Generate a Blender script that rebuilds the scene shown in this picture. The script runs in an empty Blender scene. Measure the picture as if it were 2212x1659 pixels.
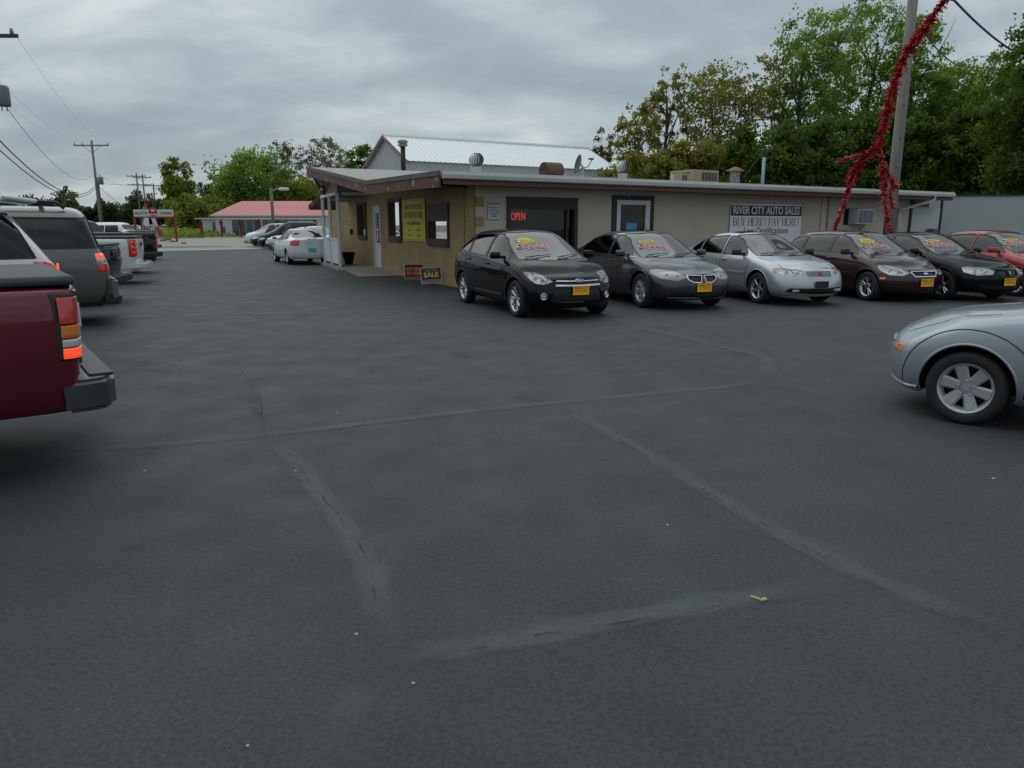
import bpy, bmesh, math, random
import numpy as np
from mathutils import Vector, Matrix, geometry, interpolate
from mathutils.bvhtree import BVHTree

# ---------------------------------------------------------------- camera, light, exposure
scene = bpy.context.scene
COL = scene.collection
F_PX = 745.0
PITCH = math.atan(159.5 / F_PX)
EYE = 1.6
cam_data = bpy.data.cameras.new('camera')
cam_data.sensor_width = 36.0
cam_data.lens = 36.0 * F_PX / 1024.0
cam_data.clip_start = 0.05
cam_data.clip_end = 3000
cam = bpy.data.objects.new('camera', cam_data)
cam.location = (0, 0, EYE)
cam.rotation_euler = (math.pi / 2 - PITCH, 0, 0)
COL.objects.link(cam)
scene.camera = cam

world = bpy.data.worlds.new('World')
scene.world = world
world.use_nodes = True
SUN_EL, SUN_AZ = math.radians(58), math.radians(-35)     # azimuth from +Y towards +X
def build_world():
    nt = world.node_tree; N = nt.nodes; L = nt.links
    N.clear()
    out = N.new('ShaderNodeOutputWorld'); bg = N.new('ShaderNodeBackground')
    bg.inputs['Strength'].default_value = 0.1
    sky = N.new('ShaderNodeTexSky'); sky.sky_type = 'NISHITA'; sky.sun_disc = False
    sky.sun_elevation = SUN_EL; sky.sun_rotation = SUN_AZ
    tc = N.new('ShaderNodeTexCoord'); sep = N.new('ShaderNodeSeparateXYZ')
    L.new(tc.outputs['Generated'], sep.inputs[0])
    def math_(op, a, b=None, clamp=False):
        m = N.new('ShaderNodeMath'); m.operation = op; m.use_clamp = clamp
        for i, v in enumerate((a, b)):
            if v is None: continue
            if isinstance(v, (int, float)): m.inputs[i].default_value = v
            else: L.new(v, m.inputs[i])
        return m.outputs[0]
    zc = math_('MAXIMUM', sep.outputs['Z'], 0.0)
    den = math_('ADD', zc, 0.30)
    px = math_('DIVIDE', sep.outputs['X'], den); py = math_('DIVIDE', sep.outputs['Y'], den)
    cmb = N.new('ShaderNodeCombineXYZ'); L.new(px, cmb.inputs[0]); L.new(py, cmb.inputs[1])
    def noise(scale, detail, rough, dist, mx=1, my=1, loc=0):
        mp = N.new('ShaderNodeMapping'); mp.inputs['Scale'].default_value = (mx, my, 1)
        mp.inputs['Location'].default_value = (loc, loc * .7, 0)
        mp.inputs['Rotation'].default_value = (0, 0, math.radians(-12))
        L.new(cmb.outputs[0], mp.inputs[0])
        n = N.new('ShaderNodeTexNoise'); n.inputs['Scale'].default_value = scale
        n.inputs['Detail'].default_value = detail; n.inputs['Roughness'].default_value = rough
        n.inputs['Distortion'].default_value = dist
        L.new(mp.outputs[0], n.inputs['Vector']); return n.outputs[0]
    n1 = noise(1.15, 3, .45, .25, .8, 1.1, 3.1)
    n2 = noise(3.6, 5, .5, .3, .75, 1.15, 8.4)
    mixn = math_('ADD', math_('MULTIPLY', n1, .54), math_('MULTIPLY', n2, .46))
    ramp = N.new('ShaderNodeValToRGB'); cr = ramp.color_ramp
    cr.elements[0].position = .37; cr.elements[0].color = (.325, .380, .425, 1)
    cr.elements[1].position = .655; cr.elements[1].color = (.69, .74, .735, 1)
    e = cr.elements.new(.46); e.color = (.375, .438, .478, 1)
    e = cr.elements.new(.55); e.color = (.50, .565, .590, 1)
    L.new(mixn, ramp.inputs[0])
    # overcast skies are somewhat brighter towards the zenith
    gz = math_('ADD', math_('MULTIPLY', zc, .55), .90)
    cl = N.new('ShaderNodeVectorMath'); cl.operation = 'SCALE'
    L.new(ramp.outputs[0], cl.inputs[0]); L.new(math_('MULTIPLY', gz, 10.0), cl.inputs['Scale'])
    mix = N.new('ShaderNodeMix'); mix.data_type = 'RGBA'; mix.inputs[0].default_value = .94
    L.new(sky.outputs[0], mix.inputs[6]); L.new(cl.outputs[0], mix.inputs[7])
    L.new(mix.outputs[2], bg.inputs['Color']); L.new(bg.outputs[0], out.inputs[0])
build_world()
sun_data = bpy.data.lights.new('sun', 'SUN')
sun_data.energy = 0.7
sun_data.angle = math.radians(85)
sun_data.color = (1.0, .965, .92)
sun = bpy.data.objects.new('sun', sun_data)
sd_ = Vector((math.cos(SUN_EL) * math.sin(SUN_AZ), math.cos(SUN_EL) * math.cos(SUN_AZ), math.sin(SUN_EL)))
sun.rotation_euler = sd_.to_track_quat('Z', 'Y').to_euler()
COL.objects.link(sun)
vs = scene.view_settings
vs.view_transform = 'Standard'; vs.look = 'None'; vs.gamma = 1.0; vs.exposure = 0.0
vs.use_curve_mapping = False

# ---------------------------------------------------------------- survey helpers: where a sighting meets a real plane
K_ = 1024 / 2212.0
def ray(u, v):
    x = (u * K_ - 512) / F_PX; y = (v * K_ - 384) / F_PX
    return Vector((x, math.cos(PITCH) - y * math.sin(PITCH), -math.sin(PITCH) - y * math.cos(PITCH)))
def ground(u, v, z=0.0):
    d = ray(u, v); t = (z - EYE) / d.z
    return Vector((d.x * t, d.y * t, z))
def at(u, v, y):
    d = ray(u, v); t = y / d.y
    return Vector((d.x * t, y, EYE + d.z * t))

# ---------------------------------------------------------------- object helpers
def link(o, parent=None):
    COL.objects.link(o)
    if parent is not None: o.parent = parent
    return o
def tag(o, label=None, cat=None, group=None, kind=None):
    if label: o['label'] = label
    if cat: o['category'] = cat
    if group: o['group'] = group
    if kind: o['kind'] = kind
    return o
def empty(name, loc=(0, 0, 0), rz=0.0, label=None, cat=None, group=None):
    o = bpy.data.objects.new(name, None); o.location = loc; o.rotation_euler = (0, 0, rz)
    o.empty_display_size = .2
    link(o); return tag(o, label, cat, group)
def copy_tree(o, parent=None):
    c = o.copy(); COL.objects.link(c)
    if parent is not None: c.parent = parent
    for ch in list(o.children): copy_tree(ch, c)
    return c

class MB:
    """collects shapes that become ONE mesh object"""
    def __init__(s): s.v = []; s.f = []; s.m = []; s.mi = 0
    def face(s, pts):
        b = len(s.v); s.v += [tuple(p) for p in pts]; s.f.append(tuple(range(b, b + len(pts)))); s.m.append(s.mi)
    def mesh(s, vs_, fs_):
        b = len(s.v); s.v += [tuple(p) for p in vs_]
        for f in fs_: s.f.append(tuple(i + b for i in f)); s.m.append(s.mi)
    def box(s, c, d, M=None):
        """c centre, d full dims, M optional matrix applied after"""
        x, y, z = d[0] / 2, d[1] / 2, d[2] / 2
        P = [Vector((c[0] + i * x, c[1] + j * y, c[2] + k * z)) for i in (-1, 1) for j in (-1, 1) for k in (-1, 1)]
        if M is not None: P = [M @ p for p in P]
        s.mesh(P, [(0, 1, 3, 2), (4, 6, 7, 5), (0, 4, 5, 1), (2, 3, 7, 6), (0, 2, 6, 4), (1, 5, 7, 3)])
    def bbox_bevel(s, c, d, b=.01, M=None):
        bm = bmesh.new(); bmesh.ops.create_cube(bm, size=1)
        for v in bm.verts: v.co = Vector((v.co.x * d[0] + c[0], v.co.y * d[1] + c[1], v.co.z * d[2] + c[2]))
        bmesh.ops.bevel(bm, geom=bm.edges[:], offset=b, segments=2, affect='EDGES', profile=.6)
        bm.verts.index_update()
        P = [M @ v.co if M is not None else v.co.copy() for v in bm.verts]
        s.mesh(P, [[v.index for v in f.verts] for f in bm.faces]); bm.free()
    def tube(s, pts, r, n=8, cap=True):
        pts = [Vector(p) for p in pts]
        rs = r if isinstance(r, (list, tuple)) else [r] * len(pts)
        b = len(s.v); up = None
        for i, p in enumerate(pts):
            t = (pts[min(i + 1, len(pts) - 1)] - pts[max(i - 1, 0)])
            if t.length < 1e-9: t = Vector((0, 0, 1))
            t.normalize()
            if up is None:
                up = Vector((0, 0, 1)) if abs(t.z) < .9 else Vector((1, 0, 0))
            a = t.cross(up)
            if a.length < 1e-6: a = t.cross(Vector((0, 1, 0)))
            a.normalize(); c = a.cross(t); c.normalize(); up = c
            for k in range(n):
                th = 2 * math.pi * k / n
                s.v.append(tuple(p + (a * math.cos(th) + c * math.sin(th)) * rs[i]))
        for i in range(len(pts) - 1):
            for k in range(n):
                s.f.append((b + i * n + k, b + i * n + (k + 1) % n, b + (i + 1) * n + (k + 1) % n, b + (i + 1) * n + k)); s.m.append(s.mi)
        if cap:
            s.f.append(tuple(b + k for k in range(n - 1, -1, -1))); s.m.append(s.mi)
            e = b + (len(pts) - 1) * n
            s.f.append(tuple(e + k for k in range(n))); s.m.append(s.mi)
    def lathe(s, prof, n=24, M=None, close=False):
        """prof list of (r, h) round the Z axis"""
        b = len(s.v)
        for (r, h) in prof:
            for k in range(n):
                th = 2 * math.pi * k / n
                p = Vector((r * math.cos(th), r * math.sin(th), h))
                s.v.append(tuple(M @ p if M is not None else p))
        m = len(prof)
        for i in range(m - 1 + (1 if close else 0)):
            j = (i + 1) % m
            for k in range(n):
                s.f.append((b + i * n + k, b + i * n + (k + 1) % n, b + j * n + (k + 1) % n, b + j * n + k)); s.m.append(s.mi)
    def prism(s, poly, h0, h1, M=None):
        """polygon in local XY extruded h0..h1 along Z"""
        n = len(poly)
        P = [Vector((p[0], p[1], h0)) for p in poly] + [Vector((p[0], p[1], h1)) for p in poly]
        if M is not None: P = [M @ p for p in P]
        s.mesh(P, [tuple(range(n - 1, -1, -1)), tuple(range(n, 2 * n))] + [(i, (i + 1) % n, n + (i + 1) % n, n + i) for i in range(n)])
    def data(s, name, mats, smooth=False, fix=True):
        me = bpy.data.meshes.new(name); me.from_pydata(s.v, [], s.f)
        if not isinstance(mats, (list, tuple)): mats = [mats]
        for m in mats: me.materials.append(m)
        if len(mats) > 1: me.polygons.foreach_set('material_index', s.m)
        if fix:
            bm = bmesh.new(); bm.from_mesh(me); bmesh.ops.recalc_face_normals(bm, faces=bm.faces[:]); bm.to_mesh(me); bm.free()
        if smooth:
            me.polygons.foreach_set('use_smooth', [True] * len(me.polygons))
            if smooth == 'auto' and hasattr(me, 'set_sharp_from_angle'): me.set_sharp_from_angle(angle=math.radians(35))
        me.update(); return me
    def build(s, name, mats, parent=None, smooth=False, fix=True):
        return link(bpy.data.objects.new(name, s.data(name, mats, smooth, fix)), parent)

def frame(o, xd, zd):
    """matrix with X=xd, Z=zd, Y=Z x X at origin o"""
    x = Vector(xd).normalized(); z = Vector(zd).normalized(); y = z.cross(x)
    return Matrix(((x.x, y.x, z.x, o[0]), (x.y, y.y, z.y, o[1]), (x.z, y.z, z.z, o[2]), (0, 0, 0, 1)))

# ---------------------------------------------------------------- materials
MATS = {}
def pbr(name, col, rough=.6, metal=0.0, coat=0.0, spec=.5, noise=None, bump=None, emit=None, emis=1.0, trans=0, back=None, flake=False):
    """noise=(scale, amount[, stretch]) colour variation in object space; bump=(scale, strength)"""
    if name in MATS: return MATS[name]
    m = bpy.data.materials.new(name); m.use_nodes = True; MATS[name] = m
    nt = m.node_tree; N = nt.nodes; L = nt.links
    b = N['Principled BSDF']
    b.inputs['Base Color'].default_value = (*col, 1); b.inputs['Roughness'].default_value = rough
    b.inputs['Metallic'].default_value = metal; b.inputs['Coat Weight'].default_value = coat
    b.inputs['Coat Roughness'].default_value = .04
    b.inputs['Specular IOR Level'].default_value = spec
    if trans: b.inputs['Transmission Weight'].default_value = trans
    if emit: b.inputs['Emission Color'].default_value = (*emit, 1); b.inputs['Emission Strength'].default_value = emis
    tc = None
    if noise or bump:
        tc = N.new('ShaderNodeTexCoord')
    src = None
    if noise:
        mp = N.new('ShaderNodeMapping'); L.new(tc.outputs['Object'], mp.inputs[0])
        if len(noise) > 2: mp.inputs['Scale'].default_value = noise[2]
        n = N.new('ShaderNodeTexNoise'); n.inputs['Scale'].default_value = noise[0]; n.inputs['Detail'].default_value = 5
        n.inputs['Roughness'].default_value = .6
        L.new(mp.outputs[0], n.inputs['Vector'])
        mr = N.new('ShaderNodeMapRange'); mr.inputs[1].default_value = .25; mr.inputs[2].default_value = .75
        mr.inputs[3].default_value = 1 - noise[1]; mr.inputs[4].default_value = 1 + noise[1]
        L.new(n.outputs[0], mr.inputs[0])
        vm = N.new('ShaderNodeVectorMath'); vm.operation = 'SCALE'; vm.inputs[0].default_value = col
        L.new(mr.outputs[0], vm.inputs['Scale']); L.new(vm.outputs[0], b.inputs['Base Color']); src = vm.outputs[0]
    if back is not None:
        g = N.new('ShaderNodeNewGeometry'); mx = N.new('ShaderNodeMix'); mx.data_type = 'RGBA'
        L.new(g.outputs['Backfacing'], mx.inputs[0])
        if src: L.new(src, mx.inputs[6])
        else: mx.inputs[6].default_value = (*col, 1)
        mx.inputs[7].default_value = (*back, 1); L.new(mx.outputs[2], b.inputs['Base Color'])
        ml = N.new('ShaderNodeMath'); ml.operation = 'SUBTRACT'; ml.inputs[0].default_value = 1
        L.new(g.outputs['Backfacing'], ml.inputs[1])
        m2 = N.new('ShaderNodeMath'); m2.operation = 'MULTIPLY'; m2.inputs[1].default_value = coat
        L.new(ml.outputs[0], m2.inputs[0]); L.new(m2.outputs[0], b.inputs['Coat Weight'])
        m3 = N.new('ShaderNodeMath'); m3.operation = 'MULTIPLY'; m3.inputs[1].default_value = metal
        L.new(ml.outputs[0], m3.inputs[0]); L.new(m3.outputs[0], b.inputs['Metallic'])
    if bump:
        n = N.new('ShaderNodeTexNoise'); n.inputs['Scale'].default_value = bump[0]; n.inputs['Detail'].default_value = 4
        L.new(tc.outputs['Object'], n.inputs['Vector'])
        bp = N.new('ShaderNodeBump'); bp.inputs['Strength'].default_value = bump[1]; bp.inputs['Distance'].default_value = .02
        L.new(n.outputs[0], bp.inputs['Height']); L.new(bp.outputs[0], b.inputs['Normal'])
    return m
def paint(name, col, metal=.0, rough=.35, spec=.25, coat=1.0):
    return pbr('paint_' + name, col, rough=rough, metal=metal, coat=coat, spec=spec, back=(.03, .03, .032), noise=(1.2, .06))
def glassmat(name, tint=(.5, .56, .54), refl=1.0, ior=1.52, sky_haze=0.0):
    if name in MATS: return MATS[name]
    m = bpy.data.materials.new(name); m.use_nodes = True; MATS[name] = m
    nt = m.node_tree; N = nt.nodes; L = nt.links; N.clear()
    out = N.new('ShaderNodeOutputMaterial'); tr = N.new('ShaderNodeBsdfTransparent'); gl = N.new('ShaderNodeBsdfGlossy')
    tr.inputs[0].default_value = (*tint, 1); gl.inputs['Roughness'].default_value = .02
    gl.inputs['Color'].default_value = (refl, refl, refl, 1)
    fr = N.new('ShaderNodeFresnel'); fr.inputs[0].default_value = ior
    mx = N.new('ShaderNodeMixShader'); L.new(fr.outputs[0], mx.inputs[0]); L.new(tr.outputs[0], mx.inputs[1]); L.new(gl.outputs[0], mx.inputs[2])
    if sky_haze:      # thin film of pale diffuse colour standing in for mirrored bright sky
        df = N.new('ShaderNodeBsdfDiffuse'); df.inputs[0].default_value = (.55, .58, .55, 1)
        m2 = N.new('ShaderNodeMixShader'); m2.inputs[0].default_value = sky_haze
        L.new(mx.outputs[0], m2.inputs[1]); L.new(df.outputs[0], m2.inputs[2]); mx = m2
    L.new(mx.outputs[0], out.inputs[0]); return m

M_glass_car = glassmat('car_glass', (.34, .40, .37), .8, 1.75)
M_glass_screen = glassmat('windscreen_glass', (.42, .50, .46), 1.0, 2.25, .06)
M_glass_dark = glassmat('privacy_glass', (.06, .065, .07), .75, 1.6)
M_glass_win = glassmat('window_glass', (.5, .55, .55), 1.0, 1.5)
M_lens = glassmat('lamp_lens', (.88, .90, .90), 1.0, 1.5)
M_chrome = pbr('chrome', (.72, .73, .75), .12, 1.0)
M_alloy = pbr('alloy', (.50, .51, .53), .28, .85)
M_steelcap = pbr('wheel_cover_silver', (.46, .47, .49), .35, .5)
M_rubber = pbr('tyre_rubber', (.018, .018, .019), .75, noise=(9, .25))
M_blackpl = pbr('black_plastic', (.015, .015, .016), .45)
M_trim = pbr('window_rubber', (.012, .012, .013), .5)
M_under = pbr('underbody', (.012, .012, .013), .9)
M_seat = pbr('seat_cloth', (.09, .09, .088), .9)
M_dash = pbr('dashboard', (.04, .04, .042), .8)
M_redlens = pbr('red_lens', (.42, .012, .012), .12, coat=1, emit=(.5, .01, .005), emis=.10)  # unlit lens; emission imitates camera flash thrown back
M_redbright = pbr('red_lens_flash_glow', (.75, .05, .02), .15, coat=1, emit=(1, .09, .03), emis=.75)  # stronger flash return put in as emission; lamp is off
M_amber = pbr('amber_lens', (.60, .16, .02), .15, coat=1, emit=(1, .25, .02), emis=.12)  # slight emission stands in for flash return from amber plastic
M_clearlens = pbr('clear_lens', (.50, .50, .48), .15, coat=1)
M_bowl = pbr('reflector_bowl', (.85, .86, .87), .3, .6)
M_lampback = pbr('lamp_housing', (.90, .91, .92), .3, .55, bump=(22, 1.0))
M_gap = pbr('panel_gap', (.006, .006, .007), .8)
M_yellowplate = pbr('plate_yellow', (.95, .50, .003), .4)
M_plateink = pbr('plate_ink', (.30, .06, .01), .6)
M_stick_y = pbr('sticker_yellow', (.80, .60, .10), .6)
M_stick_yd = pbr('sticker_ink', (.20, .12, .02), .6)
M_stick_g = pbr('sticker_green', (.16, .62, .10), .6)
M_stick_r = pbr('sticker_red', (.55, .03, .07), .6)
M_stick_w = pbr('sticker_white', (.75, .72, .72), .6)

# ---------------------------------------------------------------- vehicles
def clip_poly(poly, a, b):
    """keep the side of the line a->b that lies to its left"""
    out = []
    def s(p): return (b[0] - a[0]) * (p[1] - a[1]) - (b[1] - a[1]) * (p[0] - a[0])
    for i, p in enumerate(poly):
        q = poly[(i + 1) % len(poly)]; sp, sq = s(p), s(q)
        if sp >= 0: out.append(p)
        if sp * sq < 0:
            t = sp / (sp - sq); out.append((p[0] + (q[0] - p[0]) * t, p[1] + (q[1] - p[1]) * t))
    return out
def hull(pts):
    idx = geometry.convex_hull_2d([Vector(p) for p in pts])
    return [pts[i] for i in idx]

def text_mesh(body, size=1.0, bold=.0, xs=1.0, align='CENTER', extrude=0.0, space=1.0):
    cu = bpy.data.curves.new('lettering', 'FONT'); cu.body = body; cu.size = size; cu.offset = bold
    cu.align_x = align; cu.align_y = 'CENTER'; cu.extrude = extrude; cu.resolution_u = 3
    cu.space_character = space
    o = bpy.data.objects.new('lettering', cu); COL.objects.link(o)
    dg = bpy.context.evaluated_depsgraph_get(); dg.update()
    me = bpy.data.meshes.new_from_object(o.evaluated_get(dg))
    me.transform(Matrix.Diagonal((xs, 1, 1, 1)))
    bpy.data.objects.remove(o); bpy.data.curves.remove(cu)
    return me
def text(body, M, size, mat, parent=None, name='lettering', bold=0.0, xs=1.0, extrude=.002, align='CENTER', space=1.0):
    me = text_mesh(body, size, bold, xs, align, extrude, space); me.transform(M); me.materials.clear(); me.materials.append(mat)
    me.name = name
    return link(bpy.data.objects.new(name, me), parent)

class Body:
    """smooth car body grown from a control cage; patches are cut out of it for windows and lamps"""
    FR = [0.5, 0.0, -0.5]
    def __init__(s, sp, level=2):
        s.sp = sp
        g = lambda key, x: float(np.interp(x, [p[0] for p in sp[key]], [p[1] for p in sp[key]]))
        s.g = g
        fx = lambda z: float(np.interp(z, [p[0] for p in sp['nose']], [p[1] for p in sp['nose']]))
        rx = lambda z: float(np.interp(z, [p[0] for p in sp['tail']], [p[1] for p in sp['tail']]))
        xs = sp['st']; V = []; Fc = []
        nl = 7; ring = nl * 2 + 3
        yf = sp.get('yf', [.84, .955, 1.0, 1.0, .985, .93])
        def levels(x):
            z0 = g('bot', x); z5 = g('belt', x); w = g('wid', x)
            zz = [z0, z0 + .07, z0 + .36 * (z5 - z0), z0 + .62 * (z5 - z0), z0 + .87 * (z5 - z0), z5]
            yy = [f * w for f in yf]
            yy.append(g('rw', x)); zz.append(g('rz', x))
            return yy, zz
        n = len(xs)
        for i, x in enumerate(xs):
            yy, zz = levels(x); top = g('top', x); bow = g('bow', x)
            end = 1 if i == n - 1 else (-1 if i == 0 else 0)
            col = []
            for j in range(nl):
                xx = x
                if end == 1: xx = fx(zz[j]) - sp['nbow']
                if end == -1: xx = rx(zz[j]) + sp['tbow']
                if end == 0:
                    xx = max(xx, rx(zz[j]) + sp['tbow'] + .07 * i)
                    xx = min(xx, fx(zz[j]) - sp['nbow'] - .07 * (n - 1 - i))
                col.append((xx, yy[j], zz[j]))
            tops = []
            for f in s.FR:
                xx = x + bow * (1 - f * f)
                zt = top - (top - zz[6]) * (f * f) * .9
                if end == 1: xx = fx(zt) - sp['nbow'] * f * f
                if end == -1: xx = rx(zt) + sp['tbow'] * f * f
                if end == 0: xx = min(max(xx, rx(zt) + sp['tbow'] * f * f + .07 * i), fx(zt) - sp['nbow'] * f * f - .07 * (n - 1 - i))
                tops.append((xx, yy[6] * f, zt))
            V += col + tops + [(p[0], -p[1], p[2]) for p in reversed(col)]
        for i in range(n - 1):
            for k in range(ring - 1):
                Fc.append((i * ring + k, i * ring + k + 1, (i + 1) * ring + k + 1, (i + 1) * ring + k))
        for end in (1, -1):
            i = n - 1 if end == 1 else 0
            x = xs[i]; yy, zz = levels(x); base = i * ring
            rows = []
            for j in range(nl):
                if j == nl - 1: row = [base + j, base + nl, base + nl + 1, base + nl + 2, base + ring - 1 - j]
                else:
                    row = [base + j]
                    for f in s.FR:
                        xx = (fx(zz[j]) - sp['nbow'] * f * f) if end == 1 else (rx(zz[j]) + sp['tbow'] * f * f)
                        V.append((xx, yy[j] * f, zz[j])); row.append(len(V) - 1)
                    row.append(base + ring - 1 - j)
                rows.append(row)
            for j in range(nl - 1):
                for k in range(4):
                    q = (rows[j][k], rows[j][k + 1], rows[j + 1][k + 1], rows[j + 1][k])
                    Fc.append(q if end == -1 else q[::-1])
        me = bpy.data.meshes.new('body_cage'); me.from_pydata(V, [], Fc)
        o = bpy.data.objects.new('body_cage', me); COL.objects.link(o)
        md = o.modifiers.new('s', 'SUBSURF'); md.levels = level; md.render_levels = level
        dg = bpy.context.evaluated_depsgraph_get(); dg.update()
        em = bpy.data.meshes.new_from_object(o.evaluated_get(dg))
        bpy.data.objects.remove(o)
        bm = bmesh.new(); bm.from_mesh(em)
        bmesh.ops.recalc_face_normals(bm, faces=bm.faces[:])
        if sum(f.normal.z for f in bm.faces if f.calc_center_median().z > .9) < 0:
            bmesh.ops.reverse_faces(bm, faces=bm.faces[:])
        bm.verts.ensure_lookup_table(); bm.faces.ensure_lookup_table(); bm.normal_update(); bm.verts.index_update()
        s.bv = [v.co.copy() for v in bm.verts]; s.bn = [v.normal.copy() for v in bm.verts]
        s.bf = [[v.index for v in f.verts] for f in bm.faces]
        s.bvh = BVHTree.FromPolygons(s.bv, s.bf)
        s.bm = bm; s.tag = bm.faces.layers.int.new('tag'); s.ntag = 0
    def nrm(s, p):
        co, n, idx, d = s.bvh.find_nearest(p)
        f = s.bf[idx]; pts = [s.bv[i] for i in f]
        w = interpolate.poly_3d_calc(pts, co)
        r = Vector((0, 0, 0))
        for a, i in zip(w, f): r += s.bn[i] * a
        return r.normalized() if r.length > 1e-6 else n
    def side(s, x, z, sg=1):
        h = s.bvh.ray_cast(Vector((x, sg * 3, z)), Vector((0, -sg, 0)))
        if h[0] is None:
            co, n, i, d = s.bvh.find_nearest(Vector((x, sg * .85, z))); return co, s.nrm(co)
        return h[0], s.nrm(h[0])
    def cast(s, p, az):
        """meet the skin at p looking along azimuth az (0 = from the front)"""
        d = Vector((math.cos(az), math.sin(az), 0))
        p = Vector(p); h = s.bvh.ray_cast(p + d * 5, -d)
        if h[0] is None:
            co, n, i, dd = s.bvh.find_nearest(p); return co, s.nrm(co)
        return h[0], s.nrm(h[0])
    def top(s, x, y):
        h = s.bvh.ray_cast(Vector((x, y, 4)), Vector((0, 0, -1)))
        if h[0] is None:
            co, n, i, d = s.bvh.find_nearest(Vector((x, y, .8))); return co, s.nrm(co)
        return h[0], s.nrm(h[0])
    def carve(s, pts, az, tagv=None, cond=None, z_only=None):
        if tagv is None: s.ntag += 1; tagv = s.ntag
        d = Vector((math.cos(az), math.sin(az), 0)); e = Vector((-math.sin(az), math.cos(az), 0))
        P = hull([((Vector(p)).dot(e), p[2]) for p in pts])
        xs = [p[0] for p in P]; zs = [p[1] for p in P]
        x0, x1, z0, z1 = min(xs), max(xs), min(zs), max(zs)
        cand = []
        for f in s.bm.faces:
            if f[s.tag] != 0: continue
            if f.normal.dot(d) < .08: continue
            c = f.calc_center_median()
            if cond and not cond(c): continue
            a = [v.co.dot(e) for v in f.verts]; b = [v.co.z for v in f.verts]
            if max(a) < x0 or min(a) > x1 or max(b) < z0 or min(b) > z1: continue
            cand.append(f)
        cen = Vector((sum(xs) / len(xs), sum(zs) / len(zs)))
        for i in range(len(P)):
            if not cand: break
            a = Vector(P[i]); b = Vector(P[(i + 1) % len(P)])
            t = b - a
            if t.length < 1e-5: continue
            n2 = Vector((t.y, -t.x)).normalized()
            if (cen - a).dot(n2) > 0: n2 = -n2
            co = e * a.x + Vector((0, 0, a.y)); no = e * n2.x + Vector((0, 0, n2.y))
            geom = set(cand)
            for f in cand: geom.update(f.edges); geom.update(f.verts)
            r = bmesh.ops.bisect_plane(s.bm, geom=list(geom), plane_co=co, plane_no=no, dist=1e-5)
            cand = [f for f in r['geom'] if isinstance(f, bmesh.types.BMFace) and (f.calc_center_median() - co).dot(no) < 0]
        for f in cand: f[s.tag] = tagv
        return tagv
    def patch(s, tagv, name, mat, parent, off=0.0, thick=0.0, smooth=True, mats=None, keep=False):
        fs = [f for f in s.bm.faces if f[s.tag] == tagv]
        if not fs: return None
        vi = {}; V = []; N = []; Fc = []
        for f in fs:
            for v in f.verts:
                if v.index not in vi or True:
                    if v not in vi: vi[v] = len(V); n = s.nrm(v.co); N.append(n); V.append(v.co + n * off)
            Fc.append([vi[v] for v in f.verts])
        nV = len(V)
        if thick:
            ed = {}
            for f in Fc:
                for a, b in zip(f, f[1:] + f[:1]): ed[(a, b)] = 1
            V += [V[i] - N[i] * thick for i in range(nV)]; N += [n.copy() for n in N]
            bd = [e for e in ed if (e[1], e[0]) not in ed]
            for a, b in bd: Fc.append([a, a + nV, b + nV, b])
        me = bpy.data.meshes.new(name); me.from_pydata([tuple(v) for v in V], [], Fc)
        me.materials.append(mat)
        me.polygons.foreach_set('use_smooth', [smooth] * len(me.polygons))
        me.update()
        if smooth and not thick: me.normals_split_custom_set_from_vertices([tuple(n) for n in N])
        return link(bpy.data.objects.new(name, me), parent)
    def edge_loop(s, tagv):
        """boundary polyline(s) of a patch"""
        fs = [f for f in s.bm.faces if f[s.tag] == tagv]
        nxt = {}
        for f in fs:
            for l in f.loops:
                e = l.edge
                if sum(1 for g in e.link_faces if g[s.tag] == tagv) == 1: nxt[l.vert] = l.link_loop_next.vert
        loops = []
        while nxt:
            st = next(iter(nxt)); cur = st; lp = []
            while cur in nxt:
                lp.append(cur.co.copy()); cur = nxt.pop(cur)
            loops.append(lp)
        return loops
    def rim(s, tagv, name, mat, parent, width=.014, th=.004, mb=None):
        m = mb or MB()
        for lp in s.edge_loop(tagv):
            if len(lp) < 4: continue
            s.strip(m, [(p, s.nrm(p)) for p in lp], width, th, closed=True)
        if mb is None and m.v: return m.build(name, mat, parent)
    def strip(s, mb, pn, width, th, closed=False, up=0.0):
        n = len(pn); b = len(mb.v)
        for i, (p, nn) in enumerate(pn):
            a = pn[(i - 1) % n][0] if (closed or i > 0) else p
            c = pn[(i + 1) % n][0] if (closed or i < n - 1) else p
            t = (c - a)
            if t.length < 1e-7: t = Vector((1, 0, 0))
            sd = nn.cross(t.normalized())
            if sd.length < 1e-6: sd = Vector((0, 0, 1))
            sd.normalize()
            for q in (p + sd * width / 2 - nn * .004, p + sd * width / 2 * .8 + nn * th, p - sd * width / 2 * .8 + nn * th, p - sd * width / 2 - nn * .004):
                mb.v.append(tuple(q))
        for i in range(n if closed else n - 1):
            j = (i + 1) % n
            for k in range(3):
                mb.f.append((b + i * 4 + k, b + i * 4 + k + 1, b + j * 4 + k + 1, b + j * 4 + k)); mb.m.append(mb.mi)
    def line(s, pts, az, width, th, name, mat, parent, mb=None, seg=.03):
        """raised or gap line following the skin; pts are 3-D guides seen along azimuth az"""
        pn = []
        for a, b in zip(pts[:-1], pts[1:]):
            a = Vector(a); b = Vector(b); k = max(1, int((b - a).length / seg))
            for i in range(k): pn.append(s.cast(a.lerp(b, i / k), az))
        pn.append(s.cast(Vector(pts[-1]), az))
        m = mb or MB(); s.strip(m, pn, width, th)
        if mb is None: return m.build(name, mat, parent)
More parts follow.
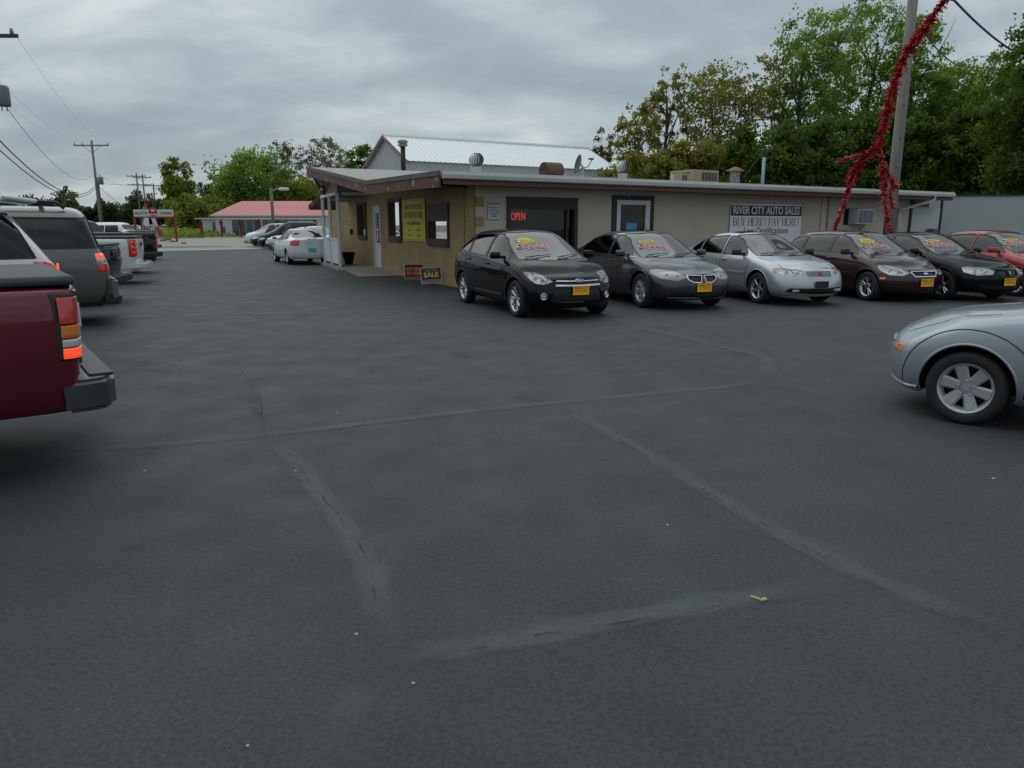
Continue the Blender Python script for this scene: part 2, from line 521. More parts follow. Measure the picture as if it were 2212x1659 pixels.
    def finish(s, mat, parent, name='body'):
        fs = [f for f in s.bm.faces if f[s.tag] == 0]
        vi = {}; V = []; N = []; Fc = []
        for f in fs:
            for v in f.verts:
                if v not in vi: vi[v] = len(V); V.append(tuple(v.co)); N.append(tuple(s.nrm(v.co)))
            Fc.append([vi[v] for v in f.verts])
        me = bpy.data.meshes.new(name); me.from_pydata(V, [], Fc); me.materials.append(mat)
        me.polygons.foreach_set('use_smooth', [True] * len(me.polygons)); me.update()
        me.normals_split_custom_set_from_vertices(N)
        return link(bpy.data.objects.new(name, me), parent)

SIDE = math.pi / 2
WCACHE = {}
def wheel_meshes(R, rimr, width, style, mat):
    key = (R, rimr, width, style, mat.name)
    if key in WCACHE: return WCACHE[key]
    w = width / 2
    Mx = Matrix.Rotation(-math.pi / 2, 4, 'X')    # Z axis of the lathe -> +Y (outside of a left wheel)
    t = MB(); prof = [(rimr - .005, -w * .8), (rimr + .015, -w), (R * .90, -w * 1.02), (R * .97, -w * .88), (R, -w * .6), (R, w * .6), (R * .97, w * .88), (R * .90, w * 1.03), ((R + rimr) / 2, w * 1.06), (rimr + .015, w), (rimr - .005, w * .82)]
    t.lathe(prof, 40, Mx)
    for k in range(3):       # tread grooves
        h = (-.35 + .35 * k) * w * 1.2
        t.lathe([(R + .0015, h - .004), (R + .0035, h), (R + .0015, h + .004)], 40, Mx)
    tyre = t.data('tyre', M_rubber, True)
    d = MB(); d.lathe([(.001, w * .1), (rimr * .55, w * .1), (rimr * .60, w * .02), (rimr * .98, -w * .05), (rimr * .98, -w * .7), (.001, -w * .7)], 24, Mx)
    drum = d.data('wheel', M_under, True)
    r = MB()
    r.lathe([(rimr - .035, w * .25), (rimr - .022, w * .66), (rimr - .006, w * .86), (rimr + .006, w * .90), (rimr + .004, w * .70)], 40, Mx)
    hub = .052 if style != 'cover' else .09
    r.lathe([(.001, w * .62), (hub * .55, w * .62), (hub * .6, w * .56), (hub, w * .54), (hub * 1.25, w * .40)], 20, Mx)
    n, w0, w1, split = dict(five=(5, .040, .060, .5), ion=(5, .050, .075, 0), six=(6, .080, .105, 0), cover=(6, .10, .135, 0), twin=(5, .05, .10, .6), many=(8, .03, .05, 0), truck=(6, .045, .07, 0))[style]
    zc = w * .66
    for k in range(n):
        th = 2 * math.pi * k / n + math.pi / 2
        c, s_ = math.cos(th), math.sin(th)
        def P(rr, ll, h): return Mx @ Vector((rr * c - ll * s_, rr * s_ + ll * c, h))
        ra, rb = hub * .9, rimr - .018
        if split:
            for sg in (-1, 1):
                o0 = sg * w0 * .30; o1 = sg * w1 * .62
                a0, a1 = w0 * .45, w1 * .42
                pts = [P(ra, o0 - a0 / 2, zc * .80), P(ra, o0 + a0 / 2, zc * .80), P(rb, o1 + a1 / 2, zc * .98), P(rb, o1 - a1 / 2, zc * .98), P(ra, o0, zc * .98), P(rb, o1, zc * 1.22)]
                r.mesh(pts, [(0, 4, 5, 3), (1, 2, 5, 4)])
        else:
            pts = [P(ra, -w0 / 2, zc * .72), P(ra, w0 / 2, zc * .72), P(rb, w1 / 2, zc * .92), P(rb, -w1 / 2, zc * .92),
                   P(ra, -w0 * .32, zc * .95), P(ra, w0 * .32, zc * .95), P(rb, w1 * .34, zc * 1.2), P(rb, -w1 * .34, zc * 1.2)]
            r.mesh(pts, [(4, 5, 6, 7), (0, 4, 7, 3), (1, 2, 6, 5)])
    nb = 5
    for k in range(nb):
        th = 2 * math.pi * k / nb
        Mb = Mx @ Matrix.Translation((math.cos(th) * hub * 1.15, math.sin(th) * hub * 1.15, w * .66))
        r.lathe([(.012, 0), (.011, .010), (.001, .013)], 8, Mb)
    rim = r.data('rim', mat, 'auto')
    WCACHE[key] = (drum, tyre, rim); return WCACHE[key]

def add_wheels(root, sp, style, mat, R=.315, rimr=.205, width=.2, steer=0.0):
    ms = wheel_meshes(R, rimr, width, style, mat)
    for x in (sp['wb'] / 2, -sp['wb'] / 2):
        for sg in (1, -1):
            w = link(bpy.data.objects.new('wheel', ms[0]), root)
            w.location = (x, sg * (sp['track'] / 2), R)
            w.rotation_euler = (0, random.uniform(0, 6.28), (0 if sg == 1 else math.pi) + (steer if x > 0 else 0))
            w.rotation_mode = 'ZXY' if False else 'XYZ'
            w.rotation_euler = (0, random.uniform(0, 6.28), 0)
            if sg == -1: w.rotation_euler = (0, random.uniform(0, 6.28), math.pi)
            link(bpy.data.objects.new('tyre', ms[1]), w)
            link(bpy.data.objects.new('rim', ms[2]), w)

def stdspec(**k):
    """cage of a passenger car; every outline is a list of (x, value) pairs, rear first"""
    return k

def arch(B, sp, R, mat_lip, root, lip=True, zc=None, seg=22):
    zc = zc if zc is not None else sp.get('R', .315)
    for x in (sp['wb'] / 2, -sp['wb'] / 2):
        for sg in (1, -1):
            pts = [(x + R * math.cos(a), sg, zc + R * math.sin(a)) for a in np.linspace(0, 2 * math.pi, seg, endpoint=False)]
            B.carve([(p[0], sg * 1, p[2]) for p in pts], sg * SIDE, tagv=-1, cond=lambda c, sg=sg: c.y * sg > .35)
    for x in (sp['wb'] / 2, -sp['wb'] / 2):
        for sg in (1, -1):
            m = MB(); l = MB()
            pn = []
            for a in np.linspace(-.35, math.pi + .35, 26):
                pn.append(B.side(x + R * math.cos(a), max(zc + R * math.sin(a), sp['arch_bot']), sg))
            y0 = max(abs(p[0].y) for p in pn)
            for (p, n) in pn:
                m.v.append(tuple(p)); m.v.append((p.x, sg * (y0 - .35), p.z))
            for i in range(len(pn) - 1):
                m.f.append((2 * i, 2 * i + 1, 2 * i + 3, 2 * i + 2)); m.m.append(0)
            e = len(m.v); m.v.append((x, sg * (y0 - .35), zc))
            for i in range(len(pn) - 1): m.f.append((e, 2 * i + 1, 2 * i + 3)); m.m.append(0)
            m.build('wheel_housing', M_under, root, fix=False)
            if lip:
                B.strip(l, pn, .022, .004); l.build('wheel_arch_lip', mat_lip, root, True)

def lamp(B, tagv, root, bowls, az=0.0, kind='headlight', lens=None, sg=1, amber=None):
    h = B.patch(tagv, kind, lens or M_lens, root, off=.004)
    if h is None: return None
    B.patch(tagv, 'reflector', M_lampback, h, off=-.022)
    mb = MB()
    for lp in B.edge_loop(tagv):
        pn = [(p, B.nrm(p)) for p in lp]; n = len(pn); b = len(mb.v)
        for p, nn in pn: mb.v.append(tuple(p + nn * .002)); mb.v.append(tuple(p - nn * .024))
        for i in range(n):
            j = (i + 1) % n; mb.f.append((b + 2 * i, b + 2 * i + 1, b + 2 * j + 1, b + 2 * j)); mb.m.append(0)
    if mb.v: mb.build('bezel', M_bowl, h, True, fix=False)
    for (p, r) in bowls:
        co, n = B.cast((p[0], sg * p[1], p[2]), sg * az)
        q = MB(); M = frame(co - n * .030, (0, 0, 1), (1, 0, 0) if kind == 'headlight' else (-1, 0, 0))
        q.lathe([(r, .030), (r * .92, .030), (r * .6, .008), (r * .25, 0), (.001, 0)], 18, M)
        q.lathe([(r * .28, .0), (r * .26, .02), (r * .12, .03), (.001, .032)], 10, M)
        q.build('bulb_bowl', M_bowl, h, True, fix=False)
    if amber:
        co, n = B.cast((amber[0][0], sg * amber[0][1], amber[0][2]), sg * az)
        M = frame(co - n * .014, Vector((0, 0, 1)).cross(n), n)
        q = MB(); q.bbox_bevel((0, 0, 0), (amber[1], amber[2], .012), .004, M); q.build('turn_signal', M_amber, h)
    return h

def plate(B, root, x, z, az=0.0, w=.31, h=.155, y=0.0, style='yellow', fine=True):
    co, n = B.cast((x, y, z), az)
    d = Vector((math.cos(az), math.sin(az), 0))
    M = frame(co + d * .03, Vector((0, 0, 1)).cross(d), d)
    m = MB()
    if style == 'bracket':
        m.bbox_bevel((0, 0, 0), (w, h, .02), .008, M); return m.build('plate_bracket', M_blackpl, root)
    if style == 'teal':
        m.bbox_bevel((0, 0, 0), (w, h, .008), .003, M); return m.build('license_plate', pbr('plate_teal', (.04, .50, .44), .5), root)
    m.bbox_bevel((0, 0, 0), (w, h, .008), .003, M); p = m.build('license_plate', M_yellowplate, root)
    k = MB(); k.bbox_bevel((0, 0, -.012), (w * .8, h * .8, .014), .004, M); k.build('plate_mount', M_blackpl, p)
    text('RIVER CITY', M @ Matrix.Translation((0, h * .25, .0045)), .062, M_plateink, p, xs=.86, bold=.0018, extrude=.0005)
    if fine:
        text('AUTO SALES', M @ Matrix.Translation((0, -.005, .0045)), .036, M_plateink, p, xs=1.1, bold=.0008, extrude=.0005)
        q = MB(); q.box((0, -.032, .0048), (w * .85, .003, .001), M); q.build('rule', M_plateink, p)
        text('PARKERSBURG', M @ Matrix.Translation((0, -.052, .0045)), .026, M_plateink, p, xs=1.0, extrude=.0005) if False else None
    return p

def project_to(B, me, d, off):
    for v in me.vertices:
        h = B.bvh.ray_cast(v.co + d * 3, -d)
        if h[0] is not None: v.co = h[0] + d * 0 + B.nrm(h[0]) * off
def sticker_set(B, root, x0, y0, z0, price='$2000', year='2012', k=1.12, cash=True, green='4-CYLINDER', second=True):
    """dealer stickers on the upper passenger corner of the windscreen; laid on the glass along the skin"""
    co, n = B.cast((x0, y0, z0), 0)
    yax = Vector((0, 0, 1)); yax = (yax - n * yax.dot(n)).normalized()
    xax = yax.cross(n)
    M = Matrix(((xax.x, yax.x, n.x, co.x), (xax.y, yax.y, n.y, co.y), (xax.z, yax.z, n.z, co.z), (0, 0, 0, 1)))
    def lay(me, mat, name, off, parent=root):
        me.transform(M)
        for v in me.vertices:
            h = B.bvh.ray_cast(v.co + n * .5, -n)
            if h[0] is not None: v.co = h[0] + B.nrm(h[0]) * off
        me.materials.clear(); me.materials.append(mat); me.name = name
        return link(bpy.data.objects.new(name, me), parent)
    def oval(cx, cy, a, b):
        mb = MB(); N = 28
        for r0, r1 in ((0, .5), (.5, 1)):
            for i in range(N):
                t0, t1 = 2 * math.pi * i / N, 2 * math.pi * (i + 1) / N
                mb.face([(cx + a * r * math.cos(t), cy + b * r * math.sin(t), 0) for r, t in ((r0, t0), (r1, t0), (r1, t1), (r0, t1))])
        return mb.data('sticker', M_stick_y, fix=False)
    def rect(cx, cy, w, h):
        mb = MB(); N = 6
        for i in range(N):
            a, b = cx - w / 2 + w * i / N, cx - w / 2 + w * (i + 1) / N
            mb.face([(a, cy - h / 2, 0), (b, cy - h / 2, 0), (b, cy + h / 2, 0), (a, cy + h / 2, 0)])
        return mb.data('sticker', M_stick_g, fix=False)
    if second:
        o = lay(oval(-.02 * k, .155 * k, .15 * k, .040 * k), M_stick_y, 'sticker', .005)
        lay_t = text_mesh('BUY HERE PAY HERE', .030 * k, 0, 1.0, 'CENTER'); lay_t.transform(Matrix.Translation((-.02 * k, .158 * k, 0)))
        lay(lay_t, M_stick_yd, 'lettering', .0075, o)
    o = lay(oval(0, .095 * k, .15 * k, .048 * k), M_stick_y, 'year_sticker', .008)
    t = text_mesh(year, .085 * k, .001, 1.25); t.transform(Matrix.Translation((0, .093 * k, 0))); lay(t, M_stick_yd, 'lettering', .0105, o)
    o = lay(rect(.02 * k, .030 * k, .31 * k, .048 * k), M_stick_g, 'engine_sticker', .006)
    t = text_mesh(green, .046 * k, .001, 1.05); t.transform(Matrix.Translation((.02 * k, .028 * k, 0))); lay(t, M_stick_yd, 'lettering', .0085, o)
    sp = .30 * k
    t = text_mesh(price, .150 * k, .015 * k, 1.05, space=1.34); t.transform(Matrix.Translation((.09 * k, -.055 * k, 0))); o = lay(t, M_stick_w, 'price_sticker', .010)
    t = text_mesh(price, .150 * k, .006 * k, 1.05, space=1.34); t.transform(Matrix.Translation((.09 * k, -.055 * k, 0))); lay(t, M_stick_r, 'lettering', .0125, o)
    if cash:
        t = text_mesh('Cash Discount', .060 * k, .0005, 1.15); t.transform(Matrix.Translation((.13 * k, -.135 * k, 0))); lay(t, M_stick_w, 'chalk_writing', .006)

def interior(root, sp, seats=True, dark=False):
    m = MB()
    W = sp['w'] * .82; x0 = sp['cab'][0]; x1 = sp['cab'][1]; zb = sp['beltz']
    m.bbox_bevel(((x0 + x1) / 2, 0, .35), (x1 - x0, W * 2, .1), .03)
    m.build('cabin_floor', M_dash, root)
    d = MB(); d.bbox_bevel((x1 - .28, 0, zb - .10), (.45, W * 1.85, .16), .05); d.build('dashboard', M_dash, root)
    s = MB(); s.lathe([(.17, .012), (.185, 0), (.17, -.012)], 20, frame((x1 - .60, .36, zb - .02), (0, 1, 0), (-.8, 0, .5)), close=True)
    s.build('steering_wheel', M_blackpl, root, True)
    if seats:
        for (x, ys) in ((x1 - 1.25, (-.36, .36)), (x0 + .55, (-.36, .36))):
            for y in ys:
                q = MB()
                Mt = Matrix.Translation((x, y, .5)) @ Matrix.Rotation(math.radians(-12), 4, 'Y')
                q.bbox_bevel((0, 0, .28), (.14, .46, .62), .06, Mt)
                q.bbox_bevel((-.01, 0, .70), (.09, .24, .17), .035, Mt)
                q.bbox_bevel((.26, 0, -.02), (.5, .48, .14), .05, Matrix.Translation((x, y, .5)))
                q.build('seat', M_seat, root, True)

def mirrors(B, root, x, z, mat, w=.19, h=.125, dx=.0):
    for sg in (1, -1):
        co, n = B.side(x, z, sg)
        m = MB(); m.tube([co - Vector((0, sg * .03, 0)), co + Vector((-.01, sg * .09, .01))], [.028, .022], 8)
        m.bbox_bevel((0, 0, 0), (.10, w, h), .035, Matrix.Translation(co + Vector((-.01, sg * (.08 + w / 2), .035))) @ Matrix.Rotation(sg * .12, 4, 'Z'))
        o = m.build('wing_mirror', mat, root, True)
        g = MB(); g.bbox_bevel((0, 0, 0), (.006, w * .82, h * .75), .002, Matrix.Translation(co + Vector((-.062, sg * (.08 + w / 2), .035))) @ Matrix.Rotation(sg * .12, 4, 'Z'))
        g.build('mirror_glass', M_chrome, o)

def wipers(B, root, xb, zb, y0s=(-.55, .05), ln=.52):
    for y0 in y0s:
        pts = []
        for i in range(7):
            y = y0 + ln * i / 6; co, n = B.cast((xb, y, zb + .01 + .05 * i / 6), 0)
            pts.append(co + n * (.018 + .004 * math.sin(i)))
        m = MB(); m.tube(pts, .007, 6); m.tube([pts[0] + Vector((.05, -.02, -.03)), pts[3] + Vector((.01, 0, .01))], .006, 6)
        m.build('wiper', M_blackpl, root)

def place(root, heading_deg, local=None, world=None, pos=None):
    th = math.radians(heading_deg); root.rotation_euler = (0, 0, th)
    if pos is not None: root.location = (pos[0], pos[1], 0); return
    c, s_ = math.cos(th), math.sin(th)
    root.location = (world[0] - (local[0] * c - local[1] * s_), world[1] - (local[0] * s_ + local[1] * c), 0)

def passenger_car(name, label, cat, sp, pmat, wheel_style, wheel_mat, group=None, detail=2, glass=None, doors=True):
    """common parts of every car and van; returns root and body"""
    root = empty(name, label=label, cat=cat, group=group)
    B = Body(sp, 2 if detail < 3 else 3)
    R = sp.get('R', .315)
    arch(B, sp, R + sp.get('gap', .065), pmat, root, lip=detail > 0)
    glass = glass or M_glass_car
    # side windows
    dlo = sp['dlo']; rims = MB()
    for sg in (1, -1):
        rest = dlo
        spans = [(None, sp['pillars'][0])] + [(sp['pillars'][i], sp['pillars'][i + 1]) for i in range(len(sp['pillars']) - 1)] + [(sp['pillars'][-1], None)]
        for a, b in spans:
            poly = dlo
            pw = .028
            if a is not None:   # a = ((x_bottom, z),(x_top, z)) window lies behind the pillar
                poly = clip_poly(poly, (a[1][0] - pw, a[1][1]), (a[0][0] - pw, a[0][1])) if False else clip_poly(poly, (a[0][0] - pw, a[0][1]), (a[1][0] - pw, a[1][1]))
            if b is not None:
                poly = clip_poly(poly, (b[1][0] + pw, b[1][1]), (b[0][0] + pw, b[0][1]))
            if len(poly) < 3: continue
            t = B.carve([(p[0], sg, p[1]) for p in poly], sg * SIDE, cond=lambda c, sg=sg: c.y * sg > .25)
            gm = glass
            if sp.get('dark_rear') and a is not None: gm = M_glass_dark
            B.patch(t, 'side_window', gm, root, off=-.006)
            if detail > 0: B.rim(t, 'window_seal', M_trim, root, .022, .003)
    if sp.get('screen'):
        t = B.carve([(0, p[0], p[1]) for p in sp['screen']] + [(0, -p[0], p[1]) for p in sp['screen']], 0, cond=lambda c: c.x > sp['cab'][0] + .5 and c.z > sp['beltz'] - .12)
        B.patch(t, 'windscreen', M_glass_screen if not sp.get('dark_screen') else M_glass_dark, root, off=-.004); B.screen_tag = t
        if detail > 0: B.rim(t, 'window_seal', M_trim, root, .03, .003)
    if sp.get('rearglass'):
        t = B.carve([(0, p[0], p[1]) for p in sp['rearglass']] + [(0, -p[0], p[1]) for p in sp['rearglass']], math.pi, cond=lambda c: c.x < sp['cab'][0] + .9 and c.z > sp['beltz'] - .12)
        B.patch(t, 'rear_window', M_glass_dark if sp.get('dark_rear') else M_glass_screen, root, off=-.004)
        if detail > 0: B.rim(t, 'window_seal', M_trim, root, .03, .003)
    if rims.v: rims.build('window_seal', M_trim, root)
    # floor pan
    f = MB(); x0, x1 = sp['st'][0] + .25, sp['st'][-1] - .55
    zf_ = sp['bot'][0][1] + .06; f.bbox_bevel(((x0 + x1) / 2, 0, zf_), (x1 - x0, sp['w'] * 1.25, .16), .04); f.build('floor_pan', M_under, root)
    interior(root, sp, seats=detail > 0)
    add_wheels(root, sp, wheel_style, wheel_mat, R, sp.get('rimr', .205), sp.get('tw', .2))
    if doors and detail > 0:
        for sg in (1, -1):
            for ln in sp.get('gaps', []):
                B.line([(p[0], sg, p[1]) for p in ln], sg * SIDE, .013, .0012, 'door_gap', M_gap, root)
        if sp.get('hoodgap'):
            for sg in (1, -1):
                pn = [B.top(x, sg * y) for x, y in sp['hoodgap']]
                pn2 = []
                for a, b in zip(sp['hoodgap'][:-1], sp['hoodgap'][1:]):
                    for i in range(6):
                        pn2.append(B.top(a[0] + (b[0] - a[0]) * i / 6, sg * (a[1] + (b[1] - a[1]) * i / 6)))
                pn2.append(pn[-1]); gaps = MB(); B.strip(gaps, pn2, .012, .0012); gaps.build('bonnet_gap', M_gap, root)
        for sg in (1, -1):
            for (x, z) in sp.get('handles', []):
                co, n = B.side(x, z, sg); m = MB()
                m.bbox_bevel((0, 0, 0), (.20, .03, .028), .012, Matrix.Translation(co + n * .018))
                m.build('door_handle', sp.get('handle_mat', pmat), root, True)
    return root, B

def make_spec(wb, w, H, xf, xr, nose, cowl, wtop, rtop, rbase, deck, belt, st, R=.315, rimr=.205, hoodmid=None,
              roofw=.665, nbow=.20, tbow=.14, tailprof=None, noseprof=None, bow=.11, dlo=None, pillars=(), screen=True,
              rearglass=True, gap=.06, bot=.20, deckw=.78, track=None, tail_top=None, yf=None, gaps=(), handles=(), **kw):
    # cowl sits a little behind the front axle
    cowl = (cowl[0] - .15, cowl[1]); wtop = wtop - .07
    if dlo: dlo = [(x - (.14 if x > .8 else (.08 if x > .3 else 0)), z) for x, z in dlo]
    handles = handles; kw = dict(kw)
    if kw.get('hoodgap'): kw['hoodgap'] = [kw['hoodgap'][0], kw['hoodgap'][1], (kw['hoodgap'][2][0] - .15, kw['hoodgap'][2][1])]
    st = [x - .14 if .8 < x < 1.26 else (x - .07 if .1 < x < .35 else (x - .10 if .35 < x < .7 else x)) for x in st]
    H = H + .04; dlo = [(x, z + (.03 if z > 1.2 else 0)) for x, z in dlo] if dlo else dlo
    zn, zc = nose, cowl[1]
    hm = hoodmid or ((cowl[0] + xf) / 2, (zn + zc) / 2 + .06)
    top = [(xr, tail_top or deck - .02), (xr + .10, deck), (rbase[0], rbase[1]), (rtop, H - .045), ((wtop + rtop) / 2, H), (wtop, H - .03), (cowl[0], zc), hm, (xf - .28, zn + .055), (xf - .05, zn)]
    bel = [(xr, min(belt[2], deck) - .06), (xr + .2, min(belt[2], deck + .02) - .03), (rbase[0], belt[2]), (0, belt[1]), (cowl[0], belt[0]), (hm[0], hm[1] - .075), (xf - .30, zn - .01), (xf, zn - .05)]
    rz = [(xr, (tail_top or deck) - .035), (xr + .10, deck - .02), (rbase[0], rbase[1] - .015), (rtop, H - .09), ((wtop + rtop) / 2, H - .055), (wtop, H - .085), (cowl[0], zc - .025), (hm[0], hm[1] - .028), (xf - .28, zn + .03), (xf - .05, zn - .02)]
    rw = [(xr, deckw * w * .95), (rbase[0], deckw * w), (rtop, roofw * w), (wtop, roofw * w), (cowl[0], .80 * w), (xf - .3, .76 * w), (xf, .70 * w)]
    wid = [(xr, .85 * w), (xr + .14, .93 * w), (xr + .45, .985 * w), (-.3, w), (.6, w), (xf - .75, .99 * w), (xf - .32, .93 * w), (xf - .14, .88 * w), (xf, .80 * w)]
    bw = [(xr, 0), (rbase[0], -bow * .7), (rtop, -bow * .8), ((wtop + rtop) / 2, 0), (wtop, bow * .8), (cowl[0], bow), (xf - .3, .10), (xf, 0)]
    bt = [(xr, bot + .07), (xr + .5, bot), (xf - .6, bot), (xf, bot)]
    np_ = noseprof or [(.15, xf - .12), (.30, xf - .02), (.5, xf), (.60, xf - .02), (.70, xf - .09), (.80, xf - .2)]
    tp = tailprof or [(.2, xr + .10), (.35, xr + .01), (.55, xr), (.70, xr + .04), (deck, xr + .07), (deck + .2, xr + .1)]
    zb = belt[1]
    sc = [(.74 * w, zc + .005), (roofw * w - .035, H - .085), (0, H - .055), (0, zc - .01)] if screen else None
    rg = [(deckw * w - .08, rbase[1] + .03), (roofw * w - .05, H - .095), (0, H - .07), (0, rbase[1] + .03)] if rearglass else None
    return dict(wb=wb, w=w, R=R, rimr=rimr, gap=gap, st=st, top=top, belt=bel, rz=rz, rw=rw, wid=wid, bow=bw, bot=bt, nose=np_, tail=tp,
                nbow=nbow, tbow=tbow, screen=sc, rearglass=rg, dlo=dlo, pillars=list(pillars), beltz=zb, cab=(rbase[0], cowl[0]),
                track=track or 2 * w - .27, arch_bot=bot + .02, gaps=gaps, handles=handles, yf=yf or [.84, .955, 1.0, 1.0, .985, .925], **kw)

ROWG = 'cars for sale parked in a row before the building'
def black_hatch():
    sp = make_spec(2.65, .91, 1.49, 2.17, -2.18, .74, (1.20, .985), .28, -1.60, (-2.08, 1.04), .98, (.955, .985, 1.08),
        [-2.18, -2.08, -1.9, -1.66, -1.3, -.95, -.55, -.1, .28, .60, .92, 1.22, 1.5, 1.78, 1.96, 2.08, 2.17], R=.325, rimr=.225, hoodmid=(1.62, .925),
        nbow=.24, tailprof=[(.2, -2.06), (.4, -2.17), (.6, -2.18), (.9, -2.13), (1.05, -2.06), (1.2, -1.92), (1.4, -1.7)], tail_top=.98,
        noseprof=[(.15, 2.05), (.28, 2.15), (.45, 2.17), (.6, 2.14), (.7, 2.08), (.78, 1.98)],
        dlo=[(1.02, .985), (.98, 1.03), (.42, 1.315), (.1, 1.385), (-.3, 1.405), (-.9, 1.39), (-1.35, 1.345), (-1.68, 1.25), (-1.80, 1.16), (-1.35, 1.075), (-.4, 1.02)],
        pillars=[((.62, .9), (.60, 1.4)) if False else ((-.10, .9), (-.18, 1.5)), ((-1.02, .9), (-1.20, 1.5))],
        gaps=[[(.98, .92), (.90, .62), (.86, .32)], [(-.10, 1.0), (-.08, .6), (-.10, .30)], [(-1.18, 1.06), (-1.14, .86), (-.98, .62), (-.84, .30)], [(.86, .30), (-.84, .30)]],
        hoodgap=[(2.0, .56), (1.7, .66), (1.3, .73)], handles=[(.08, .88), (-.95, .93)], w2=0)
    root, B = passenger_car('parked_hatchback', 'glossy black five-door hatchback with 2012 and $2000 windscreen stickers, nearest the building corner', 'car', sp, P_black, 'twin', M_alloy, ROWG, 3)
    # lower valance, grille slots
    t = B.carve([(2, y, z) for y, z in ((.50, .30), (.44, .53), (-.44, .53), (-.50, .30))], 0, cond=lambda c: c.x > 1.8); B.patch(t, 'lower_grille', M_blackpl, root, off=-.02)
    t = B.carve([(2, y, z) for y, z in ((.44, .615), (.46, .675), (-.46, .675), (-.44, .615))], 0, cond=lambda c: c.x > 1.7); B.patch(t, 'upper_grille', M_blackpl, root, off=-.015)
    for z, a, w_ in ((.655, .40, .022), (.585, .42, .034)):
        B.line([(2, -a, z), (2, 0, z - .004), (2, a, z)], 0, w_, .018, 'grille_bar', M_chrome, root)
    for z in (.36, .42, .48):
        B.line([(2, -.42, z), (2, .42, z)], 0, .012, .004, 'grille_slat', M_blackpl, root)
    for sg in (1, -1):
        t = B.carve([(2.06, sg * .50, .655), (1.98, sg * .62, .60), (1.90, sg * .74, .615), (1.70, sg * .86, .735), (1.62, sg * .88, .80), (1.80, sg * .78, .79), (1.95, sg * .64, .73)], sg * math.radians(40), cond=lambda c, sg=sg: c.x > 1.4 and c.y * sg > .2)
        lamp(B, t, root, [((1.98, .68, .665), .048), ((1.86, .76, .70), .052)], math.radians(40), sg=sg, amber=((1.68, .86, .755), .10, .05))
        co, n = B.cast((2, sg * .62, .40), sg * .3); M = frame(co, (0, 0, 1), n + Vector((.3, 0, 0)))
        m = MB(); m.lathe([(.058, -.01), (.060, .010), (.047, .010), (.042, -.004), (.001, -.004)], 20, M); f = m.build('fog_lamp', M_chrome, root, True)
        m = MB(); m.lathe([(.036, .002), (.024, .010), (.001, .013)], 16, M); m.build('lens', M_clearlens, f, True)
        t = B.carve([(-2.1, sg * .60, 1.00), (-2.0, sg * .8, 1.02), (-1.80, sg * .84, 1.00), (-1.78, sg * .84, 1.05), (-1.9, sg * .8, 1.14), (-2.05, sg * .62, 1.12)], sg * math.radians(125), cond=lambda c, sg=sg: c.x < -1.6 and c.y * sg > .3)
        B.patch(t, 'tail_light', M_redlens, root, off=.014, thick=.02)
    co, n = B.cast((2, 0, .655), 0)
    m = MB(); M = frame(co + n * .012, (0, 1, 0), n)
    m.lathe([(.085, 0), (.085, .012), (.075, .016), (.001, .018)], 24, M @ Matrix.Diagonal((1, .42, 1, 1))); bd = m.build('badge', M_chrome, root, True)
    m = MB(); m.lathe([(.076, .0165), (.001, .0185)], 24, M @ Matrix.Diagonal((1, .40, 1, 1))); m.build('badge_field', pbr('badge_blue', (.03, .05, .14), .3), bd, True)
    text('Ford', M @ Matrix.Translation((0, 0, .020)), .062, M_chrome, bd, xs=1.0, bold=.0012, extrude=.001)
    plate(B, root, 2, .505)
    mirrors(B, root, 0.68, 1.02, P_black)
    wipers(B, root, 1.05, 1.0)
    sticker_set(B, root, 0.62, -.34, 1.24, '$2000', '2012')
    for sg in (1, -1):
        B.line([(.80, sg, .345), (-.62, sg, .345)], sg * SIDE, .05, .012, 'side_skirt', M_blackpl, root)
    co, n = B.top(-1.72, 0); m = MB(); m.bbox_bevel((0, 0, 0), (.26, .98, .03), .012, Matrix.Translation(co + Vector((-.06, 0, .018))) @ Matrix.Rotation(math.radians(-14), 4, 'Y')); m.build('roof_spoiler', P_black, root, True)
    B.finish(P_black, root)
    return root
def generic_front(B, root, sp, grille=None, lampz=.66, lamps=None, amber=None, bowls=None, lower=None, az=40, cond_x=1.2, lens=None):
    xf = sp['st'][-1]
    if lower:
        t = B.carve([(xf, y, z) for y, z in lower] + [(xf, -y, z) for y, z in lower], 0, cond=lambda c: c.x > xf - .5)
        B.patch(t, 'lower_grille', M_blackpl, root, off=-.02)
    if lamps:
        for sg in (1, -1):
            t = B.carve([(p[0], sg * p[1], p[2]) for p in lamps], sg * math.radians(az), cond=lambda c, sg=sg: c.x > cond_x and c.y * sg > .15)
            lamp(B, t, root, bowls or [], math.radians(az), sg=sg, amber=amber, lens=lens)

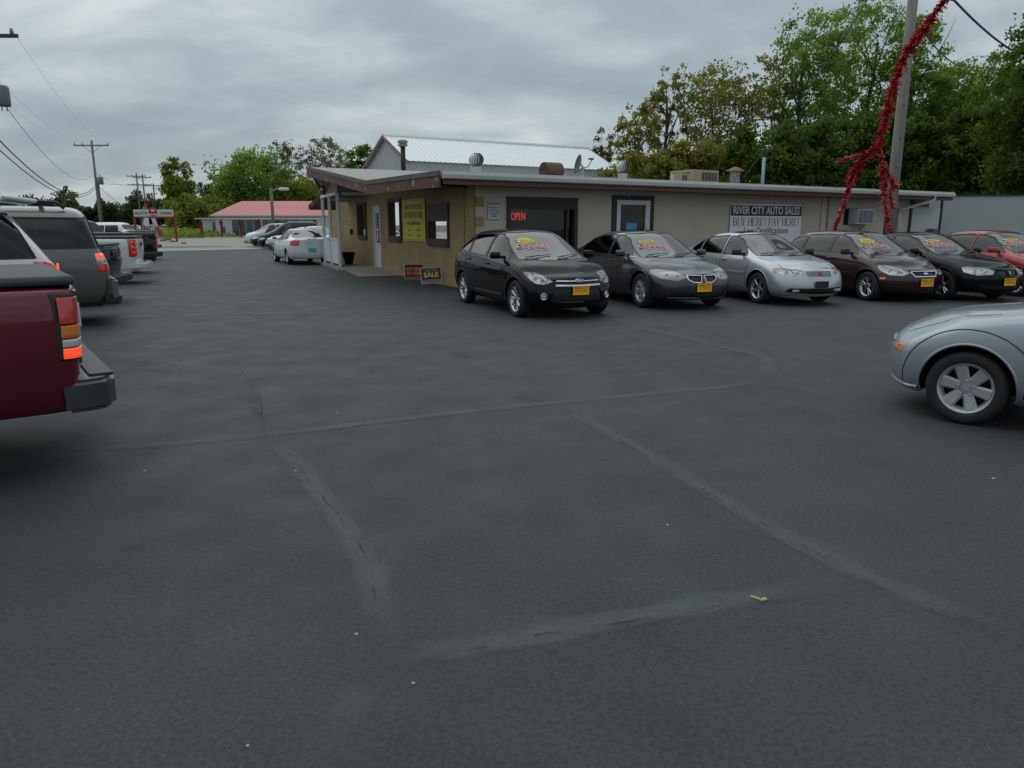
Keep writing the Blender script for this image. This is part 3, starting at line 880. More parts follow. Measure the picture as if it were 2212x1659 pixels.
def grey_sedan():
    sp = make_spec(2.85, .895, 1.45, 2.36, -2.44, .70, (1.22, .96), .30, -1.15, (-1.88, 1.07), 1.04, (.93, .95, 1.00),
        [-2.44, -2.34, -2.12, -1.88, -1.6, -1.3, -1.0, -.55, -.1, .30, .62, .94, 1.24, 1.55, 1.88, 2.12, 2.27, 2.36], R=.335, rimr=.215, hoodmid=(1.75, .87),
        nbow=.26, noseprof=[(.15, 2.24), (.28, 2.34), (.45, 2.36), (.6, 2.33), (.68, 2.28), (.76, 2.15)],
        dlo=[(1.04, .955), (1.0, 1.0), (.45, 1.285), (.12, 1.35), (-.35, 1.365), (-.8, 1.335), (-1.22, 1.24), (-1.48, 1.12), (-1.50, 1.04), (-1.2, 1.005), (-.4, .98)],
        pillars=[((-.06, .9), (-.16, 1.5))],
        gaps=[[(1.10, .90), (1.02, .62), (.98, .32)], [(-.08, .97), (-.06, .6), (-.08, .30)], [(-1.14, 1.0), (-1.10, .82), (-.95, .62), (-.86, .30)], [(.98, .30), (-.86, .30)]],
        hoodgap=[(2.15, .52), (1.9, .62), (1.35, .72)], handles=[(.08, .86), (-.95, .89)])
    root, B = passenger_car('parked_sedan', 'dark grey sedan with twin black nostril grille, between the black hatchback and the silver sedan', 'car', sp, P_grey, 'cover', M_steelcap, ROWG, 3)
    generic_front(B, root, sp, lamps=[(2.30, .34, .63), (2.22, .50, .565), (2.02, .75, .60), (1.80, .86, .69), (1.78, .87, .75), (1.90, .80, .765), (2.15, .55, .72)], bowls=[((2.2, .52, .635), .05), ((2.08, .68, .665), .052)], amber=((1.85, .86, .70), .09, .06), lower=[(.62, .235), (.60, .34), (0, .34), (0, .235)], cond_x=1.5, lens=M_lens_hazy)
    for sg in (1, -1):
        t = B.carve([(2.3, sg * y, z) for y, z in ((.03, .655), (.31, .665), (.30, .59), (.20, .535), (.05, .535))], 0, cond=lambda c, sg=sg: c.x > 2.0 and c.y * sg > 0)
        B.patch(t, 'nostril_grille', M_blackpl, root, off=-.02); B.rim(t, 'grille_surround', M_chrome, root, .022, .010)
        B.line([(1.02, sg, .968), (-.4, sg, .992), (-1.46, sg, 1.05)], sg * SIDE, .014, .006, 'belt_moulding', M_chrome, root)
    co, n = B.cast((2.3, 0, .61), 0)
    m = MB(); m.prism([(-.022, .05), (0, .035), (.022, .05), (.004, -.06), (-.004, -.06)], 0, .02, frame(co, (0, 1, 0), n)); m.build('badge', M_redlens, root)
    plate(B, root, 2.3, .44, y=.0)
    mirrors(B, root, 0.74, .995, P_grey)
    wipers(B, root, 1.07, .975)
    sticker_set(B, root, 0.64, -.33, 1.20, '$2000', '2006', second=False)
    m = MB(); co, n = B.top(.10, -.0); m.tube([co, co + Vector((-.10, 0, .16))], [.006, .002], 6); m.bbox_bevel(tuple(co + Vector((0, 0, .01))), (.08, .05, .02), .008); m.build('antenna', M_blackpl, root)
    B.finish(P_grey, root)
    return root

def silver_sedan():
    sp = make_spec(2.62, .86, 1.42, 2.28, -2.36, .74, (1.14, .96), .24, -1.05, (-1.80, 1.06), 1.02, (.94, .95, .99),
        [-2.36, -2.26, -2.05, -1.80, -1.5, -1.25, -.95, -.5, -.1, .24, .55, .86, 1.16, 1.45, 1.78, 2.02, 2.18, 2.28], R=.32, rimr=.215, hoodmid=(1.65, .895),
        nbow=.24, noseprof=[(.15, 2.14), (.26, 2.27), (.42, 2.28), (.58, 2.25), (.68, 2.20), (.78, 2.10)],
        dlo=[(.96, .955), (.92, 1.0), (.40, 1.255), (.1, 1.32), (-.3, 1.335), (-.8, 1.31), (-1.15, 1.22), (-1.42, 1.08), (-1.40, 1.02), (-1.1, .99), (-.4, .975)],
        pillars=[((-.08, .9), (-.17, 1.5)), ((-1.02, .9), (-1.10, 1.5))],
        gaps=[[(1.02, .90), (.92, .62), (.90, .32)], [(-.08, .97), (-.06, .6), (-.08, .30)], [(-1.08, 1.0), (-1.05, .82), (-.92, .62), (-.80, .30)], [(.90, .30), (-.80, .30)]],
        hoodgap=[(2.05, .50), (1.8, .60), (1.3, .70)], handles=[(.10, .86), (-.88, .89)])
    root, B = passenger_car('parked_sedan', 'silver sedan with a slatted chrome grille and no price sticker, third in the row', 'car', sp, P_silver, 'ion', M_alloy, ROWG, 3)
    generic_front(B, root, sp, lamps=[(2.20, .38, .70), (2.20, .40, .60), (2.05, .66, .60), (1.86, .83, .64), (1.80, .84, .74), (1.95, .74, .75), (2.12, .5, .73)], bowls=[((2.13, .50, .65), .045), ((2.0, .66, .67), .045)], amber=((1.86, .83, .69), .10, .055), lower=[(.66, .30), (.60, .365), (.0, .35), (0, .25), (.5, .25)], cond_x=1.5)
    t = B.carve([(2.2, y, z) for y, z in ((.34, .70), (.28, .575), (-.28, .575), (-.34, .70))], 0, cond=lambda c: c.x > 1.9)
    B.patch(t, 'grille', M_blackpl, root, off=-.02); B.rim(t, 'grille_surround', M_chrome, root, .018, .008)
    for i in range(5):
        z = .598 + i * .022; a = .285 + i * .012
        B.line([(2.2, -a, z), (2.2, a, z)], 0, .009, .008, 'grille_slat', M_chrome, root)
    co, n = B.cast((2.2, 0, .645), 0); m = MB(); m.bbox_bevel((0, 0, .01), (.07, .07, .02), .006, frame(co, (0, 1, 0), n)); m.build('badge', pbr('badge_red', (.45, .04, .04), .3), root)
    plate(B, root, 2.2, .44, style='bracket', w=.30, h=.13)
    for sg in (1, -1):
        B.line([(.86, sg, .60), (-.78, sg, .62)], sg * SIDE, .045, .012, 'side_moulding', P_silver, root)
        co, n = B.cast((2.2, sg * .50, .315), sg * .2); m = MB(); m.bbox_bevel((0, 0, 0), (.16, .055, .03), .012, frame(co, (0, 1, 0), n)); m.build('fog_lamp', M_clearlens, root)
    m = MB()
    pn = [B.top(x, y) for x, y in ((.02, -.36), (.02, .36), (-.42, .36), (-.42, -.36))]
    N = 6; g = [[B.top(.02 - .44 * i / N, -.36 + .72 * j / N)[0] + Vector((0, 0, .006)) for j in range(N + 1)] for i in range(N + 1)]
    for i in range(N):
        for j in range(N): m.face([g[i][j], g[i][j + 1], g[i + 1][j + 1], g[i + 1][j]])
    m.build('sunroof', M_glass_dark, root, True)
    mirrors(B, root, 0.68, .99, M_blackpl)
    wipers(B, root, 0.99, .975)
    B.finish(P_silver, root)
    return root

def maroon_hatch():
    sp = make_spec(2.615, .85, 1.44, 2.12, -2.14, .70, (1.22, .955), .32, -1.55, (-2.04, 1.02), .98, (.93, .965, 1.03),
        [-2.14, -2.05, -1.86, -1.62, -1.35, -.95, -.55, -.1, .32, .62, .94, 1.22, 1.48, 1.74, 1.92, 2.04, 2.12], R=.312, rimr=.205, hoodmid=(1.62, .87),
        nbow=.26, tailprof=[(.2, -2.02), (.4, -2.13), (.6, -2.14), (.9, -2.08), (1.05, -2.0), (1.2, -1.88), (1.4, -1.7)],
        noseprof=[(.15, 2.0), (.28, 2.10), (.45, 2.12), (.58, 2.10), (.66, 2.04), (.74, 1.92)],
        dlo=[(1.04, .96), (1.0, 1.0), (.45, 1.28), (.12, 1.345), (-.35, 1.36), (-.9, 1.345), (-1.35, 1.27), (-1.66, 1.16), (-1.68, 1.10), (-1.3, 1.04), (-.4, 1.0)],
        pillars=[((-.02, .9), (-.06, 1.5)), ((-.95, .9), (-1.05, 1.5))],
        gaps=[[(1.06, .90), (.96, .62), (.92, .32)], [(-.04, .97), (-.02, .6), (-.04, .30)], [(-1.05, 1.03), (-1.02, .82), (-.9, .62), (-.80, .30)], [(.92, .30), (-.80, .30)]],
        hoodgap=[(1.92, .46), (1.7, .58), (1.32, .70)], handles=[(.10, .86), (-.88, .90)])
    root, B = passenger_car('parked_hatchback', 'dark maroon hatchback with chrome-rimmed oval grille, right of the silver sedan', 'car', sp, P_maroon, 'five', M_alloy, ROWG, 2)
    generic_front(B, root, sp, lamps=[(2.06, .38, .62), (2.0, .52, .56), (1.85, .72, .57), (1.68, .82, .66), (1.60, .83, .76), (1.72, .76, .77), (1.92, .55, .71)], bowls=[((1.92, .56, .63), .05), ((1.80, .70, .66), .045)], cond_x=1.3)
    for sg in (1, -1):
        co, n = B.cast((1.74, sg * .83, .50), sg * 1.1); m = MB(); m.bbox_bevel((0, 0, 0), (.12, .05, .02), .008, frame(co, Vector((0, 0, 1)).cross(n), n)); m.build('side_marker', M_amber, root)
        t = B.carve([(-2.0, sg * .58, .95), (-1.8, sg * .8, .98), (-1.66, sg * .82, 1.2), (-1.72, sg * .7, 1.3), (-1.9, sg * .6, 1.25)], sg * math.radians(130), cond=lambda c, sg=sg: c.x < -1.5 and c.y * sg > .3)
        B.patch(t, 'tail_light', M_redlens, root, off=.012, thick=.02)
        B.line([(.88, sg, .56), (-.78, sg, .58)], sg * SIDE, .04, .010, 'side_moulding', P_maroon, root)
    t = B.carve([(2.2, y, z) for y, z in ((.29, .645), (.31, .61), (.25, .545), (-.25, .545), (-.31, .61), (-.29, .645))], 0, cond=lambda c: c.x > 1.8)
    B.patch(t, 'grille', M_blackpl, root, off=-.02); B.rim(t, 'grille_surround', M_chrome, root, .026, .012)
    co, n = B.cast((2.2, 0, .60), 0); m = MB(); m.lathe([(.06, 0), (.055, .012), (.001, .016)], 20, frame(co, (0, 1, 0), n) @ Matrix.Diagonal((1, .45, 1, 1))); m.build('badge', M_chrome, root, True)
    plate(B, root, 2.2, .42, fine=True)
    mirrors(B, root, 0.72, .985, M_blackpl); wipers(B, root, 1.07, .97)
    sticker_set(B, root, 0.66, -.33, 1.18, '$1500', '2007', second=True, green='AUTOMATIC')
    B.finish(P_maroon, root); return root

def black_coupe():
    sp = make_spec(2.62, .86, 1.41, 2.25, -2.33, .71, (1.10, .955), .18, -.85, (-1.72, 1.06), 1.02, (.93, .95, 1.0),
        [-2.33, -2.23, -2.02, -1.72, -1.42, -1.1, -.8, -.45, -.1, .18, .5, .82, 1.12, 1.42, 1.76, 2.0, 2.15, 2.25], R=.32, rimr=.21, hoodmid=(1.65, .875), nbow=.24,
        dlo=[(.92, .955), (.88, 1.0), (.36, 1.25), (.05, 1.315), (-.3, 1.325), (-.75, 1.285), (-1.15, 1.14), (-1.20, 1.04), (-.4, .99)],
        pillars=[((-.30, .9), (-.38, 1.5))],
        gaps=[[(1.0, .90), (.92, .62), (.90, .32)], [(-.42, .97), (-.38, .6), (-.42, .30)], [(.90, .30), (-.42, .30)]], hoodgap=[(2.02, .5), (1.8, .6), (1.25, .7)], handles=[(-.22, .86)])
    root, B = passenger_car('parked_coupe', 'black two-door coupe with yellow dealer plate, between the maroon hatchback and the red car', 'car', sp, P_black, 'five', M_alloy, ROWG, 2)
    generic_front(B, root, sp, lamps=[(2.16, .34, .66), (2.16, .38, .58), (2.02, .66, .56), (1.84, .82, .62), (1.80, .83, .72), (1.95, .72, .73), (2.1, .5, .71)], bowls=[((2.08, .50, .63), .05), ((1.96, .68, .65), .045)], amber=((1.98, .66, .60), .05, .04), lower=[(.6, .25), (.55, .37), (0, .37), (0, .25)], cond_x=1.5)
    for sg in (1, -1):
        t = B.carve([(2.2, sg * y, z) for y, z in ((.03, .66), (.28, .67), (.25, .56), (.05, .54))], 0, cond=lambda c, sg=sg: c.x > 1.9 and c.y * sg > 0)
        B.patch(t, 'nostril_grille', M_blackpl, root, off=-.02)
    co, n = B.cast((2.2, 0, .61), 0); m = MB(); m.prism([(-.018, .045), (0, .03), (.018, .045), (.003, -.05), (-.003, -.05)], 0, .02, frame(co, (0, 1, 0), n)); m.build('badge', M_chrome, root)
    plate(B, root, 2.2, .43)
    mirrors(B, root, 0.62, .985, P_black); wipers(B, root, 0.95, .97)
    sticker_set(B, root, 0.54, -.33, 1.19, '$2000', '2007', second=False)
    B.finish(P_black, root); return root

def red_sedan():
    sp = make_spec(2.615, .85, 1.44, 2.18, -2.24, .72, (1.20, .96), .30, -1.05, (-1.80, 1.05), 1.02, (.93, .955, 1.0),
        [-2.24, -2.14, -1.98, -1.80, -1.5, -1.2, -.9, -.5, -.1, .30, .6, .9, 1.2, 1.48, 1.76, 1.96, 2.09, 2.18], R=.31, rimr=.2, hoodmid=(1.65, .875), nbow=.24,
        dlo=[(1.02, .96), (.98, 1.0), (.45, 1.27), (.12, 1.335), (-.35, 1.35), (-.8, 1.325), (-1.15, 1.23), (-1.40, 1.09), (-1.38, 1.03), (-.4, .985)],
        pillars=[((-.04, .9), (-.10, 1.5))],
        gaps=[[(1.06, .90), (.96, .62), (.92, .32)], [(-.06, .97), (-.04, .6), (-.06, .30)], [(.92, .30), (-.80, .30)]], hoodgap=[(1.98, .5), (1.75, .6), (1.3, .7)], handles=[(.10, .86), (-.88, .88)])
    root, B = passenger_car('parked_sedan', 'bright red sedan cut by the right edge, beyond the black coupe', 'car', sp, P_red, 'five', M_alloy, ROWG, 2)
    generic_front(B, root, sp, lamps=[(2.12, .38, .64), (2.08, .45, .56), (1.9, .72, .57), (1.72, .82, .66), (1.68, .83, .74), (1.95, .6, .72)], bowls=[((2.0, .56, .63), .05)], lower=[(.6, .25), (.55, .37), (0, .37), (0, .25)], cond_x=1.4)
    plate(B, root, 2.2, .43)
    mirrors(B, root, 0.72, .99, P_red); wipers(B, root, 1.05, .975)
    sticker_set(B, root, 0.64, -.33, 1.20, '$2000', '2003', second=False)
    B.finish(P_red, root); return root

def near_silver():
    sp = make_spec(2.615, .85, 1.44, 2.13, -2.30, .70, (1.00, .96), .20, -1.0, (-1.80, 1.05), 1.02, (.935, .955, 1.0),
        [-2.30, -2.20, -2.0, -1.80, -1.5, -1.2, -.9, -.5, -.1, .32, .62, .94, 1.22, 1.40, 1.54, 1.65, 1.75, 2.13], R=.300, rimr=.203, hoodmid=(1.48, .89), nbow=.24, gap=.062,
        noseprof=[(.15, 2.02), (.28, 2.09), (.42, 2.11), (.52, 2.13), (.60, 2.09), (.68, 2.02), (.76, 1.90)],
        dlo=[(.96, .96), (.92, 1.0), (.42, 1.28), (.12, 1.345), (-.35, 1.36), (-.8, 1.325), (-1.15, 1.23), (-1.40, 1.09), (-1.38, 1.03), (-.4, .985)],
        pillars=[((-.04, .9), (-.10, 1.5))], tw=.2,
        gaps=[[(.83, .93), (.845, .85), (.855, .6), (.89, .4), (.91, .27)], [(-.06, .97), (-.04, .6), (-.06, .30)], [(.91, .27), (-.80, .27)]],
        hoodgap=[(1.86, .46), (1.6, .58), (1.3, .65)], handles=[(.10, .86), (-.88, .88)])
    root, B = passenger_car('parked_sedan', 'pale silver sedan nearest the camera, only its front wing and wheel in view', 'car', sp, P_silver2, 'six', M_steelcap, None, 3)
    for sg in (1, -1):
        # flared wheel arch crease and bumper joint
        cx = sp['wb'] / 2; pts = []
        for a in np.linspace(-.1, math.pi * .80, 20): pts.append((cx + .50 * math.cos(a), sg, .325 + .455 * math.sin(a)))
        B.line(pts, sg * SIDE, .009, .0035, 'body_crease', M_gap, root, seg=.015)
        B.line([(2.1, sg * .3, .545), (1.9, sg * .75, .55)], sg * math.radians(50), .01, .008, 'bumper_moulding', P_silver2, root)
        co, n = B.cast((1.90, sg * .74, .565), sg * math.radians(72)); m = MB(); m.bbox_bevel((0, 0, 0), (.125, .062, .02), .01, frame(co, Vector((0, 0, 1)).cross(n), n)); m.build('side_marker', M_amber, root)
        B.line([(1.72, sg * .8, .245), (1.9, sg * .7, .235), (2.1, sg * .35, .23)], sg * math.radians(55), .06, .012, 'chin_spoiler', P_silver2, root)
    generic_front(B, root, sp, lamps=[(2.1, .12, .63), (2.1, .14, .57), (2.05, .44, .575), (2.03, .50, .63), (2.08, .34, .66)], bowls=[((2.08, .32, .61), .04)], lower=None, az=10, cond_x=1.4)
    mirrors(B, root, 0.72, .99, P_silver2); wipers(B, root, 1.05, .975)
    B.finish(P_silver2, root); return root

# ---- trucks and vans of the left row: only their sides and tails face the camera
def boxy_spec(wb, w, H, xf, xr, zrail, st, prof, railz, railw, belt, R=.39, rimr=.22, tbow=.05, tail=None, bot=.33, dlo=None, pillars=(), yf=None, beltz=1.1, cab=(-1, 1), rearglass=None, screen=None, gap=.07, wid=None, bow=None, **kw):
    wid = wid or [(xr, .93 * w), (xr + .12, .98 * w), (xr + .3, w), (xf - .5, .98 * w), (xf, .9 * w)]
    return dict(wb=wb, w=w, R=R, rimr=rimr, gap=gap, st=st, top=prof, belt=belt, rz=railz, rw=railw, wid=wid, bow=bow or [(xr, 0), (xf, 0)],
                bot=[(xr, bot), (xf, bot)], nose=[(.3, xf - .05), (.6, xf), (.9, xf - .05), (1.1, xf - .15)], tail=tail or [(.3, xr + .03), (.7, xr), (1.1, xr), (1.4, xr + .02)],
                nbow=.12, tbow=tbow, screen=screen, rearglass=rearglass, dlo=dlo, pillars=list(pillars), beltz=beltz, cab=cab, track=2 * w - .32,
                arch_bot=bot + .02, tw=.26, yf=yf or [.90, .97, 1.0, 1.0, .995, .97], **kw)

def tube_bumper(root, xr, w, z, h, d, mat, step=None, name='rear_bumper', r=.18):
    if step:
        m = MB(); m.bbox_bevel((xr - d * .42, 0, z + h / 2 + .004), (d * .95, w * 1.7, .022), .008); m.build('bumper_pad', M_blackpl, root)
    m = MB(); P = []
    n = 9
    pts = [(xr + d * 1.1, w), (xr + .05, w), (xr - d * .55, w * .95), (xr - d * .92, w * .84), (xr - d, w * .7), (xr - d, -w * .7), (xr - d * .92, -w * .84), (xr - d * .55, -w * .95), (xr + .05, -w), (xr + d * 1.1, -w)]
    inner = [(xr + d * 1.1, w - .08), (xr + .16, w - .10), (xr + .16, w * .85), (xr + .14, 0), (xr + .16, -w * .85), (xr + .16, -w + .10), (xr + d * 1.1, -w + .08)]
    poly = pts + inner[::-1]
    bm = bmesh.new(); vs0 = [bm.verts.new((p[0], p[1], z - h / 2)) for p in poly]; f = bm.faces.new(vs0)
    r_ = bmesh.ops.extrude_face_region(bm, geom=[f])
    for v in r_['geom']:
        if isinstance(v, bmesh.types.BMVert): v.co.z += h
    bmesh.ops.recalc_face_normals(bm, faces=bm.faces[:])
    bmesh.ops.bevel(bm, geom=[e for e in bm.edges if abs(e.verts[0].co.z - e.verts[1].co.z) < 1e-4], offset=min(.03, h * .2), segments=3, affect='EDGES')
    me = bpy.data.meshes.new(name); bm.to_mesh(me); bm.free(); me.materials.append(mat)
    me.polygons.foreach_set('use_smooth', [True] * len(me.polygons)); me.set_sharp_from_angle(angle=math.radians(40))
    return link(bpy.data.objects.new(name, me), root)

def pickup(label, pmat, L=5.7, wb=3.6, w=.98, bed=1.33, H=1.85, xr=-2.95, taillamp='three', bumpermat=None, tonneau=M_blackpl, badge=None, group=None, R=.39, detail=2, lampz=(.80, 1.22), cab_x=(-1.0, .9), lamp_w=.20, bumpz=None, bumpd=.20, bot=.33, bumph=.17):
    xf = xr + L
    c0, c1 = cab_x
    st = [xr, xr + .08, xr + .3, xr + .8, xr + 1.4, c0 - .12, c0 - .03, c0 + .06, c0 + .25, c0 + .8, c1 - .6, c1 - .1, c1 + .25, c1 + .6, xf - .5, xf - .12, xf]
    rail = bed
    prof = [(xr, rail - .012), (c0 - .05, rail), (c0 + .03, H - .05), (c0 + .3, H), (c1 - .2, H - .03), (c1 + .5, rail - .08), (xf - .1, rail - .22), (xf, rail - .3)]
    rz = [(xr, rail - .02), (c0 - .05, rail - .01), (c0 + .03, H - .09), (c0 + .3, H - .06), (c1 - .2, H - .10), (c1 + .5, rail - .10), (xf - .1, rail - .24), (xf, rail - .32)]
    rw = [(xr, .91 * w), (c0 - .05, .93 * w), (c0 + .06, .76 * w), (c1 - .2, .74 * w), (c1 + .5, .85 * w), (xf, .8 * w)]
    belt = [(xr, rail - .035), (c0 - .05, rail - .03), (c0, rail - .16), (c1 + .5, rail - .16), (xf, rail - .34)]
    dlo = [(c0 + .16, rail - .06), (c0 + .22, H - .16), (c1 - .3, H - .17), (c1 + .22, rail - .08)]
    sp = boxy_spec(wb, w, H, xf, xr, rail, st, prof, rz, rw, belt, R=R, bot=bot, dlo=dlo, pillars=[((c0 + .75, 1), (c0 + .78, 2))], cab=(c0, c1 + .4), beltz=rail - .1,
                   rearglass=[(.70 * w, rail - .02), (.64 * w, H - .14), (0, H - .14), (0, rail - .02)], tail=[(.3, xr + .10), (.6, xr + .02), (.8, xr), (1.5, xr)], tbow=.035, dark_rear=True,
                   wid=[(xr, .955 * w), (xr + .08, .99 * w), (xr + .3, w), (xf - .5, .98 * w), (xf, .9 * w)],
                   gaps=[[(c0 - .02, rail - .05), (c0 - .02, .40)]])
    root, B = passenger_car('pickup_truck', label, 'pickup truck', sp, pmat, 'truck', M_alloy, group, detail, glass=M_glass_dark)
    # tail lamps wrap round the corner
    z0, z1 = lampz
    for sg in (1, -1):
        pts = [(xr + lamp_w, sg * w, z0), (xr + lamp_w * .95, sg * w, z1), (xr - .05, sg * (w - .09), z1 - .01), (xr - .05, sg * (w - .09), z0)]
        cnd = lambda c, sg=sg: c.x < xr + .5 and c.y * sg > w * .6
        az = sg * math.radians(130)
        if taillamp == 'gmc':
            h = z1 - z0
            def band(a, b, mat, name, inset=.030, off=.014):
                t = B.carve([(xr + lamp_w - inset, sg * w, z0 + h * a), (xr + lamp_w - inset - .01 * b, sg * w, z0 + h * b), (xr - .02, sg * (w - .10), z0 + h * b), (xr - .02, sg * (w - .10), z0 + h * a)], az, cond=cnd)
                return B.patch(t, name, mat, lp_root, off=off, thick=.01)
            lp_root = root
            o1 = band(.55, .93, pbr('red_lens_faint_flash', (.42, .02, .02), .2, coat=1, emit=(.8, .03, .02), emis=.05), 'tail_light')  # faint emission imitates flash returned by the unlit upper lens
            lp_root = o1 or root
            band(.335, .52, M_amber2, 'amber_lens'); band(.20, .315, M_clearlens, 'reverse_lens'); band(.03, .18, M_redflash, 'brake_lens')
            t = B.carve(pts, az, cond=cnd); B.patch(t, 'lamp_surround', M_blackpl, root, off=.006, thick=.01)
        elif taillamp == 'exped':
            pass
        else:
            t = B.carve(pts, az, cond=cnd); h = B.patch(t, 'tail_light', M_redlens, root, off=.012, thick=.012)
            if h:
                for i in range(3):
                    co, n = B.cast((xr + .06, sg * w, z0 + (z1 - z0) * (.2 + .3 * i)), az)
                    q = MB(); q.lathe([(.055, .012), (.05, .024), (.001, .03)], 14, frame(co, (0, 0, 1), n)); q.build('lamp_lens', M_redbright2, h, True)
    # tailgate
    t = B.carve([(xr, y, z) for y, z in ((w - .13, .74), (w - .13, bed - .05), (-w + .13, bed - .05), (-w + .13, .74))], math.pi, cond=lambda c: c.x < xr + .1)
    tg = B.patch(t, 'tailgate', pmat, root, off=.012, thick=.012)
    bz = bumpz if bumpz else (.60 if bed > 1.25 else .50)
    m = MB(); m.bbox_bevel((xr - .022, 0, bed - .17), (.02, .26, .09), .01); m.build('tailgate_handle', M_blackpl, tg)
    tube_bumper(root, xr, w * .98, bz, bumph, bumpd, bumpermat or M_chrome, step=bumph > .2)
    if tonneau:
        c = MB(); l0, l1 = xr + .03, c0 - .10
        c.bbox_bevel(((l0 + l1) / 2, 0, bed + .018), (l1 - l0, w * 1.84, .06), .028); c.build('tonneau_cover', tonneau, root, True)
    if badge:
        text(badge, frame((xr - .020, -w * .62, bed - .30), (0, -1, 0), (-1, 0, 0)), .11, M_chrome, tg or root, name='badge', bold=.003, extrude=.004)
    B.finish(pmat, root)
    return root, B, sp
def suv(label, pmat, w=.98, H=1.95, L=5.2, wb=3.02, xr=-2.6, rake=.18, glass_poly=None, rack=True, lampspec=None, group=None, belt=1.17, bumpermat=None, R=.39, lower=None, rear_taper=.0, name='parked_suv', bumpw=1.0, detail=2, front=False, dlo_rear=None):
    xf = xr + L
    st = [xr, xr + .08, xr + .25, xr + .5, xr + .95, xr + 1.5, xr + 2.1, xr + 2.7, xr + 3.1, xr + 3.45, xr + 3.8, xf - .9, xf - .5, xf - .15, xf]
    prof = [(xr, 1.02), (xr + .06, belt - .02), (xr + rake + .05, H - .07), (xr + rake + .35, H - .01), (xr + 1.6, H), (xr + 3.05, H - .04), (xr + 3.8, belt + .02), (xf - .4, belt - .10), (xf, belt - .25)]
    rz = [(xr, .98), (xr + .06, belt - .05), (xr + rake + .05, H - .16), (xr + rake + .35, H - .07), (xr + 1.6, H - .06), (xr + 3.05, H - .10), (xr + 3.8, belt), (xf - .4, belt - .12), (xf, belt - .28)]
    rw = [(xr, .90 * w), (xr + .06, .88 * w), (xr + rake + .05, .76 * w), (xr + 3.0, .76 * w), (xr + 3.8, .85 * w), (xf, .78 * w)]
    bl = [(xr, .95), (xr + .08, belt - .06), (xr + .3, belt), (xr + 3.8, belt - .03), (xf - .4, belt - .16), (xf, belt - .30)]
    dlo = glass_poly
    tail = [(.35, xr + .06), (.6, xr), (.95, xr + .01), (belt, xr + .05), (H, xr + rake)]
    sp = boxy_spec(wb, w, H, xf, xr, belt, st, prof, rz, rw, bl, R=R, dlo=dlo, pillars=[((xr + 1.72, 1), (xr + 1.66, 2)), ((xr + 2.55, 1), (xr + 2.5, 2))] if not dlo_rear else dlo_rear, cab=(xr + .2, xr + 3.7), beltz=belt,
                   rearglass=[(.66 * w, belt + .04), (.60 * w, H - .18), (0, H - .18), (0, belt + .04)], screen=[(.76 * w, belt + .03), (.66 * w, H - .14), (0, H - .11), (0, belt + .02)], tail=tail, tbow=.07, bot=.36 if H > 1.7 else .3,
                   gaps=[[(xr + 1.66, belt), (xr + 1.60, .85), (xr + 1.45, .48)], [(xr + 2.55, belt), (xr + 2.55, .42)], [(xr + 3.55, belt - .05), (xr + 3.5, .42)]])
    root, B = passenger_car(name, label, 'suv' if H > 1.75 else 'van', sp, pmat, 'truck', M_alloy, group, detail, glass=M_glass_dark)
    if rack:
        for sg in (1, -1):
            m = MB(); x0, x1 = xr + rake + .45, xr + 2.9
            zt = H - .035
            m.tube([(x0, sg * .62 * w, zt - .02), (x0 + .10, sg * .62 * w, zt + .07), (x0 + .3, sg * .62 * w, zt + .085), (x1 - .2, sg * .62 * w, zt + .085), (x1, sg * .62 * w, zt - .02)], .024, 8)
            m.build('roof_rail', M_blackpl if rack is True else rack, root, True)
        for x in (xr + rake + .75, xr + 2.3):
            m = MB(); m.bbox_bevel((x, 0, H + .06), (.07, 1.2 * w, .03), .012); m.build('roof_crossbar', M_blackpl, root)
    tube_bumper(root, xr, w * bumpw, .58, .32, .05, bumpermat or pmat)
    if lower:
        tube_bumper(root, xr + .03, w * .985, .42, .16, .13, lower, name='bumper_valance')
    return root, B, sp

P_black = paint('black', (.003, .0034, .004), .0, .5, .03, .62)
P_grey = paint('dark_grey', (.045, .05, .058), .55, .38)
P_silver = paint('silver', (.50, .525, .565), .55, .38)
P_silver2 = paint('pale_silver', (.36, .395, .43), .55, .40)
P_maroon = paint('dark_maroon', (.035, .012, .014), .35, .35)
P_red = paint('red', (.36, .02, .02), .1, .35)
P_white = paint('white', (.66, .68, .69), .0, .35)
P_truckred = paint('truck_maroon', (.125, .008, .022), .35, .33)
P_expgrey = paint('grey_green', (.115, .128, .122), .5, .36)
P_expgrey_d = pbr('grey_plastic', (.06, .065, .066), .5)
M_lens_hazy = pbr('hazy_lamp_lens', (.34, .35, .31), .25, coat=.8)
M_amber2 = pbr('amber_lens_flash_glow', (.55, .17, .02), .2, coat=1, emit=(1, .28, .02), emis=.05)  # flash return added to the unlit amber as emission
M_redflash = pbr('brake_lens_flash_glow', (.75, .06, .03), .2, coat=1, emit=(1, .075, .018), emis=.9)  # brightest flash return, written as emission; no brake light is on
M_redbright2 = pbr('red_lamp_lens', (.62, .02, .02), .12, coat=1, emit=(.8, .02, .01), emis=.15)  # round red lenses given emission for flash bouncing back

M_steelbump = pbr('bumper_steel', (.085, .088, .095), .32, .6)
M_tonneau = pbr('tonneau_vinyl', (.055, .062, .06), .62, noise=(3, .15))
M_bumpgrey = pbr('bumper_grey', (.10, .11, .105), .42, noise=(3, .1))
def wpos(u, v): return ground(u, v)
LEFTG = 'trucks parked tail out along the left edge of the lot'

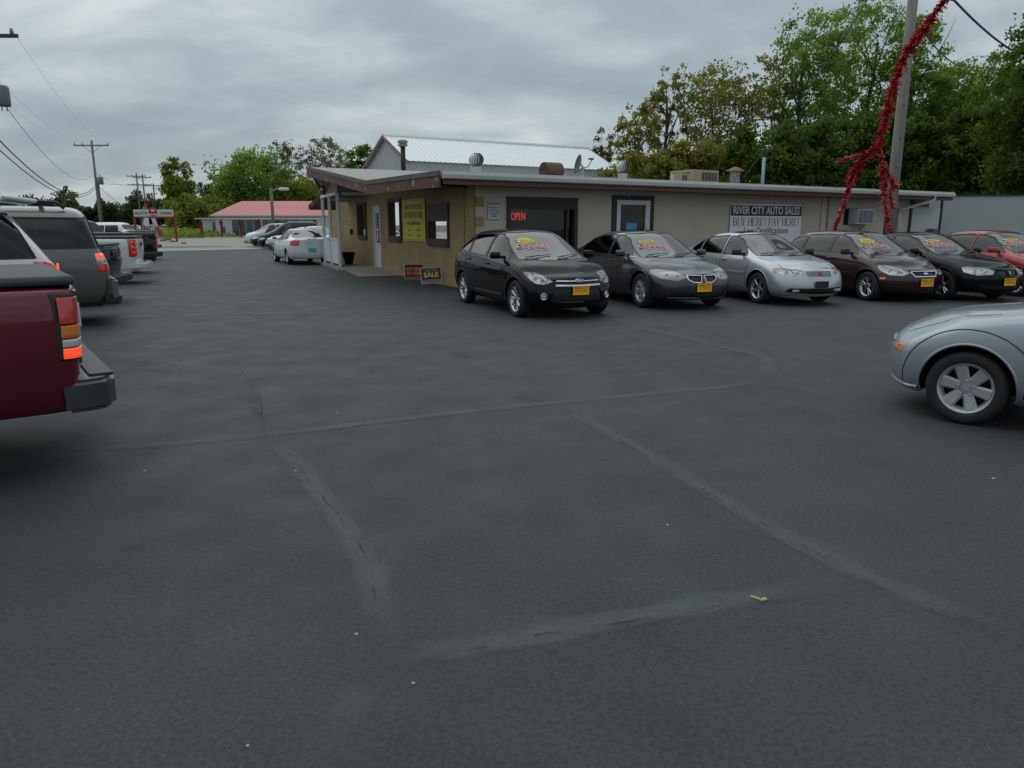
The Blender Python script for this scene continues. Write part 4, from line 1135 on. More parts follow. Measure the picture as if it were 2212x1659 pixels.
c = black_hatch(); place(c, -66.4, (1.325, -.76 if False else -.775), wpos(1122, 684))
c = grey_sedan(); place(c, -71, (1.425, -.77), wpos(1389, 664))
c = silver_sedan(); place(c, -73, (1.31, -.73), wpos(1640, 655))
c = maroon_hatch(); place(c, -74, (1.31, -.72), wpos(1875, 649))
c = black_coupe(); place(c, -72, (1.31, -.72), wpos(2036, 647))
c = red_sedan(); place(c, -74, (1.31, -.72), wpos(2196, 640))
c = near_silver(); place(c, 137, (1.31, .74), wpos(2078, 913))

def corner(root, hd, local, w): place(root, hd, local, w)
# nearest: maroon truck, tail lamp at the left edge
c, B, sp = pickup('dark maroon pickup with black tonneau cover and tall stacked tail lamp, nearest on the left', P_truckred, taillamp='gmc', bumpermat=M_steelbump, tonneau=M_tonneau, group=LEFTG, lampz=(.78, 1.19), bed=1.245, detail=3, bumpz=.54, bumpd=.15, bot=.44, bumph=.205, lamp_w=.165)
place(c, 180 + 36, (-2.92, .98, 1.0), ground(176, 700, 1.0))
# white suv
xr = -2.4
c, B, sp = suv('white suv with dark privacy glass, between the maroon pickup and the grey suv', P_white, w=.94, H=1.90, L=4.87, bumpw=.9, wb=2.87, xr=xr, rake=.36, belt=1.20, rack=False, group=LEFTG,
    glass_poly=[(xr + .34, 1.24), (xr + .46, 1.56), (xr + .60, 1.74), (xr + 2.8, 1.76), (xr + 3.4, 1.23)])
for sg in (1, -1):
    t = B.carve([(xr + .30, sg, .88), (xr + .30, sg, 1.20), (xr - .03, sg * .80, 1.19), (xr - .03, sg * .80, .88)], sg * math.radians(125), cond=lambda c, sg=sg: c.x < xr + .5 and c.y * sg > .5)
    h = B.patch(t, 'tail_light', M_redlens, c, off=.012, thick=.012)
    co, n = B.cast((xr + .07, sg * .94, 1.10), sg * math.radians(125)); q = MB(); q.lathe([(.07, .012), (.065, .024), (.001, .03)], 14, frame(co, (0, 0, 1), n)); q.build('lamp_lens', M_redflash, h, True)
m = MB(); m.bbox_bevel((0, 0, 0), (.34, 1.30, .045), .02, Matrix.Translation((xr + .40, 0, 1.875)) @ Matrix.Rotation(math.radians(-8), 4, 'Y')); m.build('roof_spoiler', P_white, c, True)
B.finish(P_white, c); place(c, 180 + 38, (xr + .02, .84, 1.1), at(150, 566, 8.5))
# grey suv
xr = -2.62
c, B, sp = suv('grey-green suv with roof rack, dark side glass and lit square tail lamp', P_expgrey, w=1.0, H=1.90, L=5.23, wb=3.02, xr=xr, rake=.12, belt=1.20, rack=M_blackpl, group=LEFTG, bumpermat=M_bumpgrey, lower=M_blackpl,
    glass_poly=[(xr + .13, 1.235), (xr + .27, 1.70), (xr + 2.9, 1.72), (xr + 3.5, 1.22)], dlo_rear=[((xr + .36, 1), (xr + .50, 2))][:0] + [((xr + 1.62, 1), (xr + 1.58, 2)), ((xr + 2.5, 1), (xr + 2.45, 2))])
for sg in (1, -1):
    for (a, b, mt, nm) in ((.86, 1.0, M_redlens, 'tail_light'), (1.0, 1.075, M_clearlens, 'reverse_lens'), (1.075, 1.15, M_redflash, 'brake_lens')):
        t = B.carve([(xr + .22, sg, a), (xr + .22, sg, b - .004), (xr - .03, sg * .84, b - .004), (xr - .03, sg * .84, a)], sg * math.radians(125), cond=lambda c, sg=sg: c.x < xr + .5 and c.y * sg > .5)
        B.patch(t, nm, mt, c, off=.014, thick=.014)
    m = MB(); pn = [B.side(xr + .95 + .10 * math.cos(a), .98 + .10 * math.sin(a), sg) for a in np.linspace(0, 6.283, 22)]
    B.strip(m, pn, .010, .002); m.build('fuel_door', M_gap, c)
B.finish(P_expgrey, c); place(c, 180 + 33, (xr - .05, .98, .75), at(256, 599, 12.1))
# black compact pickup
c, B, sp = pickup('small black pickup with tonneau cover, tail showing between the grey suv and the white pickup', P_black, L=4.95, wb=3.2, w=.87, bed=1.17, H=1.60, xr=-2.65, tonneau=M_tonneau, group=LEFTG, R=.34, lampz=(.72, 1.08), bumpermat=M_blackpl, badge='GMC', lamp_w=.10)
place(c, 180 + 14, (-2.68, -.80, 1.17), at(266, 528, 16.6))
# white pickup
c, B, sp = pickup('white pickup with grey bed cover and triple round red tail lamps', P_white, L=5.2, wb=3.3, w=.9, bed=1.24, H=1.70, xr=-2.7, tonneau=M_tonneau, group=LEFTG, R=.36, lampz=(.74, 1.20), bumpermat=P_white, taillamp='three', cab_x=(-1.1, .9))
place(c, 180 + 19, (-2.70, .86, 1.2), at(293, 514, 20.6))
# far black pickup
c, B, sp = pickup('full size black pickup with closed tailgate, farthest of the trucks on the left', P_black, w=.97, bed=1.28, H=1.78, tonneau=M_tonneau, group=LEFTG, badge=None, bumpermat=M_blackpl)
place(c, 180 - 5, (-2.95, -.90, 1.28), at(341, 508, 26.5))

c, B, sp = pickup('white pickup cab showing above the bed of the far black pickup', P_white, w=.97, bed=1.26, H=1.72, tonneau=M_tonneau, group=LEFTG, bumpermat=M_blackpl, cab_x=(-1.3, .9), detail=1, xr=-2.3, L=5.05)
place(c, 180 + 10, (-1.3, -.7, 1.5), at(287, 490, 36))

# cars beyond the porch
def simple_car(label, pmat, hd, local, w, rear_plate=None, H=1.42, group=None, van=False, cat='car', dark=False, **k):
    sp = make_spec(2.62, .86, H, 2.25, -2.33, .74 if not van else .90, (1.10 + (.25 if van else 0), .96 + (.12 if van else 0)), .18 + (.2 if van else 0), -.95 - (.9 if van else 0), (-1.72 - (.4 if van else 0), 1.06), 1.04, (.94, .96, 1.02),
        [-2.33, -2.23, -2.05, -1.72, -1.42, -1.1, -.8, -.45, -.1, .18, .5, .82, 1.12, 1.42, 1.76, 2.0, 2.15, 2.25], R=.315, hoodmid=(1.65, .89 + (.12 if van else 0)), nbow=.24,
        dlo=[(.92, .98), (.88, 1.03), (.36, H - .16), (.05, H - .095), (-.3, H - .085), (-.75, H - .11), (-1.12 - (.5 if van else 0), H - .19), (-1.38 - (.5 if van else 0), 1.10), (-1.30, 1.03), (-.4, .99)],
        pillars=[((-.06, .9), (-.14, 1.7)), ((-1.0, .9), (-1.06, 1.7))], gaps=[[(1.0, .90), (.92, .62), (.90, .32)], [(-.08, .97), (-.06, .6), (-.08, .30)]], handles=[(.10, .87), (-.88, .90)], dark_rear=dark, dark_screen=dark)
    root, B = passenger_car('parked_car', label, cat, sp, pmat, 'five', M_alloy, group, 1)
    generic_front(B, root, sp, lamps=[(2.16, .34, .66), (2.16, .38, .58), (2.02, .66, .58), (1.84, .82, .64), (1.80, .83, .74), (1.95, .72, .75), (2.1, .5, .72)], lower=[(.6, .25), (.55, .37), (0, .37), (0, .25)], cond_x=1.5)
    t = B.carve([(2.2, y, z) for y, z in ((.30, .70), (.26, .60), (-.26, .60), (-.30, .70))], 0, cond=lambda c: c.x > 1.9); B.patch(t, 'grille', M_blackpl, root, off=-.01)
    for sg in (1, -1):
        t = B.carve([(-2.3, sg * .58, .80), (-2.2, sg * .75, .76), (-2.05, sg * .86, .80), (-2.02, sg * .86, .95), (-2.2, sg * .7, .99), (-2.3, sg * .56, .97)], sg * math.radians(140), cond=lambda c, sg=sg: c.x < -1.8 and c.y * sg > .3)
        B.patch(t, 'tail_light', M_redlens, root, off=.01, thick=.012)
    mirrors(B, root, .74, 1.0, pmat)
    if rear_plate: plate(B, root, -2.3, .60, az=math.pi, style=rear_plate)
    B.finish(pmat, root); place(root, hd, local, w); return root, B
FARG = 'cars parked beyond the office porch'
c, B = simple_car('white sedan seen from behind with teal rear plate, beside the white porch posts', P_white, 118, (-1.31, .74), ground(625, 571), rear_plate='teal', group=FARG)
m = MB(); m.bbox_bevel((-2.22, 0, 1.015), (.05, .34, .02), .008); m.build('boot_handle', M_blackpl, c)
c, B = simple_car('second white car, partly hidden behind the white sedan and the porch posts', P_white, 118, (-2.2, .8), at(668, 530, 36.5), group=FARG, H=1.5)
hd = 203
c, B = simple_car('silver sedan parked nose out, nearest of the far row', P_silver, hd, (2.2, 0), at(574, 520, 48.5), group=FARG)
c, B = simple_car('black suv with silver roof rails, behind the far silver sedan', P_black, hd, (2.2, 0), at(556, 520, 51.5), group=FARG, H=1.74, van=True, cat='suv', dark=True)
for sg in (1, -1):
    m = MB(); m.tube([(.1, sg * .5, 1.70), (0, sg * .5, 1.79), (-1.5, sg * .5, 1.79), (-1.65, sg * .5, 1.70)], .025, 6); m.build('roof_rail', M_alloy, c)
c, B = simple_car('black sedan between the far black suv and the silver minivan', P_black, hd, (2.2, 0), at(541, 520, 54.3), group=FARG, H=1.45)
c, B = simple_car('silver minivan farthest in the row beyond the white sedan', P_silver, hd, (2.2, 0), at(527, 520, 57.2), group=FARG, H=1.66, van=True, cat='minivan')

# ---------------------------------------------------------------- ground
def ground_mat():
    m = bpy.data.materials.new('asphalt'); m.use_nodes = True; nt = m.node_tree; N = nt.nodes; L = nt.links
    b = N['Principled BSDF']; b.inputs['Specular IOR Level'].default_value = .42
    tc = N.new('ShaderNodeTexCoord')
    def noise(scale, det=4, sc=(1, 1, 1), rot=0, rough=.55):
        mp = N.new('ShaderNodeMapping'); mp.inputs['Scale'].default_value = sc; mp.inputs['Rotation'].default_value = (0, 0, rot)
        L.new(tc.outputs['Object'], mp.inputs[0])
        n = N.new('ShaderNodeTexNoise'); n.inputs['Scale'].default_value = scale; n.inputs['Detail'].default_value = det; n.inputs['Roughness'].default_value = rough
        L.new(mp.outputs[0], n.inputs['Vector']); return n.outputs[0]
    def rng(v, a, b_, c, d):
        r = N.new('ShaderNodeMapRange'); r.inputs[1].default_value = a; r.inputs[2].default_value = b_; r.inputs[3].default_value = c; r.inputs[4].default_value = d
        L.new(v, r.inputs[0]); return r.outputs[0]
    def mul(a, b_):
        q = N.new('ShaderNodeMath'); q.operation = 'MULTIPLY'; L.new(a, q.inputs[0]); L.new(b_, q.inputs[1]); return q.outputs[0]
    big = rng(noise(.22, 3), .3, .7, .90, 1.10)
    mid = rng(noise(1.4, 5, rough=.65), .3, .7, .93, 1.07)
    streak = rng(noise(1.0, 4, (.9, .14, 1), math.radians(-24)), .3, .7, .90, 1.10)
    fine = rng(noise(46, 4, rough=.85), .34, .66, .56, 1.45)
    speck = rng(noise(110, 2, rough=.6), .66, .76, 1.0, 2.6)
    v = mul(mul(mul(big, mid), mul(streak, fine)), speck)
    # patches where the seal coat has worn brown-grey
    wear = rng(noise(.55, 6, rough=.7), .58, .78, 0, .45)
    mx = N.new('ShaderNodeMix'); mx.data_type = 'RGBA'; mx.inputs[6].default_value = (.0435, .051, .053, 1); mx.inputs[7].default_value = (.066, .068, .064, 1)
    L.new(wear, mx.inputs[0])
    sc = N.new('ShaderNodeVectorMath'); sc.operation = 'SCALE'; L.new(mx.outputs[2], sc.inputs[0]); L.new(v, sc.inputs['Scale'])
    L.new(sc.outputs[0], b.inputs['Base Color'])
    L.new(rng(noise(2.0, 4), .3, .7, .62, .80), b.inputs['Roughness'])
    bp = N.new('ShaderNodeBump'); bp.inputs['Strength'].default_value = .55; bp.inputs['Distance'].default_value = .006
    L.new(noise(70, 4, rough=.7), bp.inputs['Height']); L.new(bp.outputs[0], b.inputs['Normal'])
    return m
def flat(name, pts, mat, z, kind='structure', sub=None):
    m = MB(); m.face([(p[0], p[1], z) for p in pts]); return tag(m.build(name, mat, fix=False), kind=kind)
M_grass = pbr('grass', (.055, .085, .022), .9, noise=(.6, .4))
flat('ground', [(-900, -60), (900, -60), (900, 1500), (-900, 1500)], pbr('earth', (.10, .105, .07), .9, noise=(.05, .3)), -.012)
E0 = ground(300, 543); E1 = ground(560, 537); E2 = ground(760, 533)
flat('asphalt_lot', [(-34, -12), (60, -12), (60, 44), (12, 52), (E2.x, E2.y), (E1.x, E1.y), (E0.x, E0.y), (-40, 32)], ground_mat(), 0.0)
M_conc = pbr('concrete', (.30, .285, .235), .85, noise=(.5, .16), bump=(6, .2))
M_conc2 = pbr('concrete_light', (.42, .42, .40), .85, noise=(.8, .1))
d01 = (E1 - E0).normalized(); n01 = Vector((-d01.y, d01.x, 0))
def off_line(a, b, lo, hi, ext0=0, ext1=0):
    t = (b - a).normalized(); n = Vector((-t.y, t.x, 0))
    p0, p1 = a - t * ext0, b + t * ext1
    return [p0 + n * lo, p1 + n * lo, p1 + n * hi, p0 + n * hi]
flat('kerb_strip', off_line(E0, E2, -.1, 1.3, 10, 0), M_conc2, .004)
flat('concrete_apron', off_line(E0, E2, 1.2, 110, 60, 120), M_conc, -.004)
flat('side_street', [ground(250, 533), ground(455, 531.5), ground(505, 533), ground(300, 536)], pbr('old_asphalt', (.13, .135, .135), .85, noise=(.7, .12)), .008)
# grass verge round the trees and the wash
flat('grass_verge', [at(300, 512, 84), at(440, 511, 92), at(445, 500, 150), at(455, 498, 330), at(-60, 498, 330), at(-60, 507, 90)], M_grass, .012)
# worn bands and cracks of the lot
def band_mat(name, col, edge=.5, nscale=3.0, lo=.35, hi=.6, amt=.8):
    m = bpy.data.materials.new(name); m.use_nodes = True; nt = m.node_tree; N = nt.nodes; L = nt.links
    b = N['Principled BSDF']; b.inputs['Roughness'].default_value = .75; b.inputs['Specular IOR Level'].default_value = .3
    out = N['Material Output']
    at_ = N.new('ShaderNodeAttribute'); at_.attribute_name = 'fade'
    tc = N.new('ShaderNodeTexCoord'); n = N.new('ShaderNodeTexNoise'); n.inputs['Scale'].default_value = nscale; n.inputs['Detail'].default_value = 6; n.inputs['Roughness'].default_value = .65
    L.new(tc.outputs['Object'], n.inputs['Vector'])
    r = N.new('ShaderNodeMapRange'); r.inputs[1].default_value = lo; r.inputs[2].default_value = hi; r.inputs[3].default_value = .0; r.inputs[4].default_value = amt
    L.new(n.outputs[0], r.inputs[0])
    q = N.new('ShaderNodeMath'); q.operation = 'MULTIPLY'; L.new(r.outputs[0], q.inputs[0]); L.new(at_.outputs['Fac'], q.inputs[1])
    n2 = N.new('ShaderNodeTexNoise'); n2.inputs['Scale'].default_value = 45; L.new(tc.outputs['Object'], n2.inputs['Vector'])
    r2 = N.new('ShaderNodeMapRange'); r2.inputs[3].default_value = .6; r2.inputs[4].default_value = 1.4; L.new(n2.outputs[0], r2.inputs[0])
    vm = N.new('ShaderNodeVectorMath'); vm.operation = 'SCALE'; vm.inputs[0].default_value = col; L.new(r2.outputs[0], vm.inputs['Scale']); L.new(vm.outputs[0], b.inputs['Base Color'])
    tr = N.new('ShaderNodeBsdfTransparent'); mx = N.new('ShaderNodeMixShader')
    L.new(q.outputs[0], mx.inputs[0]); L.new(tr.outputs[0], mx.inputs[1]); L.new(b.outputs[0], mx.inputs[2]); L.new(mx.outputs[0], out.inputs[0])
    return m
def ribbon(name, uv, width, mat, z, jit=.0, seed=1, step=.12, wjit=.0):
    rnd = random.Random(seed); P = [ground(u, v) for u, v in uv]
    # smooth resample
    Q = []
    for i in range(len(P) - 1):
        p0, p1, p2, p3 = P[max(i - 1, 0)], P[i], P[i + 1], P[min(i + 2, len(P) - 1)]
        k = max(2, int((p2 - p1).length / step))
        for j in range(k):
            t = j / k
            Q.append(.5 * ((2 * p1) + (-p0 + p2) * t + (2 * p0 - 5 * p1 + 4 * p2 - p3) * t * t + (-p0 + 3 * p1 - 3 * p2 + p3) * t ** 3))
    Q.append(P[-1])
    V, F, A = [], [], []
    off = 0; n = len(Q)
    for i, p in enumerate(Q):
        t = (Q[min(i + 1, n - 1)] - Q[max(i - 1, 0)]).normalized(); s_ = Vector((-t.y, t.x, 0))
        off = off * .75 + rnd.uniform(-jit, jit)
        wd = width * (1 + rnd.uniform(-wjit, wjit)); endf = min(1, i / 4, (n - 1 - i) / 4)
        for k, (f, a) in enumerate(((-.5, 0), (-.28, .8), (0, 1), (.28, .8), (.5, 0))):
            q = p + s_ * (off + f * wd); V.append((q.x, q.y, z)); A.append(a * endf)
    for i in range(n - 1):
        for k in range(4): F.append((i * 5 + k, (i + 1) * 5 + k, (i + 1) * 5 + k + 1, i * 5 + k + 1))
    me = bpy.data.meshes.new(name); me.from_pydata(V, [], F); me.materials.append(mat)
    at_ = me.attributes.new('fade', 'FLOAT', 'POINT'); at_.data.foreach_set('value', A)
    return tag(link(bpy.data.objects.new(name, me)), kind='structure')
M_band = band_mat('worn_seal_band', (.132, .146, .148), lo=-.2, hi=.62, amt=.66)
M_crack = band_mat('crack', (.014, .015, .016), nscale=5, lo=.46, hi=.56, amt=.6)
L1 = [(130, 975), (350, 962), (580, 940), (820, 912), (1050, 885), (1210, 870), (1400, 852), (1560, 838), (1655, 820)]
L2 = [(580, 940), (640, 1000), (700, 1075), (755, 1150), (800, 1240), (830, 1350), (836, 1425)]
L3 = [(790, 1500), (850, 1425), (980, 1405), (1130, 1380), (1340, 1340), (1560, 1300), (1740, 1272), (1880, 1255)]
L4 = [(1210, 875), (1400, 985), (1540, 1068), (1640, 1130), (1780, 1200), (1880, 1255), (2040, 1315), (2260, 1400)]
L5 = [(1320, 688), (1400, 712), (1480, 730), (1570, 752), (1650, 772), (1660, 795), (1655, 820)]
for i, (l, w_) in enumerate(((L1, .15), (L2, .21), (L3, .19), (L4, .18), (L5, .26))):
    ribbon('sealed_joint', l, w_, M_band, .004, jit=.006, seed=i, wjit=.25)
ribbon('sealed_joint', [(836, 1400), (800, 1480), (735, 1560), (680, 1670)], .18, M_band, .004, seed=9)
ribbon('sealed_joint', [(220, 690), (430, 683), (640, 678), (900, 672)], .3, M_band, .004, seed=10)
for i, l in enumerate(([(1330, 948), (1400, 988), (1540, 1070), (1640, 1132), (1780, 1203), (1880, 1258), (2040, 1318), (2230, 1392)], [(870, 1435), (980, 1410), (1130, 1383), (1340, 1345), (1500, 1315)],
                       [(585, 945), (650, 1015), (755, 1152), (832, 1345), (836, 1400)], [(500, 740), (520, 800), (560, 860), (572, 930)], [(385, 745), (392, 800), (388, 812)], [(1215, 878), (1420, 1000)], [(1490, 733), (1600, 762), (1652, 775)])):
    ribbon('crack', l, .009, M_crack, .008, jit=.012, seed=20 + i, step=.05, wjit=.5)
M_oldpaint = band_mat('worn_yellow_paint', (.20, .19, .10), nscale=6, lo=.45, hi=.62, amt=.55)
for i, l in enumerate(([(1385, 688), (1440, 697), (1500, 706)], [(1680, 682), (1750, 688), (1830, 697)], [(1935, 672), (1990, 678)], [(1560, 750), (1640, 742), (1740, 740)])):
    ribbon('worn_paint_stripe', l, .11, M_oldpaint, .006, seed=40 + i, wjit=.2)
M_stain = band_mat('brown_stain', (.10, .085, .06), nscale=14, lo=.45, hi=.62, amt=.6)
for i, l in enumerate(([(1005, 1455), (1030, 1462), (1055, 1476)], [(1130, 1395), (1190, 1405), (1240, 1425)])):
    ribbon('brown_stain', l, .10, M_stain, .010, seed=60 + i, wjit=.5, step=.03)
M_oil = band_mat('oil_drip', (.012, .012, .013), nscale=9, lo=.40, hi=.65, amt=.3)
for i, l in enumerate(([(980, 760), (1020, 775), (1075, 770)], [(545, 850), (560, 905)], [(1105, 850), (1150, 868), (1180, 862)], [(1560, 905), (1600, 930)], [(250, 1180), (300, 1205)])):
    ribbon('oil_drip', l, .16, M_oil, .012, seed=70 + i, wjit=.5, step=.05)
# litter on the asphalt
rnd = random.Random(5)
M_peb = pbr('pale_stone', (.42, .42, .38), .8); M_straw = pbr('straw', (.45, .36, .16), .8)
peb = MB(); bm = bmesh.new(); bmesh.ops.create_icosphere(bm, subdivisions=1, radius=1)
for v in bm.verts: v.co *= rnd.uniform(.7, 1.15)
pv = [v.co.copy() for v in bm.verts]; bm.verts.index_update(); pf = [[v.index for v in f.verts] for f in bm.faces]; bm.free()
PL = ['pale stone chip on the asphalt, upper left of the lot below the maroon truck', 'pale stone chip beside the first bend of the left seam', 'pale stone chip left of the long left seam, low down', 'pale stone chip just below the foot of the left seam', 'lone tiny stone chip near the bottom edge, left', 'dark-ringed stone chip above the long cross seam', 'stone chip right of centre above the diagonal seam', 'stone chip beside the front wheel shadow of the silver car']
for i, (u, v, s_) in enumerate([(313, 1018, .009), (638, 1018, .008), (770, 1371, .007), (893, 1477, .006), (535, 1612, .005), (728, 893, .009), (1442, 1135, .006), (2146, 1035, .010)]):
    m = MB(); p = ground(u, v); m.mesh([Vector((q.x * s_ * 1.2 + p.x, q.y * s_ + p.y, q.z * s_ * .6 + s_ * .5)) for q in pv], pf)
    o = m.build('pebble', M_peb); tag(o, PL[i], 'stone', 'stone chips scattered over the asphalt')
p = ground(1635, 1295); m = MB()
m.bbox_bevel((0, 0, .006), (.062, .012, .008), .003, Matrix.Translation(p) @ Matrix.Rotation(-.75, 4, 'Z')); m.bbox_bevel((.03, .01, .006), (.02, .018, .006), .002, Matrix.Translation(p) @ Matrix.Rotation(-.5, 4, 'Z'))
tag(m.build('straw_scrap', M_straw), 'small straw coloured scrap on the asphalt at lower right', 'litter')

# ---------------------------------------------------------------- dealership office
C0 = Vector((-1.07, 18.4, 0)); SDIR = Vector((-.40, .9165, 0)); SOUT = Vector((-.9165, -.40, 0))
FDIR = Vector((.853, .521, 0)).normalized(); FOUT = Vector((FDIR.y, -FDIR.x, 0))
def onwall(u, v, o, d, out, off=0.0):
    """distance along the wall and height where a sighting meets the wall face"""
    r = ray(u, v); n = out; o2 = o + out * off
    t = (o2 - Vector((0, 0, EYE))).dot(n) / r.dot(n)
    p = Vector((0, 0, EYE)) + r * t
    return (p - o2).dot(d), p.z
SW = lambda u, v, off=0: onwall(u, v, C0, SDIR, SOUT, off)
FW = lambda u, v, off=0: onwall(u, v, C0, FDIR, FOUT, off)
ZB, ZA = at(951, 371.5, 17.3).z, at(671, 361, 27.3).z
RSL = (ZA - ZB) / 11.45
def roofz(p): return ZB + RSL * ((p.x + 1.6) * -FDIR.y + (p.y - 17.3) * FDIR.x)
def WM(o, d, out): return Matrix(((d.x, 0, out.x, o.x), (d.y, 0, out.y, o.y), (0, 1, 0, 0), (0, 0, 0, 1)))
WS = WM(C0, SDIR, SOUT)      # local x along the wall, y up, z outwards
WF = WM(C0, FDIR, FOUT)
office = empty('office_building', C0, 0, 'low tan and grey office with an angled brown fascia roof and white porch', 'building')
def under(o):
    """keep world placement while parented to the office root"""
    o.matrix_parent_inverse = Matrix.Translation(-C0); return o
def OB(mb, name, mat, parent=office, smooth=False, fix=True):
    o = mb.build(name, mat, parent, smooth, fix)
    if parent is office: under(o)
    return o
def OT(*a, **k):
    par = k.get('parent', office); k['parent'] = par
    o = text(*a, **k)
    if par is office: under(o)
    return o
def wall_grid(mb, W, s0, s1, z0, z1, holes, th=.2):
    ss = sorted({s0, s1} | {h[0] for h in holes} | {h[1] for h in holes}); zz = sorted({z0, z1} | {h[2] for h in holes} | {h[3] for h in holes})
    for a, b in zip(ss[:-1], ss[1:]):
        for c, d in zip(zz[:-1], zz[1:]):
            m_ = ((a + b) / 2, (c + d) / 2)
            if any(h[0] < m_[0] < h[1] and h[2] < m_[1] < h[3] for h in holes): continue
            mb.face([W @ Vector(q) for q in ((a, c, 0), (b, c, 0), (b, d, 0), (a, d, 0))])
            mb.face([W @ Vector(q) for q in ((a, c, -th), (a, d, -th), (b, d, -th), (b, c, -th))])
    for h in holes:
        a, b, c, d = h
        for q in (((a, c), (b, c)), ((b, c), (b, d)), ((b, d), (a, d)), ((a, d), (a, c))):
            mb.face([W @ Vector((q[0][0], q[0][1], 0)), W @ Vector((q[1][0], q[1][1], 0)), W @ Vector((q[1][0], q[1][1], -th)), W @ Vector((q[0][0], q[0][1], -th))])
def brick_mat(name, col, bw=.22, bh=.08, amt=.05, rough=.8):
    m = bpy.data.materials.new(name); m.use_nodes = True; nt = m.node_tree; N = nt.nodes; L = nt.links; b = N['Principled BSDF']
    b.inputs['Roughness'].default_value = rough; b.inputs['Specular IOR Level'].default_value = .3
    tc = N.new('ShaderNodeTexCoord')
    # horizontal coordinate along whichever wall the point is on
    sep = N.new('ShaderNodeSeparateXYZ'); L.new(tc.outputs['Object'], sep.inputs[0])
    q = N.new('ShaderNodeMath'); q.operation = 'ADD'; L.new(sep.outputs['X'], q.inputs[0])
    q2 = N.new('ShaderNodeMath'); q2.operation = 'MULTIPLY'; q2.inputs[1].default_value = .9; L.new(sep.outputs['Y'], q2.inputs[0]); L.new(q2.outputs[0], q.inputs[1])
    cb = N.new('ShaderNodeCombineXYZ'); L.new(q.outputs[0], cb.inputs[0]); L.new(sep.outputs['Z'], cb.inputs[1])
    br = N.new('ShaderNodeTexBrick'); br.inputs['Scale'].default_value = 1; br.inputs['Brick Width'].default_value = bw; br.inputs['Row Height'].default_value = bh
    br.inputs['Mortar Size'].default_value = .008; br.inputs['Mortar Smooth'].default_value = .4; br.inputs['Bias'].default_value = 0
    c = Vector(col); br.inputs['Color1'].default_value = (*(c * (1 + amt)), 1); br.inputs['Color2'].default_value = (*(c * (1 - amt)), 1); br.inputs['Mortar'].default_value = (*(c * .86), 1)
    L.new(cb.outputs[0], br.inputs['Vector'])
    n = N.new('ShaderNodeTexNoise'); n.inputs['Scale'].default_value = 1.1; n.inputs['Detail'].default_value = 6; L.new(tc.outputs['Object'], n.inputs['Vector'])
    r = N.new('ShaderNodeMapRange'); r.inputs[1].default_value = .3; r.inputs[2].default_value = .7; r.inputs[3].default_value = .84; r.inputs[4].default_value = 1.12; L.new(n.outputs[0], r.inputs[0])
    vm = N.new('ShaderNodeVectorMath'); vm.operation = 'SCALE'; L.new(br.outputs[0], vm.inputs[0]); L.new(r.outputs[0], vm.inputs['Scale']); L.new(vm.outputs[0], b.inputs['Base Color'])
    bp = N.new('ShaderNodeBump'); bp.inputs['Strength'].default_value = .35; bp.inputs['Distance'].default_value = .006; bp.invert = True; L.new(br.outputs['Fac'], bp.inputs['Height']); L.new(bp.outputs[0], b.inputs['Normal'])
    return m
M_tan = brick_mat('tan_painted_brick', (.37, .27, .14))
M_tanblock = brick_mat('tan_quoin_paint', (.31, .225, .115))
M_stucco = pbr('grey_stucco', (.50, .435, .365), .9, noise=(1.0, .10), bump=(30, .25))
def peel(name, col, under_, thr=.62, scale=3.0):
    m = bpy.data.materials.new(name); m.use_nodes = True; nt = m.node_tree; N = nt.nodes; L = nt.links; b = N['Principled BSDF']; b.inputs['Roughness'].default_value = .7
    tc = N.new('ShaderNodeTexCoord'); n = N.new('ShaderNodeTexNoise'); n.inputs['Scale'].default_value = scale; n.inputs['Detail'].default_value = 8; n.inputs['Roughness'].default_value = .65; L.new(tc.outputs['Object'], n.inputs['Vector'])
    r = N.new('ShaderNodeMapRange'); r.inputs[1].default_value = thr; r.inputs[2].default_value = thr + .03; L.new(n.outputs[0], r.inputs[0])
    n2 = N.new('ShaderNodeTexNoise'); n2.inputs['Scale'].default_value = 1.5; n2.inputs['Detail'].default_value = 5; L.new(tc.outputs['Object'], n2.inputs['Vector'])
    r2 = N.new('ShaderNodeMapRange'); r2.inputs[3].default_value = .7; r2.inputs[4].default_value = 1.3; L.new(n2.outputs[0], r2.inputs[0])
    vm = N.new('ShaderNodeVectorMath'); vm.operation = 'SCALE'; vm.inputs[0].default_value = col; L.new(r2.outputs[0], vm.inputs['Scale'])
    mx = N.new('ShaderNodeMix'); mx.data_type = 'RGBA'; L.new(r.outputs[0], mx.inputs[0]); L.new(vm.outputs[0], mx.inputs[6]); mx.inputs[7].default_value = (*under_, 1); L.new(mx.outputs[2], b.inputs['Base Color'])
    return m
M_fascia = peel('brown_fascia_paint', (.120, .062, .050), (.36, .36, .36), .60, 4.5)
M_fascia2 = peel('brown_fascia_paint_old', (.125, .060, .045), (.42, .36, .28), .66, 2)
M_drip = pbr('grey_brown_drip_edge', (.12, .105, .095), .6, noise=(2, .15))
M_soffit = pbr('brown_soffit', (.085, .06, .048), .85, noise=(1.5, .15))
M_roofcoat = pbr('roof_coating', (.44, .43, .41), .85, noise=(.8, .12), bump=(5, .2))
M_gutter = pbr('white_gutter', (.52, .53, .51), .45, noise=(1.5, .08))
M_whitepaint = pbr('white_paint', (.62, .64, .66), .6, noise=(2, .06))
M_darkframe = pbr('dark_frame_paint', (.022, .022, .022), .6)
M_brownframe = pbr('brown_window_paint', (.055, .035, .028), .65)
M_room = pbr('room_interior', (.035, .035, .035), .9)

